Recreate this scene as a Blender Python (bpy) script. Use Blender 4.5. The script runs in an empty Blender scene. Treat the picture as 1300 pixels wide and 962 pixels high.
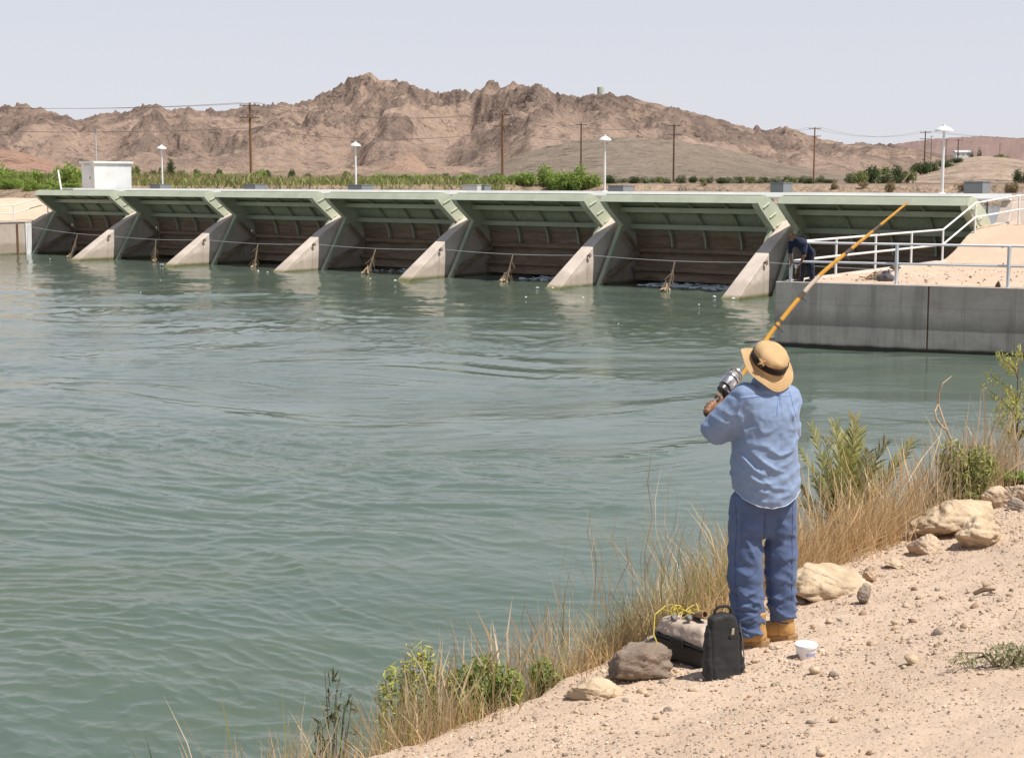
import bpy, bmesh, math, random
import numpy as np
from mathutils import Vector, Matrix

random.seed(7)
RNG = np.random.default_rng(7)
scene = bpy.context.scene
COL = scene.collection

# ------------------------------------------------------------------ camera
CAM_Z = 4.5
FPX = 1850.0                      # focal length in photo pixels (photo 1300 wide)
PITCH = math.atan(208.5 / FPX)
cam_data = bpy.data.cameras.new("camera")
cam = bpy.data.objects.new("camera", cam_data)
COL.objects.link(cam)
cam.location = (0, 0, CAM_Z)
cam.rotation_euler = (math.pi / 2 - PITCH, 0, 0)
cam_data.sensor_width = 36.0
cam_data.lens = FPX / 1300 * 36
cam_data.shift_y = -44.0 / 1300
cam_data.clip_start = 0.1
cam_data.clip_end = 30000
scene.camera = cam

# ------------------------------------------------------------------ sky, sun, exposure
SUN_AZ = math.radians(-27)        # from +X towards +Y: right and a little behind the camera
SUN_EL = math.radians(63)
sun_dir = Vector((math.cos(SUN_AZ) * math.cos(SUN_EL), math.sin(SUN_AZ) * math.cos(SUN_EL), math.sin(SUN_EL)))
world = bpy.data.worlds.new("World")
scene.world = world
world.use_nodes = True
wn = world.node_tree
sky = wn.nodes.new("ShaderNodeTexSky")
sky.sky_type = 'NISHITA'
sky.sun_disc = False
sky.sun_elevation = SUN_EL
sky.sun_rotation = math.atan2(sun_dir.x, sun_dir.y)
sky.altitude = 80
sky.air_density = 1.0
sky.dust_density = 0.5
sky.ozone_density = 1.0
# dry, dusty desert air: a milky sky with little blue left in it
bg = wn.nodes["Background"]
hs = wn.nodes.new("ShaderNodeHueSaturation")
hs.inputs["Saturation"].default_value = 0.7
wn.links.new(sky.outputs[0], hs.inputs["Color"])
milk = wn.nodes.new("ShaderNodeMix"); milk.data_type = 'RGBA'
gen = wn.nodes.new("ShaderNodeTexCoord")
sep = wn.nodes.new("ShaderNodeSeparateXYZ"); wn.links.new(gen.outputs["Generated"], sep.inputs[0])
mr = wn.nodes.new("ShaderNodeMapRange"); mr.interpolation_type = 'SMOOTHSTEP'
for k, v in ((1, 0.0), (2, 0.55), (3, 0.84), (4, 0.05)): mr.inputs[k].default_value = v
wn.links.new(sep.outputs[2], mr.inputs[0])
wn.links.new(mr.outputs[0], milk.inputs[0])
wn.links.new(hs.outputs[0], milk.inputs[6])
milk.inputs[7].default_value = (6.5, 6.5, 7.2, 1)
wn.links.new(milk.outputs[2], bg.inputs[0])
bg.inputs[1].default_value = 0.10

sun_data = bpy.data.lights.new("sun", 'SUN')
sun_data.energy = 5.0
sun_data.angle = math.radians(0.5)
sun_data.color = (1.0, 0.955, 0.885)
sun = bpy.data.objects.new("sun", sun_data)
COL.objects.link(sun)
sun.rotation_euler = (-sun_dir).to_track_quat('-Z', 'Y').to_euler()
scene.view_settings.view_transform = 'Standard'
scene.view_settings.look = 'None'
scene.view_settings.gamma = 1
scene.view_settings.use_curve_mapping = False
scene.view_settings.exposure = 0.2


def at(px, py, Y):
    """world point seen at photo pixel (px, py) at depth Y; used to survey the place"""
    v = (436.5 - py) / FPX
    fw = math.cos(PITCH) + v * math.sin(PITCH)
    up = -math.sin(PITCH) + v * math.cos(PITCH)
    return Vector(((px - 650) / FPX / fw * Y, Y, CAM_Z + up / fw * Y))


# ------------------------------------------------------------------ noise (numpy gradient noise)
_perm = np.random.default_rng(3).permutation(512)
_perm = np.concatenate([_perm, _perm, _perm])
_ang = np.random.default_rng(4).uniform(0, 2 * np.pi, 512)
_gx, _gy = np.cos(_ang), np.sin(_ang)


def perlin(x, y, seed=0):
    x = np.asarray(x, float); y = np.asarray(y, float)
    xi = np.floor(x).astype(int); yi = np.floor(y).astype(int)
    fx = x - xi; fy = y - yi
    u = fx * fx * fx * (fx * (fx * 6 - 15) + 10); v = fy * fy * fy * (fy * (fy * 6 - 15) + 10)
    def g(ix, iy, dx, dy):
        h = _perm[(_perm[(ix + seed * 37) & 511] + iy + seed * 91) & 511] & 511
        return _gx[h] * dx + _gy[h] * dy
    n00 = g(xi, yi, fx, fy); n10 = g(xi + 1, yi, fx - 1, fy)
    n01 = g(xi, yi + 1, fx, fy - 1); n11 = g(xi + 1, yi + 1, fx - 1, fy - 1)
    return (n00 * (1 - u) + n10 * u) * (1 - v) + (n01 * (1 - u) + n11 * u) * v


def fbm(x, y, octaves=4, seed=0, gain=0.5, lac=2.03):
    s = 0; a = 1; f = 1
    for o in range(octaves):
        s = s + a * perlin(x * f, y * f, seed + o); a *= gain; f *= lac
    return s


def ridged(x, y, octaves=4, seed=0, gain=0.5, lac=2.07):
    s = 0; a = 1; f = 1; w = 1
    for o in range(octaves):
        n = 1 - np.abs(perlin(x * f, y * f, seed + o)) * 2
        n = n * n * w; w = np.clip(n * 1.6, 0, 1)
        s = s + a * n; a *= gain; f *= lac
    return s


def sstep(a, b, x):
    t = np.clip((np.asarray(x, float) - a) / (b - a), 0, 1)
    return t * t * (3 - 2 * t)


# ------------------------------------------------------------------ objects
def tag(o, label=None, cat=None, group=None, kind=None):
    if label: o["label"] = label
    if cat: o["category"] = cat
    if group: o["group"] = group
    if kind: o["kind"] = kind
    return o


def empty(name, loc=(0, 0, 0), rz=0.0):
    o = bpy.data.objects.new(name, None)
    o.empty_display_size = 0.2
    o.location = loc
    o.rotation_euler = (0, 0, rz)
    COL.objects.link(o)
    return o


def np_mesh(name, verts, faces, mat=None, parent=None, smooth=False, col=None):
    """faces: one (M,k) array or a list of such arrays"""
    if not isinstance(faces, list): faces = [faces]
    faces = [np.asarray(f, np.int32) for f in faces if len(f)]
    verts = np.asarray(verts, np.float32)
    me = bpy.data.meshes.new(name)
    me.vertices.add(len(verts)); me.vertices.foreach_set("co", verts.ravel())
    loops = np.concatenate([f.ravel() for f in faces]) if faces else np.zeros(0, np.int32)
    tot = np.concatenate([np.full(len(f), f.shape[1], np.int32) for f in faces])
    start = np.concatenate([[0], np.cumsum(tot)[:-1]]).astype(np.int32)
    me.loops.add(len(loops)); me.loops.foreach_set("vertex_index", loops)
    me.polygons.add(len(tot)); me.polygons.foreach_set("loop_start", start)
    me.polygons.foreach_set("loop_total", tot)
    if smooth: me.polygons.foreach_set("use_smooth", np.ones(len(tot), bool))
    me.update(calc_edges=True)
    me.validate()
    if col is not None:
        ca = me.color_attributes.new("Col", 'FLOAT_COLOR', 'POINT')
        c4 = np.ones((len(verts), 4), np.float32); c4[:, :3] = col
        ca.data.foreach_set("color", c4.ravel())
    if mat: me.materials.append(mat)
    o = bpy.data.objects.new(name, me)
    COL.objects.link(o)
    if parent: o.parent = parent
    return o


class MB:
    """collects simple shapes into one mesh"""
    def __init__(self): self.v = []; self.f = []
    def add(self, vs, fs):
        n = len(self.v); self.v += [tuple(p) for p in vs]; self.f += [tuple(i + n for i in f) for f in fs]; return self
    def box(self, x0, x1, y0, y1, z0, z1):
        return self.add([(x0, y0, z0), (x1, y0, z0), (x1, y1, z0), (x0, y1, z0), (x0, y0, z1), (x1, y0, z1), (x1, y1, z1), (x0, y1, z1)],
                        [(3, 2, 1, 0), (4, 5, 6, 7), (0, 1, 5, 4), (1, 2, 6, 5), (2, 3, 7, 6), (3, 0, 4, 7)])
    def prism(self, prof, x0, x1):
        """profile in (y, z) extruded along x; x0/x1 may be functions of (y, z)"""
        n = len(prof)
        g0 = x0 if callable(x0) else (lambda y, z: x0); g1 = x1 if callable(x1) else (lambda y, z: x1)
        vs = [(g0(y, z), y, z) for y, z in prof] + [(g1(y, z), y, z) for y, z in prof]
        fs = [tuple(range(n))[::-1], tuple(range(n, 2 * n))] + [(i, (i + 1) % n, n + (i + 1) % n, n + i) for i in range(n)]
        return self.add(vs, fs)
    def bar(self, a, b, w, h=None, upv=(0, 0, 1)):
        h = h or w
        a = Vector(a); b = Vector(b); d = (b - a).normalized(); upv = Vector(upv)
        s = d.cross(upv)
        if s.length < 1e-4: s = d.cross(Vector((1, 0, 0)))
        s.normalize(); u = s.cross(d)
        c = [(-1, -1), (1, -1), (1, 1), (-1, 1)]
        vs = [p + s * (i * w / 2) + u * (j * h / 2) for p in (a, b) for i, j in c]
        return self.add(vs, [(3, 2, 1, 0), (4, 5, 6, 7), (0, 1, 5, 4), (1, 2, 6, 5), (2, 3, 7, 6), (3, 0, 4, 7)])
    def tube(self, pts, r, n=8, cap=True):
        pts = [Vector(p) for p in pts]
        rs = r if isinstance(r, (list, tuple)) else [r] * len(pts)
        base = len(self.v); prev = None
        for i, p in enumerate(pts):
            d = (pts[min(i + 1, len(pts) - 1)] - pts[max(i - 1, 0)])
            if d.length < 1e-9: d = Vector((0, 0, 1))
            d.normalize()
            if prev is None:
                s = d.cross(Vector((0, 0, 1)))
                if s.length < 1e-3: s = d.cross(Vector((1, 0, 0)))
            else:
                s = prev - d * prev.dot(d)
                if s.length < 1e-4: s = d.cross(Vector((1, 0.3, 0)))
            s.normalize(); prev = s; t = d.cross(s)
            for k in range(n):
                a = 2 * math.pi * k / n
                self.v.append(tuple(p + (s * math.cos(a) + t * math.sin(a)) * rs[i]))
        for i in range(len(pts) - 1):
            for k in range(n):
                a = base + i * n + k; b = base + i * n + (k + 1) % n
                self.f.append((a, b, b + n, a + n))
        if cap:
            self.f.append(tuple(base + k for k in range(n))[::-1])
            self.f.append(tuple(base + (len(pts) - 1) * n + k for k in range(n)))
        return self
    def lathe(self, prof, n=24, fn=None, cap=True):
        """profile [(r, z)] about z; fn(p, ang) may move a point"""
        base = len(self.v)
        for r, z in prof:
            for k in range(n):
                a = 2 * math.pi * k / n
                p = (r * math.cos(a), r * math.sin(a), z)
                if fn: p = fn(p, a)
                self.v.append(tuple(p))
        for i in range(len(prof) - 1):
            for k in range(n):
                a = base + i * n + k; b = base + i * n + (k + 1) % n
                self.f.append((a, b, b + n, a + n))
        if cap:
            self.f.append(tuple(base + k for k in range(n))[::-1])
            self.f.append(tuple(base + (len(prof) - 1) * n + k for k in range(n)))
        return self
    def xf(self, M):
        self.v = [tuple(M @ Vector(p)) for p in self.v]; return self
    def build(self, name, mat, parent=None, smooth=False, bevel=0.0, angle=40):
        me = bpy.data.meshes.new(name)
        me.from_pydata(self.v, [], self.f)
        bm = bmesh.new(); bm.from_mesh(me)
        bmesh.ops.recalc_face_normals(bm, faces=bm.faces)
        if bevel:
            es = [e for e in bm.edges if len(e.link_faces) == 2 and e.calc_face_angle(0) > math.radians(30)]
            bmesh.ops.bevel(bm, geom=es, offset=bevel, segments=1, affect='EDGES', clamp_overlap=True)
        if smooth:
            for f in bm.faces: f.smooth = True
            for e in bm.edges:
                if len(e.link_faces) == 2 and e.calc_face_angle(0) > math.radians(angle): e.smooth = False
        bm.to_mesh(me); bm.free()
        if mat: me.materials.append(mat)
        o = bpy.data.objects.new(name, me)
        COL.objects.link(o)
        if parent: o.parent = parent
        return o


def copy_tree(o, parent=None):
    c = o.copy(); COL.objects.link(c)
    if parent: c.parent = parent
    for ch in list(o.children): copy_tree(ch, c)
    return c


# ------------------------------------------------------------------ materials
class NT:
    def __init__(self, m):
        m.use_nodes = True
        self.t = m.node_tree; self.n = self.t.nodes; self.l = self.t.links
        self.b = self.n["Principled BSDF"]
    def node(self, typ, ins=None, **props):
        nd = self.n.new(typ)
        for k, v in props.items(): setattr(nd, k, v)
        for k, v in (ins or {}).items():
            if isinstance(v, bpy.types.NodeSocket): self.l.new(v, nd.inputs[k])
            else: nd.inputs[k].default_value = v
        return nd
    def noise(self, scale, detail=6, rough=0.6, vec=None, dist=0.0):
        ins = {"Scale": scale, "Detail": detail, "Roughness": rough, "Distortion": dist}
        if vec is not None: ins["Vector"] = vec
        return self.node("ShaderNodeTexNoise", ins).outputs["Fac"]
    def ramp(self, fac, stops):
        nd = self.node("ShaderNodeValToRGB", {"Fac": fac}); e = nd.color_ramp.elements
        while len(e) < len(stops): e.new(0.5)
        for el, (p, c) in zip(e, stops):
            el.position = p; el.color = tuple(c) + (1,) if len(c) == 3 else c
        return nd.outputs[0]
    def val(self, fac, a, b, c=0.0, d=1.0):
        return self.node("ShaderNodeMapRange", {0: fac, 1: a, 2: b, 3: c, 4: d}).outputs[0]
    def mix(self, fac, a, b, mode='MIX'):
        nd = self.n.new("ShaderNodeMix"); nd.data_type = 'RGBA'; nd.blend_type = mode
        for k, v in ((0, fac), (6, a), (7, b)):
            if isinstance(v, bpy.types.NodeSocket): self.l.new(v, nd.inputs[k])
            else: nd.inputs[k].default_value = (tuple(v) + (1,)) if k > 0 and len(v) == 3 else v
        return nd.outputs[2]
    def math(self, op, a, b=0.0):
        return self.node("ShaderNodeMath", {0: a, 1: b}, operation=op).outputs[0]
    def bump(self, h, strength, dist=0.05, normal=None):
        ins = {"Height": h, "Strength": strength, "Distance": dist}
        if normal is not None: ins["Normal"] = normal
        return self.node("ShaderNodeBump", ins).outputs[0]
    def pos(self): return self.node("ShaderNodeNewGeometry").outputs["Position"]
    def obj(self): return self.node("ShaderNodeTexCoord").outputs["Object"]
    def scl(self, vec, s, rot=(0, 0, 0)):
        return self.node("ShaderNodeMapping", {"Vector": vec, "Scale": s, "Rotation": rot}).outputs[0]
    def xyz(self, vec): return self.node("ShaderNodeSeparateXYZ", {0: vec}).outputs
    def base(self, c):
        if isinstance(c, bpy.types.NodeSocket): self.l.new(c, self.b.inputs["Base Color"])
        else: self.b.inputs["Base Color"].default_value = tuple(c) + (1,)
    def set(self, **k):
        for kk, v in k.items():
            s = self.b.inputs[kk.replace("_", " ")]
            if isinstance(v, bpy.types.NodeSocket): self.l.new(v, s)
            else: s.default_value = v


def mat_plain(name, c, rough=0.7, var=0.15, scale=8.0, bump=0.0, bscale=40.0, metal=0.0, spec=0.4, world=False):
    m = bpy.data.materials.new(name); t = NT(m)
    p = t.pos() if world else t.obj()
    n = t.noise(scale, 6, 0.65, p)
    lo = tuple(max(0, x * (1 - var)) for x in c); hi = tuple(min(1, x * (1 + var)) for x in c)
    t.base(t.ramp(n, [(0.3, lo), (0.7, hi)]))
    t.set(Roughness=rough, Metallic=metal)
    t.b.inputs["Specular IOR Level"].default_value = spec
    if bump: t.set(Normal=t.bump(t.noise(bscale, 5, 0.6, p), bump, 0.02))
    return m


def mat_attr(name, rough=0.8, var=0.2, scale=30.0, bump=0.0, bscale=60.0, sss=0.0, spec=0.3, bdist=0.02, speck=0.0):
    """colour from the mesh's own colour attribute, broken up by noise"""
    m = bpy.data.materials.new(name); t = NT(m)
    a = t.node("ShaderNodeAttribute", attribute_name="Col").outputs["Color"]
    n = t.noise(scale, 6, 0.65, t.pos())
    t.base(t.mix(1.0, a, t.ramp(n, [(0.25, (1 - var,) * 3), (0.75, (1 + var,) * 3)]), 'MULTIPLY'))
    if speck:
        c0 = t.n["Principled BSDF"].inputs["Base Color"].links[0].from_socket
        s1 = t.noise(speck, 8, 0.75, t.pos()); s2 = t.noise(speck * 0.16, 4, 0.6, t.pos())
        f = t.math('MULTIPLY', t.val(s1, 0.53, 0.575, 0, 1), t.val(s2, 0.42, 0.60, 0.18, 0.9))
        c1 = t.mix(f, c0, t.mix(1.0, c0, (0.36, 0.34, 0.36), 'MULTIPLY'))
        s3 = t.noise(speck * 0.45, 6, 0.7, t.pos())
        t.base(t.mix(t.val(s3, 0.60, 0.72, 0, 0.35), c1, (0.50, 0.36, 0.27)))
    t.set(Roughness=rough)
    t.b.inputs["Specular IOR Level"].default_value = spec
    if bump: t.set(Normal=t.bump(t.noise(bscale, 8, 0.65, t.pos()), bump, bdist))
    return m


def mat_leaf(name, trans=0.35):
    m = bpy.data.materials.new(name); t = NT(m)
    a = t.node("ShaderNodeAttribute", attribute_name="Col").outputs["Color"]
    t.base(a); t.set(Roughness=0.6)
    t.b.inputs["Specular IOR Level"].default_value = 0.25
    tr = t.node("ShaderNodeBsdfTranslucent", {"Color": a})
    mx = t.node("ShaderNodeMixShader", {0: trans, 1: t.b.outputs[0], 2: tr.outputs[0]})
    t.l.new(mx.outputs[0], t.n["Material Output"].inputs[0])
    return m


def mat_concrete(name, c, wet=0.7, streak=0.35, algae=True, dark=0.45, line=None, forms=0.0):
    """weathered cast concrete: form joints in tone, streaks, tide band, algae at the water"""
    m = bpy.data.materials.new(name); t = NT(m)
    p = t.pos(); z = t.xyz(p)[2]
    n1 = t.noise(1.3, 8, 0.65, p); n2 = t.noise(9, 8, 0.7, p)
    st = t.noise(1.0, 6, 0.6, t.scl(p, (3.0, 3.0, 0.35)))
    col = t.mix(t.val(n1, 0.3, 0.7), tuple(x * 0.85 for x in c), tuple(min(1, x * 1.1) for x in c))
    col = t.mix(t.val(st, 0.52, 0.72, 0, streak), col, tuple(x * 0.5 for x in c))
    col = t.mix(t.val(n2, 0.5, 0.75, 0, 0.35), col, tuple(x * 0.62 for x in c))
    zn = t.math('ADD', z, t.math('MULTIPLY', t.math('SUBTRACT', n1, 0.5), 0.7))
    col = t.mix(t.val(zn, wet - 0.12, wet + 0.1, dark, 0.0), col, tuple(x * y for x, y in zip(c, (0.40, 0.36, 0.28))))
    if algae:
        za = t.math('ADD', z, t.math('MULTIPLY', t.math('SUBTRACT', n2, 0.5), 0.25))
        col = t.mix(t.val(za, 0.02, 0.16, 0.9, 0.0), col, (0.10, 0.10, 0.02))
    if forms:
        n7 = t.noise(0.55, 6, 0.65, t.scl(p, (1, 1, 1.8)))
        col = t.mix(t.val(n7, 0.42, 0.62, 0, 0.38), col, tuple(x * y for x, y in zip(c, (0.62, 0.55, 0.48))))
        n8 = t.noise(22, 4, 0.6, p)
        col = t.mix(t.val(n8, 0.62, 0.70, 0, 0.4), col, tuple(x * 0.4 for x in c))
        ox = t.xyz(t.obj())[0]
        fr = t.math('ABSOLUTE', t.math('SUBTRACT', t.math('FRACT', t.math('DIVIDE', ox, forms)), 0.5))
        col = t.mix(t.val(fr, 0.486, 0.492, 0.0, 0.35), col, tuple(x * 0.45 for x in c))
        fz = t.math('ABSOLUTE', t.math('SUBTRACT', z, 1.16))
        col = t.mix(t.val(fz, 0.008, 0.016, 0.28, 0.0), col, tuple(x * 0.45 for x in c))
    if line is not None:
        zl = t.math('ADD', z, t.math('MULTIPLY', t.math('SUBTRACT', n1, 0.5), 0.10))
        up = t.val(zl, line, line + 0.45, 0.62, 0.0)
        on = t.val(zl, line - 0.03, line + 0.01, 0.0, 1.0)
        col = t.mix(t.math('MULTIPLY', up, on), col, tuple(x * 0.28 for x in c))
        col = t.mix(t.val(zl, 0.05, 0.12, 0.92, 0.0), col, (0.012, 0.012, 0.010))
    t.base(col)
    t.set(Roughness=0.85)
    t.b.inputs["Specular IOR Level"].default_value = 0.25
    nb = t.bump(t.noise(30, 8, 0.7, p), 0.35, 0.01)
    t.set(Normal=t.bump(n1, 0.3, 0.04, nb))
    return m


def mat_paint(name, c, rust=(0.16, 0.09, 0.05), amt=0.35, rough=0.5, scale=6.0):
    m = bpy.data.materials.new(name); t = NT(m)
    p = t.pos()
    n = t.noise(scale, 10, 0.72, p); n2 = t.noise(1.1, 5, 0.6, p)
    col = t.mix(t.val(n2, 0.3, 0.7), tuple(x * 0.86 for x in c), tuple(min(1, x * 1.08) for x in c))
    col = t.mix(t.val(n, 0.60, 0.74, 0, amt), col, rust)
    t.base(col); t.set(Roughness=rough)
    t.b.inputs["Specular IOR Level"].default_value = 0.35
    t.set(Normal=t.bump(n, 0.15, 0.01))
    return m

# ================================================================== WATER
def tan_cols(inner, step, outer):
    c = np.arange(inner[0], inner[1] + step, step)
    l = inner[0] - np.cumsum(np.linspace(step * 2, outer, 26))
    r = inner[1] + step + np.cumsum(np.linspace(step * 2, outer, 26))
    return np.concatenate([l[::-1], c, r])


def fan_grid(px, Y):
    PX, YY = np.meshgrid(px, Y)
    return (PX - 650) / FPX * YY, YY, PX


def grid_faces(nr, nc):
    i = np.arange(nr - 1)[:, None] * nc + np.arange(nc - 1)[None, :]
    return np.stack([i, i + 1, i + nc + 1, i + nc], -1).reshape(-1, 4)


ROOT_U = Vector((0.7747, -0.6324, 0)); ROOT_V = Vector((0.6324, 0.7747, 0))
T6 = Vector((7.95, 55.5, 0)); PITCH_BAY = 8.507; ANG = math.atan2(-0.6324, 0.7747)


def uc(k): return (k - 6) * PITCH_BAY + 0.38


def W(u, v, z=0.0): return T6 + ROOT_U * u + ROOT_V * v + Vector((0, 0, z))


def to_uv(x, y):
    dx = x - T6.x; dy = y - T6.y
    return dx * ROOT_U.x + dy * ROOT_U.y, dx * ROOT_V.x + dy * ROOT_V.y


def build_water():
    rows = 4.5 * FPX / np.concatenate([np.arange(90, 130, 1.0), np.arange(130, 800, 1.25)])[::-1]
    rows = np.concatenate([[-8, 0, 3.5, 6.5], rows[rows > 7.5], [115]])
    px = tan_cols((-60, 1360), 2.2, 220)
    X, Y, PX = fan_grid(px, rows)
    X[:4] = X[4] * 1.0
    # current runs from the gates towards the lower left; ripples lie across it
    ca, sa = math.cos(0.16), math.sin(0.16)
    a = X * ca - Y * sa * 0.6; b = X * sa + Y * ca
    wx = fbm(a * 0.05, b * 0.08, 3, 5) * 6; wy = fbm(a * 0.06 + 9, b * 0.07, 3, 8) * 4
    chop = sstep(-0.25, 0.35, fbm(a * 0.03, b * 0.05, 3, 11) + 0.012 * (b - 24) - 0.012 * a * 0.6)
    sw = fbm((a + wx * 1.6) * 0.055, (b + wy * 1.8) * 0.12, 3, 19)
    z = 0.11 * sw + 0.030 * fbm((a + wx) * 0.16, (b + wy) * 0.40, 2, 21)
    z += (0.006 + 0.036 * chop) * fbm((a + wx) * 0.45, (b + wy) * 1.05, 3, 31, 0.5)
    z += (0.002 + 0.017 * chop) * ridged((a + wx) * 1.25, (b + wy) * 2.5, 3, 41, 0.5)
    calm = sstep(0.25, -0.25, fbm(a * 0.09 + 5, b * 0.16, 3, 51))
    z += 0.006 * (1 - calm) * fbm(a * 2.6, b * 4.4, 2, 53)
    seam = ridged((a * 0.5 + wx * 1.5) * 0.085, (b + wy * 1.3) * 0.15, 2, 61, 0.35)
    z += 0.042 * sstep(1.12, 1.36, seam) * (0.3 + np.abs(fbm(a * 1.6, b * 3.0, 3, 66)))
    z *= sstep(3, 9, Y)
    verts = np.stack([X, Y, z - 0.03], -1).reshape(-1, 3)
    m = bpy.data.materials.new("river_water"); t = NT(m)
    p = t.pos()
    n0 = t.noise(0.07, 5, 0.6, p)
    sx = t.scl(p, (0.35, 1.0, 1.0), (0, 0, -0.16))
    n3 = t.noise(0.5, 4, 0.6, sx, 0.6)
    c = t.ramp(n0, [(0.35, (0.078, 0.109, 0.083)), (0.65, (0.102, 0.134, 0.106))])
    c = t.mix(t.val(n3, 0.45, 0.75, 0, 0.5), c, (0.100, 0.118, 0.066))
    t.base(c)
    t.set(Roughness=0.10, IOR=1.33)
    t.b.inputs["Specular IOR Level"].default_value = 0.5
    n1 = t.noise(2.2, 5, 0.62, t.scl(p, (0.5, 1.0, 1.0), (0, 0, -0.16)), 0.8)
    n2 = t.noise(9.0, 4, 0.6, t.scl(p, (0.55, 1.0, 1.0), (0, 0, -0.1)), 0.4)
    n4 = t.noise(0.16, 3, 0.5, p)
    nb = t.bump(n2, t.val(n4, 0.4, 0.62, 0.03, 0.28), 0.02)
    t.set(Normal=t.bump(n1, t.val(n4, 0.38, 0.62, 0.05, 0.36), 0.06, nb))
    o = np_mesh("water", verts, grid_faces(*X.shape), m, smooth=True)
    tag(o, kind="structure")
    # pool held back behind the gates
    mb = MB()
    q = [W(-120, 6.3), W(70, 6.3), W(160, 62), W(-120, 62)]
    mb.add([(p.x, p.y, 2.7) for p in q], [(0, 1, 2, 3)])
    m2 = bpy.data.materials.new("pool_water"); t = NT(m2)
    t.base((0.05, 0.10, 0.12)); t.set(Roughness=0.12, IOR=1.33)
    t.set(Normal=t.bump(t.noise(1.6, 5, 0.6, t.scl(t.pos(), (0.5, 1, 1))), 0.5, 0.12))
    tag(mb.build("water", m2), kind="structure")
    # river bed so nothing under the surface is open
    mb = MB(); mb.add([(-400, -60, -2.4), (400, -60, -2.4), (400, 130, -2.4), (-400, 130, -2.4)], [(0, 1, 2, 3)])
    tag(mb.build("riverbed", mat_plain("bed", (0.2, 0.17, 0.12))), kind="structure")


build_water()


def build_foam():
    """broken white water spilling from under the gates and round the pier noses"""
    V = []; F = []
    r = np.random.default_rng(5)
    def patch(u, v, su, sv):
        p = W(u, v); n = len(V); k = r.integers(5, 8)
        for i in range(k):
            a = 2 * math.pi * i / k + r.uniform(-0.3, 0.3); q = r.uniform(0.5, 1)
            w = p + ROOT_U * (math.cos(a) * su * q) + ROOT_V * (math.sin(a) * sv * q)
            V.append((w.x, w.y, 0.035 + r.uniform(0, 0.03)))
        V.append((p.x, p.y, 0.09))
        for i in range(k): F.append((n + i, n + (i + 1) % k, n + k))
    for k, lo, hi, num in ((5, -0.4, 3.0, 60), (6, -2.2, 3.4, 190), (7, -3, 3.4, 60), (4, -2, 3.4, 30)):
        mid = (uc(k - 1) + uc(k)) / 2
        for i in range(num):
            patch(mid + r.uniform(lo, hi), r.uniform(3.2, 5.4), r.uniform(0.1, 0.4), r.uniform(0.03, 0.1))
    for k in range(1, 7):
        for i in range(2): patch(uc(k) + r.uniform(-1.2, 0.6), -r.uniform(-0.3, 1.1), r.uniform(0.05, 0.16), r.uniform(0.02, 0.05))
    for i in range(12):
        patch(r.uniform(-45, 6), -r.uniform(0.5, 18), r.uniform(0.02, 0.07), r.uniform(0.01, 0.02))
    o = np_mesh("foam", np.array(V), np.array(F), mat_plain("foam_white", (0.72, 0.76, 0.76), 0.6, 0.1), smooth=True)
    tag(o, kind="stuff")


build_foam()

# ================================================================== FAR GROUND AND HILLS
SIL = np.array([(-500, 150), (-300, 140), (-150, 150), (-60, 141), (0, 137), (25, 134), (35, 132), (50, 137), (70, 141), (90, 148), (107, 153), (117, 150), (128, 146),
    (150, 143), (165, 143), (178, 137), (195, 133), (208, 134), (222, 142), (232, 139), (244, 136), (255, 141), (270, 140), (290, 141), (310, 137), (330, 134), (350, 133),
    (378, 132), (400, 127), (412, 119), (425, 115), (437, 107), (448, 101), (462, 95), (472, 97), (482, 102), (492, 102), (505, 104), (517, 106), (527, 109), (540, 116),
    (560, 119), (575, 117), (586, 114), (598, 119), (610, 113), (618, 107), (625, 106), (635, 110), (645, 110), (656, 106), (667, 111), (682, 108), (695, 113), (706, 121),
    (715, 121), (735, 124), (745, 122), (760, 120), (772, 119), (785, 123), (800, 124), (815, 129), (830, 132), (860, 139), (900, 149), (940, 160), (950, 163), (960, 162),
    (968, 165), (980, 164), (993, 161), (1003, 163), (1015, 168), (1028, 174), (1050, 178), (1070, 182), (1095, 182), (1115, 182), (1130, 184), (1170, 192), (1250, 205), (1400, 218), (1800, 226)], float)
MOUND = np.array([(560, 226), (600, 219), (640, 205), (680, 192), (720, 184), (760, 180), (800, 179), (850, 182), (900, 189), (950, 199), (1000, 211), (1050, 219), (1100, 226)], float)
FAR = np.array([(900, 224), (1000, 205), (1080, 190), (1120, 184), (1150, 180), (1185, 176), (1215, 174), (1240, 173), (1262, 175), (1300, 176), (1400, 172), (1600, 180), (1800, 190), (3000, 200)], float)
PINK = np.array([(-200, 214), (-100, 198), (-30, 190), (10, 191), (40, 196), (75, 206), (110, 213), (150, 222)], float)
PINK2 = np.array([(470, 224), (490, 212), (503, 203), (518, 199), (530, 203), (542, 212), (556, 224)], float)
DUNE = np.array([(1080, 226), (1130, 220), (1165, 214), (1190, 207), (1215, 199), (1240, 196), (1270, 198), (1300, 203), (1360, 203), (1450, 212), (1600, 224)], float)


def elev(px, tab): return np.maximum(228 - np.interp(px, tab[:, 0], tab[:, 1], left=228, right=228), 0.0)


GROUND_FAR = 4.1


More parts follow.
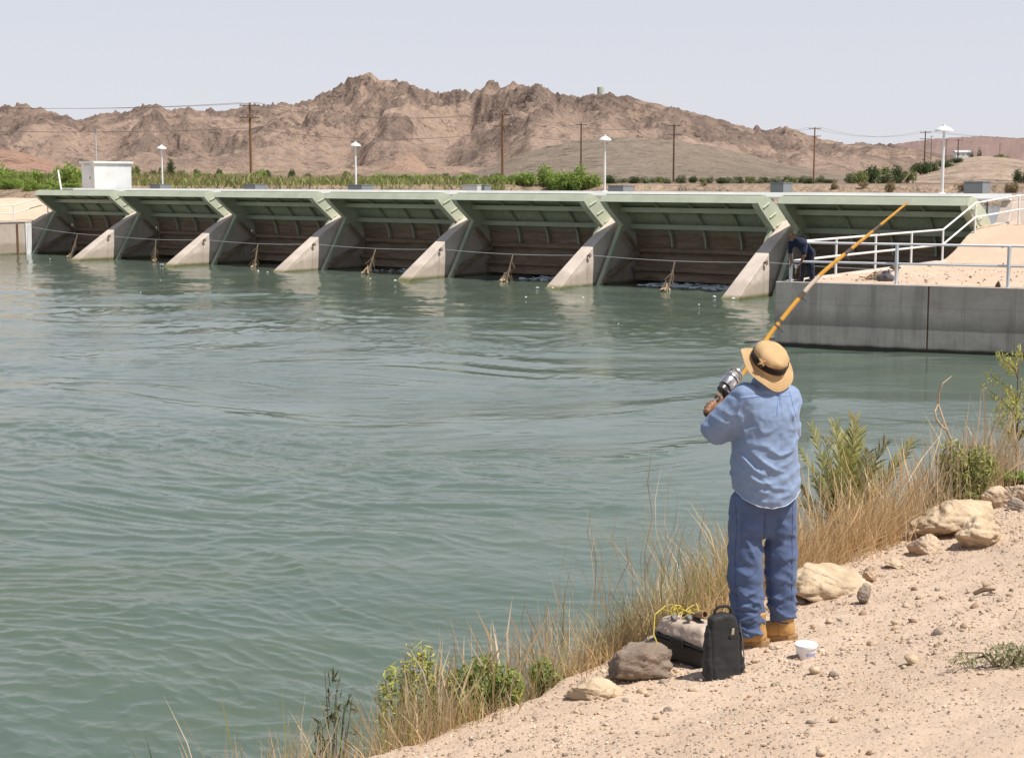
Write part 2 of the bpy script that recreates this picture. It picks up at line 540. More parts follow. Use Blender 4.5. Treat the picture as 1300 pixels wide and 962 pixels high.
def build_far():
    px = tan_cols((-60, 1360), 1.7, 260)
    rows = np.concatenate([np.linspace(58, 160, 70), np.linspace(163, 620, 60), np.linspace(626, 2250, 300), np.geomspace(2270, 14000, 60)])
    X, Y, PX = fan_grid(px, rows)
    e = elev(PX, SIL)
    # main range: crest distance wanders, spurs run down towards the plain
    wob = fbm(PX / 260.0, PX * 0 + 3.3, 2, 7)[0]
    crest = 1720 + 220 * wob + 120 * np.sin(px / 170.0)
    spur = fbm(PX / 95.0, Y / 900.0, 3, 17)
    wf = (640 + 170 * spur)
    t = np.where(Y < crest[None, :], (crest[None, :] - Y) / wf, (Y - crest[None, :]) / 420.0)
    t = np.clip(t, 0, 1.3)
    g = np.clip(1 - t, 0, 1) ** 1.25
    foot = 1 - sstep(0.75, 1.2, t)
    Hc = e * crest[None, :] / FPX
    wx = X + 40 * fbm(X / 160, Y / 160, 2, 71); wy = Y + 40 * fbm(X / 160, Y / 160, 2, 72)
    r1 = ridged(wx / 260, wy / 420, 3, 23, 0.45) - 0.75
    r2 = ridged(wx / 85, wy / 120, 4, 29, 0.5) - 0.75
    r3 = fbm(wx / 26, wy / 30, 4, 33, 0.6)
    rough = sstep(0.02, 0.5, g)
    soft = sstep(0.0, 0.35, t)
    kn = fbm(wx / 48, wy / 60, 3, 37, 0.5)
    r4 = ridged(wx / 34, wy / 44, 4, 43, 0.6) - 0.75
    r5 = ridged(wx / 13, wy / 16, 3, 47, 0.6) - 0.7
    crag = sstep(-0.1, 0.35, fbm(wx / 120, wy / 160, 3, 107, 0.55) + 0.5 * (g - 0.35))
    main = Hc * g + foot * (Hc * 0.17 * r1 * (0.15 + 0.85 * soft) * sstep(0, 0.2, g + 0.05) + (1.5 + 0.07 * Hc) * r2 * rough * (0.4 + 0.6 * soft)
                            + (0.8 + 0.022 * Hc) * r3 * rough + (0.045 * Hc) * np.maximum(kn, 0) * rough + (0.6 + 0.038 * Hc * crag) * r4 * rough + (0.4 + 0.026 * Hc * crag) * r5 * rough)
    main = np.maximum(main, 0)
    ang = (main / Y * FPX).max(0)
    ratio = np.where(ang > 1, e[0] / np.maximum(ang, 1), 1)
    k = np.exp(-np.linspace(-2, 2, 25) ** 2); k /= k.sum()
    ratio = np.convolve(np.pad(ratio, 12, mode='edge'), k, 'valid')
    main *= ratio[None, :]
    # lower, nearer rises
    def rise(tab, r0, wfr, wbk, pw=1.5, bumpy=0.0, seed=0):
        ee = elev(PX, tab)
        tt = np.where(Y < r0, (r0 - Y) / wfr, (Y - r0) / wbk)
        h = ee * r0 / FPX * np.clip(1 - np.clip(tt, 0, 1) ** pw, 0, 1)
        return h * (1 + bumpy * (ridged(X / 40, Y / 40, 4, seed) - 0.7)) + h * 0.02 * fbm(X / 15, Y / 15, 3, seed + 1)
    mound = rise(MOUND, 900, 520, 300, 1.7, 0.06, 81)
    pink = np.maximum(rise(PINK, 640, 120, 180, 1.6, 0.12, 83), rise(PINK2, 800, 90, 120, 1.6, 0.25, 85))
    dune = rise(DUNE, 330, 130, 200, 1.5, 0.05, 87)
    far = rise(FAR, 6500, 1500, 2500, 1.3, 0.0, 89) * (1 + 0.10 * fbm(X / 500, Y / 600, 4, 89))
    fan_ = 0.010 * np.clip(Y - 420, 0, 620) + 0 * X          # gentle apron rising to the hills
    lowh = sstep(420, 900, Y) * np.clip(ridged(X / 120, Y / 120, 4, 91) - 0.8, 0, 1) * 5 * np.clip(1 - (PX - 560) / 200, 0, 1)
    stack = np.stack([fan_ + lowh, main, mound, pink, dune, far])
    which = stack.argmax(0); H = stack.max(0)
    z = GROUND_FAR + H + 0.05 * fbm(X / 6, Y / 6, 3, 93)
    # bed and banks of the pool behind the gates; near ground is left of the dam
    U = (X - T6.x) * ROOT_U.x + (Y - T6.y) * ROOT_U.y; V = (X - T6.x) * ROOT_V.x + (Y - T6.y) * ROOT_V.y
    V = V + 1.2 * fbm(X / 9, Y / 9, 3, 95)
    poolm = (1 - sstep(46, 60, V)) * sstep(-57, -52, U)
    z = z * (1 - poolm) - 1.6 * poolm
    nearl = (1 - sstep(-56, -53, U)) * (1 - sstep(-2, 12, V))
    z = z - nearl * 1.3
    hide = (V < 9.0) & (U > -53)
    z = np.where(hide, -2.0, z)
    z = np.where((U <= -53) & (V < -60), -2.0, z)
    # soil and rock colours; slight air haze is put into the hill tones
    n1 = fbm(X / 300, Y / 300, 4, 101); n2 = fbm(X / 45, Y / 60, 4, 103)
    tan = np.array([0.352, 0.255, 0.196]); rock = np.array([0.10, 0.075, 0.070]); pale = np.array([0.44, 0.32, 0.235])
    gravel = np.array([0.33, 0.262, 0.20]); pinkc = np.array([0.47, 0.28, 0.20]); sand = np.array([0.60, 0.455, 0.34]); purple = np.array([0.275, 0.19, 0.165])
    c = tan[None, None] * (1 + 0.22 * n1[..., None] + 0.25 * n2[..., None])
    hi = np.clip(g, 0, 1)
    m1 = fbm(wx / 120, wy / 160, 3, 107, 0.55) + 0.25 * r4
    outc = sstep(0.02, 0.20, m1 + 0.50 * (hi - 0.42) + 0.30 * fbm(wx / 22, wy / 26, 3, 108)) * sstep(0.03, 0.22, hi)
    outc = np.clip(outc * (0.75 + 0.6 * kn), 0, 1)
    c = np.where((which == 1)[..., None], c * (1 - 0.62 * outc[..., None]) + rock * 0.62 * outc[..., None], c)
    scree = sstep(0.1, 0.5, fbm(X / 25, Y / 220, 3, 111)) * 0.35
    c = c * (1 - scree[..., None] * (which == 1)[..., None]) + pale * scree[..., None] * (which == 1)[..., None]
    c = np.where((which == 2)[..., None], gravel * (1 + 0.15 * n2[..., None]), c)
    rim = (which == 2) & (np.abs(Y - 880 - 30 * np.sin(PX / 60)) < 22)
    c = np.where(rim[..., None], pale, c)
    pk = np.clip(0.5 + n2, 0, 1)[..., None]
    c = np.where((which == 3)[..., None], pinkc * pk + pale * (1 - pk), c)
    c = np.where((which == 4)[..., None], sand * (1 + 0.12 * n2[..., None]), c)
    c = np.where((which == 5)[..., None], purple * (1 + 0.2 * n2[..., None]), c)
    flat = (which == 0)
    plain = pale * (0.85 + 0.3 * n2[..., None])
    field = ((Y < 460) & (PX < 770 + 0.2 * (Y - 100)))
    near0 = PX < 640 + 20 * n2
    fg = np.clip(0.5 + 1.3 * fbm(X / 70, Y / 22, 3, 113), 0, 1)[..., None]
    plain = np.where(field[..., None], np.array([0.10, 0.125, 0.035]) * fg + np.array([0.26, 0.205, 0.09]) * (1 - fg), plain)
    near = ((Y < 132) | (V < 75)) & ~((PX < 640 + 60 * n2) & (V > 50))
    plain = np.where(near[..., None], np.array([0.50, 0.365, 0.26]) * (1 + 0.15 * n2[..., None]), plain)
    c = np.where(flat[..., None], plain, c)
    F = grid_faces(*X.shape)
    o = np_mesh("desert_hills", np.stack([X, Y, z], -1).reshape(-1, 3), F,
                mat_attr("desert_rock", 0.95, 0.18, 0.16, 1.0, 0.13, spec=0.1, bdist=8.0, speck=0.13), smooth=True, col=np.clip(c, 0, 1).reshape(-1, 3))
    tag(o, kind="structure")
    def zat(pxx, yy):
        i = int(np.argmin(np.abs(rows - yy))); j = int(np.argmin(np.abs(px - pxx)))
        return float(z[i, j])
    return zat


zfar = build_far()

# ================================================================== NEAR BANK
E0 = np.array([0.38, 7.78]); ED = np.array([0.641, 0.768]); EN = np.array([0.768, -0.641])


def ts(x, y):
    dx = x - E0[0]; dy = y - E0[1]
    return dx * ED[0] + dy * ED[1], dx * EN[0] + dy * EN[1]


def st(t, s): return E0[0] + ED[0] * t + EN[0] * s, E0[1] + ED[1] * t + EN[1] * s


def gz(x, y, fine=True):
    x = np.asarray(x, float); y = np.asarray(y, float)
    t, s = ts(x, y)
    s = s + 0.16 * fbm(t * 0.9, s * 0.4, 3, 131)
    up = 1.80 + 0.205 * np.clip(s, 0, 9)
    dn = 1.80 - 0.85 * np.clip(-s, 0, 5) - 0.12 * sstep(0, 0.5, -s)
    z = np.where(s > 0, up, dn)
    z = z + 0.05 * fbm(x * 0.8, y * 0.8, 3, 133)
    if fine: z = z + 0.016 * fbm(x * 4, y * 4, 4, 135, 0.6) * sstep(-1, 0.3, s)
    return z


def hit_bank(px, py):
    """walk the survey ray to the bank surface"""
    a = at(px, py, 1.0); o = Vector((0, 0, CAM_Z)); d = a - o
    lo = 4.0
    for i in range(900):
        Y = 4.0 + i * 0.02
        p = o + d * Y
        if p.z < gz(p.x, p.y): return p
    return o + d * 12


def build_bank():
    sv = np.concatenate([np.arange(-4.2, -1.4, 0.14), np.arange(-1.4, 6.5, 0.045), np.geomspace(6.6, 70, 30)])
    tv = np.concatenate([-np.geomspace(40, 2.6, 22), np.arange(-2.5, 10, 0.045), np.geomspace(10.1, 70, 40)])
    S, T = np.meshgrid(sv, tv)
    x = E0[0] + ED[0] * T + EN[0] * S; y = E0[1] + ED[1] * T + EN[1] * S
    z = gz(x, y)
    ins = (S > -1.4) & (S < 6.5) & (T > -2.5) & (T < 10)
    z = z + np.where(ins, 0.012 * fbm(x * 11, y * 11, 3, 141, 0.6), 0)
    z = np.where(S > 40, np.minimum(z, 3.4), z)
    m = bpy.data.materials.new("bank_dirt"); t = NT(m)
    p = t.pos()
    n1 = t.noise(0.9, 6, 0.6, p); n2 = t.noise(7, 8, 0.7, p); n3 = t.noise(46, 6, 0.7, p)
    c = t.ramp(n1, [(0.3, (0.53, 0.385, 0.275)), (0.7, (0.63, 0.475, 0.355))])
    c = t.mix(t.val(n2, 0.35, 0.7, 0, 0.5), c, (0.64, 0.50, 0.385))
    c = t.mix(t.val(n3, 0.52, 0.68, 0, 0.5), c, (0.33, 0.235, 0.165))
    vor = t.node("ShaderNodeTexVoronoi", {"Vector": p, "Scale": 38.0, "Randomness": 1.0})
    peb = t.val(vor.outputs["Distance"], 0.12, 0.34, 1, 0)
    gate = t.val(t.xyz(vor.outputs["Color"])[0], 0.45, 0.5)
    c = t.mix(t.math('MULTIPLY', t.math('MULTIPLY', peb, gate), 0.7), c, t.ramp(t.xyz(vor.outputs["Color"])[1], [(0.0, (0.34, 0.25, 0.18)), (1.0, (0.68, 0.55, 0.42))]))
    n5 = t.noise(0.33, 5, 0.6, p)
    c = t.mix(t.val(n5, 0.42, 0.68, 0, 0.45), c, (0.45, 0.335, 0.245))
    zz = t.xyz(p)[2]
    c = t.mix(t.val(zz, 0.1, 0.9, 0.75, 0), c, (0.13, 0.10, 0.06))
    t.base(c); t.set(Roughness=0.95); t.b.inputs["Specular IOR Level"].default_value = 0.15
    nb = t.bump(t.math('MULTIPLY', peb, gate), 0.8, 0.012)
    t.set(Normal=t.bump(n3, 0.7, 0.012, t.bump(n2, 0.6, 0.03, nb)))
    o = np_mesh("bank_ground", np.stack([x, y, z], -1).reshape(-1, 3), grid_faces(*S.shape), m, smooth=True)
    tag(o, kind="structure")
    return m


dirt = build_bank()

# ================================================================== DAM
concrete = mat_concrete("pier_concrete", (0.60, 0.51, 0.435), 0.62, 0.28, dark=0.38)
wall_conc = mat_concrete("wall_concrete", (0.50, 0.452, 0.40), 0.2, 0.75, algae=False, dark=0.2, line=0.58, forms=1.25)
pale_conc = mat_concrete("apron_concrete", (0.54, 0.45, 0.375), 0.7, 0.3)
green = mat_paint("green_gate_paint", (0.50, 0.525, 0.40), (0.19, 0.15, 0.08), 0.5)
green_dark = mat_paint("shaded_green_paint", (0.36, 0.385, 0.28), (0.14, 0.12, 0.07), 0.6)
rusty = mat_plain("rust", (0.16, 0.08, 0.045), 0.85, 0.4, 30)
white_paint = mat_paint("white_paint", (0.78, 0.77, 0.74), (0.35, 0.25, 0.17), 0.25, 0.5, 9)
rail_grey = mat_paint("rail_paint", (0.74, 0.75, 0.77), (0.35, 0.25, 0.17), 0.2, 0.45, 9)
steel_grey = mat_paint("grey_box_paint", (0.22, 0.235, 0.25), (0.12, 0.09, 0.06), 0.3, 0.5)
pale_grey = mat_paint("pale_grey_paint", (0.55, 0.55, 0.54), (0.2, 0.15, 0.1), 0.3, 0.5)


def mat_skin():
    m = bpy.data.materials.new("gate_skin"); t = NT(m)
    p = t.pos(); z = t.xyz(p)[2]
    n = t.noise(0.8, 8, 0.7, t.scl(p, (0.5, 0.5, 4.0))); n2 = t.noise(5, 8, 0.7, p)
    zz = t.math('ADD', z, t.math('MULTIPLY', t.math('SUBTRACT', n2, 0.5), 0.35))
    low = t.ramp(n, [(0.3, (0.12, 0.080, 0.052)), (0.45, (0.30, 0.215, 0.15)), (0.55, (0.19, 0.13, 0.088)), (0.7, (0.38, 0.285, 0.21))])
    hi = t.mix(t.val(n2, 0.45, 0.75, 0, 0.6), (0.40, 0.43, 0.31), (0.20, 0.19, 0.12))
    c = t.mix(t.val(zz, 2.1, 2.5), low, hi)
    t.base(c); t.set(Roughness=0.8); t.b.inputs["Specular IOR Level"].default_value = 0.2
    t.set(Normal=t.bump(n2, 0.3, 0.02))
    return m


skin_mat = mat_skin()
SK = [(3.27, 3.90), (3.85, 3.68), (4.4, 3.38), (4.9, 3.02), (5.3, 2.55), (5.55, 2.0), (5.66, 1.4), (5.6, 0.8), (5.42, 0.12)]
HW = (PITCH_BAY - 0.84) / 2


def skin_at(z):
    zs = [b for a, b in SK][::-1]; vs = [a for a, b in SK][::-1]
    return float(np.interp(z, zs, vs))


def build_gate():
    root = empty("spillway_gate", W((uc(0) + uc(1)) / 2, 0), ANG)
    # skin: four curved courses of plate, lapped
    bands = [(0, 2), (2, 4), (4, 6), (6, 8)]
    for bi, (a, b) in enumerate(bands):
        prof = [(v + 0.004 * bi, z) for v, z in SK[a:b + 1]]
        back = [(v + 0.05, z + 0.012) for v, z in prof][::-1]
        MB().prism(prof + back, -HW + 0.02, HW - 0.02).build("skin_plate", skin_mat, root)
    MB().prism([(2.80, 3.575), (2.98, 3.86), (3.24, 3.86), (3.24, 3.70), (2.95, 3.575)], -HW + 0.032, HW - 0.032).build("lip_beam", green, root, bevel=0.01)
    MB().box(-HW + 0.05, HW - 0.05, 3.245, 3.31, 3.72, 3.885).build("lip_plate", green, root)
    for z, h, d in ((3.22, 0.20, 0.40), (2.48, 0.20, 0.40), (1.45, 0.16, 0.30), (0.62, 0.16, 0.26)):
        v = skin_at(z)
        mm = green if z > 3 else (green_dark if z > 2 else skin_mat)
        mb = MB().box(-HW + 0.06, HW - 0.06, v - d, v - d + 0.05, z - h / 2, z + h / 2)
        mb.box(-HW + 0.06, HW - 0.06, v - d + 0.052, v - 0.02, z - 0.02, z + 0.02)
        mb.build("girder", mm, root)
    for u in (-1.85, -0.15, 1.6):
        pts = [(skin_at(z) - 0.12, z) for z in np.linspace(3.7, 1.6, 7)]
        mb = MB()
        for (v0, z0), (v1, z1) in zip(pts[:-1], pts[1:]): mb.bar((u, v0, z0), (u, v1, z1), 0.075, 0.14, (0, 1, 0))
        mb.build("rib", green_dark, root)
    for sgn in (-1, 1):
        u = sgn * HW
        front = [(2.72, 3.57), (3.05, 3.36), (3.45, 3.05), (3.85, 2.76), (4.2, 2.50)]
        fw = [(2.80, 3.60)] + front[1:] + [(4.75, 2.0), (5.35, 1.75)]
        bw = [(v + 0.06, z + 0.01) for v, z in SK[:5]] + [(5.56, 2.15), (5.62, 1.85)]
        mb = MB(); mb.prism([(2.80, 3.60), bw[0], (2.97, 3.85)], u - 0.025 * sgn, u)
        for q in range(6): mb.prism([fw[q], fw[q + 1], bw[q + 1], bw[q]], u - 0.025 * sgn, u)
        ef = mb.build("end_frame", green, root)
        mb = MB()
        ua, ub = sorted((u - sgn * 0.30, u - sgn * 0.028))
        fr = [(2.86, 3.56)] + front[1:]
        for (v0, z0), (v1, z1) in zip(fr[:-1], fr[1:]):
            mb.prism([(v0 - 0.02, z0), (v1 - 0.02, z1 - 0.005), (v1 + 0.02, z1 + 0.01), (v0 + 0.02, z0 + 0.01)], ua, ub)
        mb.build("flange", green, ef)
        mb = MB(); k = Vector((u - sgn * 0.16, 4.2, 2.52)); f = Vector((u - sgn * 0.16, 2.35, -0.35))
        mb.bar(k, f, 0.20, 0.22)
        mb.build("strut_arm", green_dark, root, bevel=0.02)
        mb = MB(); mb.bar((u - sgn * 0.30, 2.75, 0.22), (u - sgn * 0.30, 5.3, 1.3), 0.16, 0.2)
        mb.bar((u - sgn * 0.30, 4.15, 2.35), (u - sgn * 0.30, 5.25, 1.45), 0.12, 0.14)
        mb.build("brace", skin_mat, root)
        # small gusset plates against the end frame
        for (v, z) in ((3.2, 3.5), (3.75, 3.1), (4.35, 2.75)):
            ua, ub = sorted((u + sgn * 0.002, u + sgn * 0.05))
            MB().prism([(v, z - 0.12), (v + 0.5, z + 0.08), (v + 0.5, z + 0.11), (v, z - 0.09)], ua, ub).build("stiffener", green, ef)
    return root


GATE_LABELS = ["green spillway gate at the far left, next to the left concrete apron", "green spillway gate second from the left, right of the white control shed",
               "green spillway gate third from the left end of the dam", "green spillway gate in the middle of the row of seven, fourth from the left",
               "green spillway gate fifth from the left, left of the white lamp post rising mid dam", "green spillway gate with white foam spilling under it, left of the last pier",
               "green spillway gate at the far right, behind the white sloping handrail"]
g0 = build_gate()
for i in range(7):
    g = g0 if i == 0 else copy_tree(g0)
    g.location = W((uc(i) + uc(i + 1)) / 2, 0)
    tag(g, GATE_LABELS[i], "dam gate", "spillway gates of the dam")


def build_pier():
    root = empty("concrete_pier", W(uc(0), 0), ANG)
    prof = [(-2.2, -1.4), (0, 0.0), (1.5, 0.96), (3.0, 1.9), (4.8, 2.84), (5.35, 2.92), (5.95, 3.72), (9, 3.72), (9, -2), (5, -2), (-2.2, -2)]
    mb = MB(); mb.prism(prof, -0.38, lambda y, z: 0.38 - 0.09 * min(max(z, 0), 3))
    mb.build("pier_body", concrete, root, bevel=0.025)
    mb = MB()
    a = Vector((0.30, 2.15, 1.30))
    mb.tube([a + Vector((-0.05, 0, 0)), a + Vector((0.09, 0, 0))], 0.035, 8)
    mb.tube([a + Vector((0.09, 0.08 * math.cos(q), 0.08 * math.sin(q))) for q in np.linspace(0, 6.28, 12)], 0.02, 6)
    mb.build("eye_bolt", rusty, root)
    return root


PIER_LABELS = ["concrete pier half hidden at the left end of the dam beside the apron wall", "sloping concrete pier below the white control shed", "sloping concrete pier second from the left in the water",
               "sloping concrete pier third from the left in the water", "sloping concrete pier fourth from the left, left of mid dam", "sloping concrete pier fifth from the left, below the middle lamp post",
               "big sloping concrete pier nearest the man in navy", "concrete ramp pier at the right end sinking into the dirt platform"]
p0 = build_pier()
for i in range(8):
    p = p0 if i == 0 else copy_tree(p0)
    p.location = W(uc(i), 0)
    tag(p, PIER_LABELS[i], "pier", "concrete piers of the dam")


def build_span():
    root = empty("walkway_span", (0, 0, 0), ANG)
    h = PITCH_BAY / 2 - 0.01
    MB().box(-h, h, 5.96, 8.2, 3.74, 3.86).build("deck", pale_conc, root)
    MB().prism([(5.80, 3.80), (5.92, 3.985), (5.955, 3.985), (5.955, 3.74), (5.80, 3.74)], -h, h).build("edge_beam", white_paint, root)
    MB().box(-h, h, 8.21, 8.3, 3.72, 3.985).build("edge_beam", white_paint, root)
    return root


s0 = build_span()
SPAN_LABELS = ["white edged walkway over the %s gate of the dam" % w for w in ("far left", "second", "third", "middle", "fifth", "sixth", "far right")]
for i in range(7):
    s = s0 if i == 0 else copy_tree(s0)
    s.location = W((uc(i) + uc(i + 1)) / 2, 0)
    tag(s, SPAN_LABELS[i], "walkway", "walkway spans along the dam crest")


def uvbox(name, mat, u0, u1, v0, v1, z0, z1, parent=None, bevel=0.01):
    o = MB().box(u0, u1, v0, v1, z0, z1).build(name, mat, parent, bevel=bevel)
    return o


# left training wall and its apron
def left_bank():
    root = empty("concrete_wall", W(uc(0), 0), ANG)
    L = [2.6, -2.2, -7, -12, -18, -26, -40]
    for a, b in zip(L[:-1], L[1:]):
        MB().box(-0.30, 0.42, b + 0.012, a - 0.012, -2, 1.92).build("wall_panel", pale_conc, root, bevel=0.02)
        MB().box(-0.36, 0.46, b + 0.012, a - 0.012, 1.925, 2.03).build("coping", pale_conc, root, bevel=0.015)
    MB().box(0.425, 0.50, 2.1, 2.5, -1.0, 1.9).build("guide_rail", white_paint, root)
    MB().box(0.425, 0.47, 1.5, 1.62, -1.0, 1.85).build("guide_rail", rusty, root)
    tag(root, "pale concrete wall at the waterline left of the dam", "wall")
    # bare apron behind the wall
    u = np.linspace(-60, -0.37, 60); v = np.linspace(-45, 6.5, 80)
    U, V = np.meshgrid(u, v)
    z = 1.97 + 1.35 * sstep(-0.5, -3.2, U) * sstep(-30, -10, V) + 0.5 * sstep(2, 6, V) * sstep(-6, -2, U) * 0 + 0.06 * fbm(U * 0.5, V * 0.5, 3, 151)
    P = [W(uc(0) + a, b, c) for a, b, c in zip(U.ravel(), V.ravel(), z.ravel())]
    o = np_mesh("apron_ground", np.array([tuple(p) for p in P]), grid_faces(*U.shape), dirt, smooth=True)
    tag(o, kind="structure")


left_bank()

# right platform: front wall, channel wall, dirt
A = Vector((7.21, 39.8, 0)); FD = Vector((5.85, -2.6, 0)).normalized(); BD = Vector((7.33, 10.3, 0)).normalized()
FN = Vector((-FD.y, FD.x, 0))       # away from the river front


def slab_z(a, b):
    return 1.735 + 1.12 * sstep(12.6, 17.2, b) + 0.9 * sstep(2, 16, a) * sstep(2, 13, b) * 0.55


def right_platform():
    fa = math.atan2(FD.y, FD.x)
    root = empty("concrete_wall", A, fa)
    xs = [0, 4.07, 10.2, 16.4, 22.6, 28.8, 35]
    for a, b in zip(xs[:-1], xs[1:]):
        x0, x1 = a + (0.0 if a == 0 else 0.018), b - 0.018
        prof = [(0.0, -2), (0.0, 1.74), (0.45, 1.74), (0.45, -2)]
        MB().prism(prof, x0, x1).build("wall_panel", wall_conc, root, bevel=0.014)
        if b < 34: MB().box(b - 0.017, b + 0.017, 0.03, 0.40, -2, 1.72).build("joint_strip", rusty, root)
    # faint lift line and form marks cast in the face
    tag(root, "shaded grey concrete river wall below the dirt platform on the right", "wall")
    ba = math.atan2(BD.y, BD.x)
    r2 = empty("concrete_wall", A + BD * 0.5, ba)
    for a, b in ((0.0, 4.0), (4.03, 8.0), (8.03, 12.2)):
        MB().box(a, b, -0.42, -0.0, -2, 1.742).build("wall_panel", concrete, r2, bevel=0.015)
    tag(r2, "concrete channel wall running from the man in navy to the right end pier", "wall")
    a = np.concatenate([np.linspace(0.15, 14, 110), np.linspace(14.5, 45, 30)]); b = np.concatenate([[0.0], np.linspace(0.30, 19, 120)])
    AA, BB = np.meshgrid(a, b)
    # b measured along the channel wall direction
    px_ = A.x + FD.x * AA + BD.x * BB; py_ = A.y + FD.y * AA + BD.y * BB
    z = slab_z(AA, BB) + 0.035 * fbm(px_ * 0.9, py_ * 0.9, 4, 161, 0.6) * sstep(0.1, 1.2, BB) + 0.02 * fbm(px_ * 5, py_ * 5, 3, 162)* sstep(0.1, 1.2, BB)
    z[0] = 1.733
    mask = np.ones_like(z)
    o = np_mesh("platform_ground", np.stack([px_, py_, z], -1).reshape(-1, 3), grid_faces(*AA.shape), dirt, smooth=True)
    tag(o, kind="structure")
    # upstream face of the platform
    r3 = empty("concrete_wall", W(uc(7), 0), ANG)
    MB().box(0.45, 1.6, 6.2, 8.6, 0, 3.05).build("wall_block", concrete, r3, bevel=0.02)
    MB().box(1.62, 5.2, 6.9, 7.5, 0, 2.95).build("wall_block", wall_conc, r3, bevel=0.02)
    MB().box(1.62, 3.6, 5.6, 6.0, 1.5, 3.45).build("wall_block", wall_conc, r3, bevel=0.02)
    tag(r3, "low concrete wall blocks by the pool behind the upper handrail", "wall")


right_platform()


def slab_pt(px, py):
    """point of the platform seen at a photo pixel"""
    o = Vector((0, 0, CAM_Z)); d = at(px, py, 1.0) - o
    inv = Matrix(((FD.x, BD.x), (FD.y, BD.y))).inverted()
    for i in range(1500):
        p = o + d * (36 + i * 0.02)
        ab = inv @ Vector((p.x - A.x, p.y - A.y))
        if p.z < slab_z(ab.x, ab.y): return p
    return p

# ================================================================== RAILINGS
def rail(label, posts, name="handrail", mat=None, h=1.07, r=0.033, ends=(None, None), post_r=0.036):
    """two-rail pipe railing on the given foot points"""
    mat = mat or white_paint
    base = posts[0]
    root = empty(name, base)
    rel = [Vector(p) - Vector(base) for p in posts]
    for p in rel:
        MB().tube([p + Vector((0, 0, -0.15)), p + Vector((0, 0, h + 0.01))], post_r, 10).build("post", mat, root, smooth=True)
    pre = [ends[0] - Vector(base)] if ends[0] else []
    suf = [ends[1] - Vector(base)] if ends[1] else []
    for hh in (h, h * 0.52):
        MB().tube([p + Vector((0, 0, hh)) for p in pre + rel + suf], r, 10).build("rail", mat, root, smooth=True)
    tag(root, label, "railing")
    return root


def on_slab(a, b, dz=0.0):
    p = A + FD * a + BD * b
    return Vector((p.x, p.y, float(slab_z(a, b)) + dz))


front_posts = [on_slab(0.32 + 2.83 * i, 0.22) for i in range(5)]
rail("grey white pipe railing along the top of the shaded river wall", front_posts, mat=rail_grey, post_r=0.048, ends=(None, None))
back = [on_slab(0.30, 0.30), on_slab(0.22, 3.55), on_slab(0.22, 6.6), on_slab(0.22, 9.7), on_slab(0.22, 12.7), on_slab(0.30, 15.8)]
top1 = W(uc(7) + 0.50, 5.35, 2.86); top2 = W(uc(7) + 1.05, 6.1, 2.88)
top3 = W(uc(7) + 5.5, 6.3, 2.95)
rail("white sloping handrail climbing the platform past the last gate", back[1:] + [top1, top2, top3], ends=(back[0], None))

# left end rails
lw = [W(uc(0) - 0.1, v, 2.0) for v in (-16, -9, -3.5, 1.7)]
lw += [W(uc(0) + 0.02, 4.0, 2.55)]
rail("white handrail on the pale concrete wall at the far left of the dam", lw, h=0.95, r=0.03)
root = empty("crest_barrier", W(uc(0) - 0.9, 6.0, 3.2), ANG)
MB().tube([(-1.15, 0.2, 1.9), (0.1, -0.3, -0.3)], 0.055, 8).build("brace", white_paint, root, smooth=True)
MB().tube([(-0.55, 0.1, -0.3), (-0.55, 0.1, 0.8)], 0.03, 8).build("post", white_paint, root, smooth=True)
MB().tube([(-0.55, 0.1, 0.75), (1.0, 0.1, 0.75)], 0.03, 8).build("rail", white_paint, root, smooth=True)
MB().tube([(-0.55, 0.1, 0.3), (1.0, 0.1, 0.3)], 0.025, 8).build("rail", white_paint, root, smooth=True)
tag(root, "slanting white pole and short rail at the left end of the dam crest", "barrier")

# ================================================================== CREST FITTINGS
CREST = 3.985


def crest_box(u, v, w, d, h, label, leg=0.0, mat=None, base=CREST):
    root = empty("hoist_box", W(u, v, base), ANG)
    mat = mat or steel_grey
    MB().box(-w / 2, w / 2, -d / 2, d / 2, leg, leg + h).build("housing", mat, root, bevel=0.015)
    MB().box(-w / 2 - 0.02, w / 2 + 0.02, -d / 2 - 0.02, d / 2 + 0.02, leg + h, leg + h + 0.03).build("lid", mat, root)
    MB().box(-w / 2 + 0.06, w / 2 - 0.06, -d / 2 - 0.02, -d / 2 - 0.002, leg + 0.05, leg + h - 0.05).build("door", mat, root, bevel=0.006)
    if leg:
        for su in (-1, 1):
            for sv in (-1, 1):
                MB().box(su * (w / 2 - 0.08) - 0.03, su * (w / 2 - 0.08) + 0.03, sv * (d / 2 - 0.08) - 0.03, sv * (d / 2 - 0.08) + 0.03, 0, leg).build("leg", pale_grey, root)
    tag(root, label, "machine box", "grey boxes on the dam crest")
    return root


BX = [(uc(1) + 3.3, 7.0, 1.0, 0.8, 0.34, "small grey box at the foot of the left lamp post on the dam crest", 0.0),
      (uc(3) - 2.6, 6.9, 1.0, 0.9, 0.36, "grey box on the crest just right of the tallest left utility pole", 0.0),
      (uc(4) - 1.7, 6.9, 1.05, 0.9, 0.36, "grey box beside the second lamp post on the dam crest", 0.0)]
for b in BX: crest_box(*b)


def at_v(px, v):
    """crest point seen in photo column px at distance v behind the piers"""
    k = (px - 650) / FPX
    # solve W(u, v) with x/y == k (small pitch term ignored)
    u = (k * (T6.y + ROOT_V.y * v) - T6.x - ROOT_V.x * v) / (ROOT_U.x - k * ROOT_U.y)
    return u


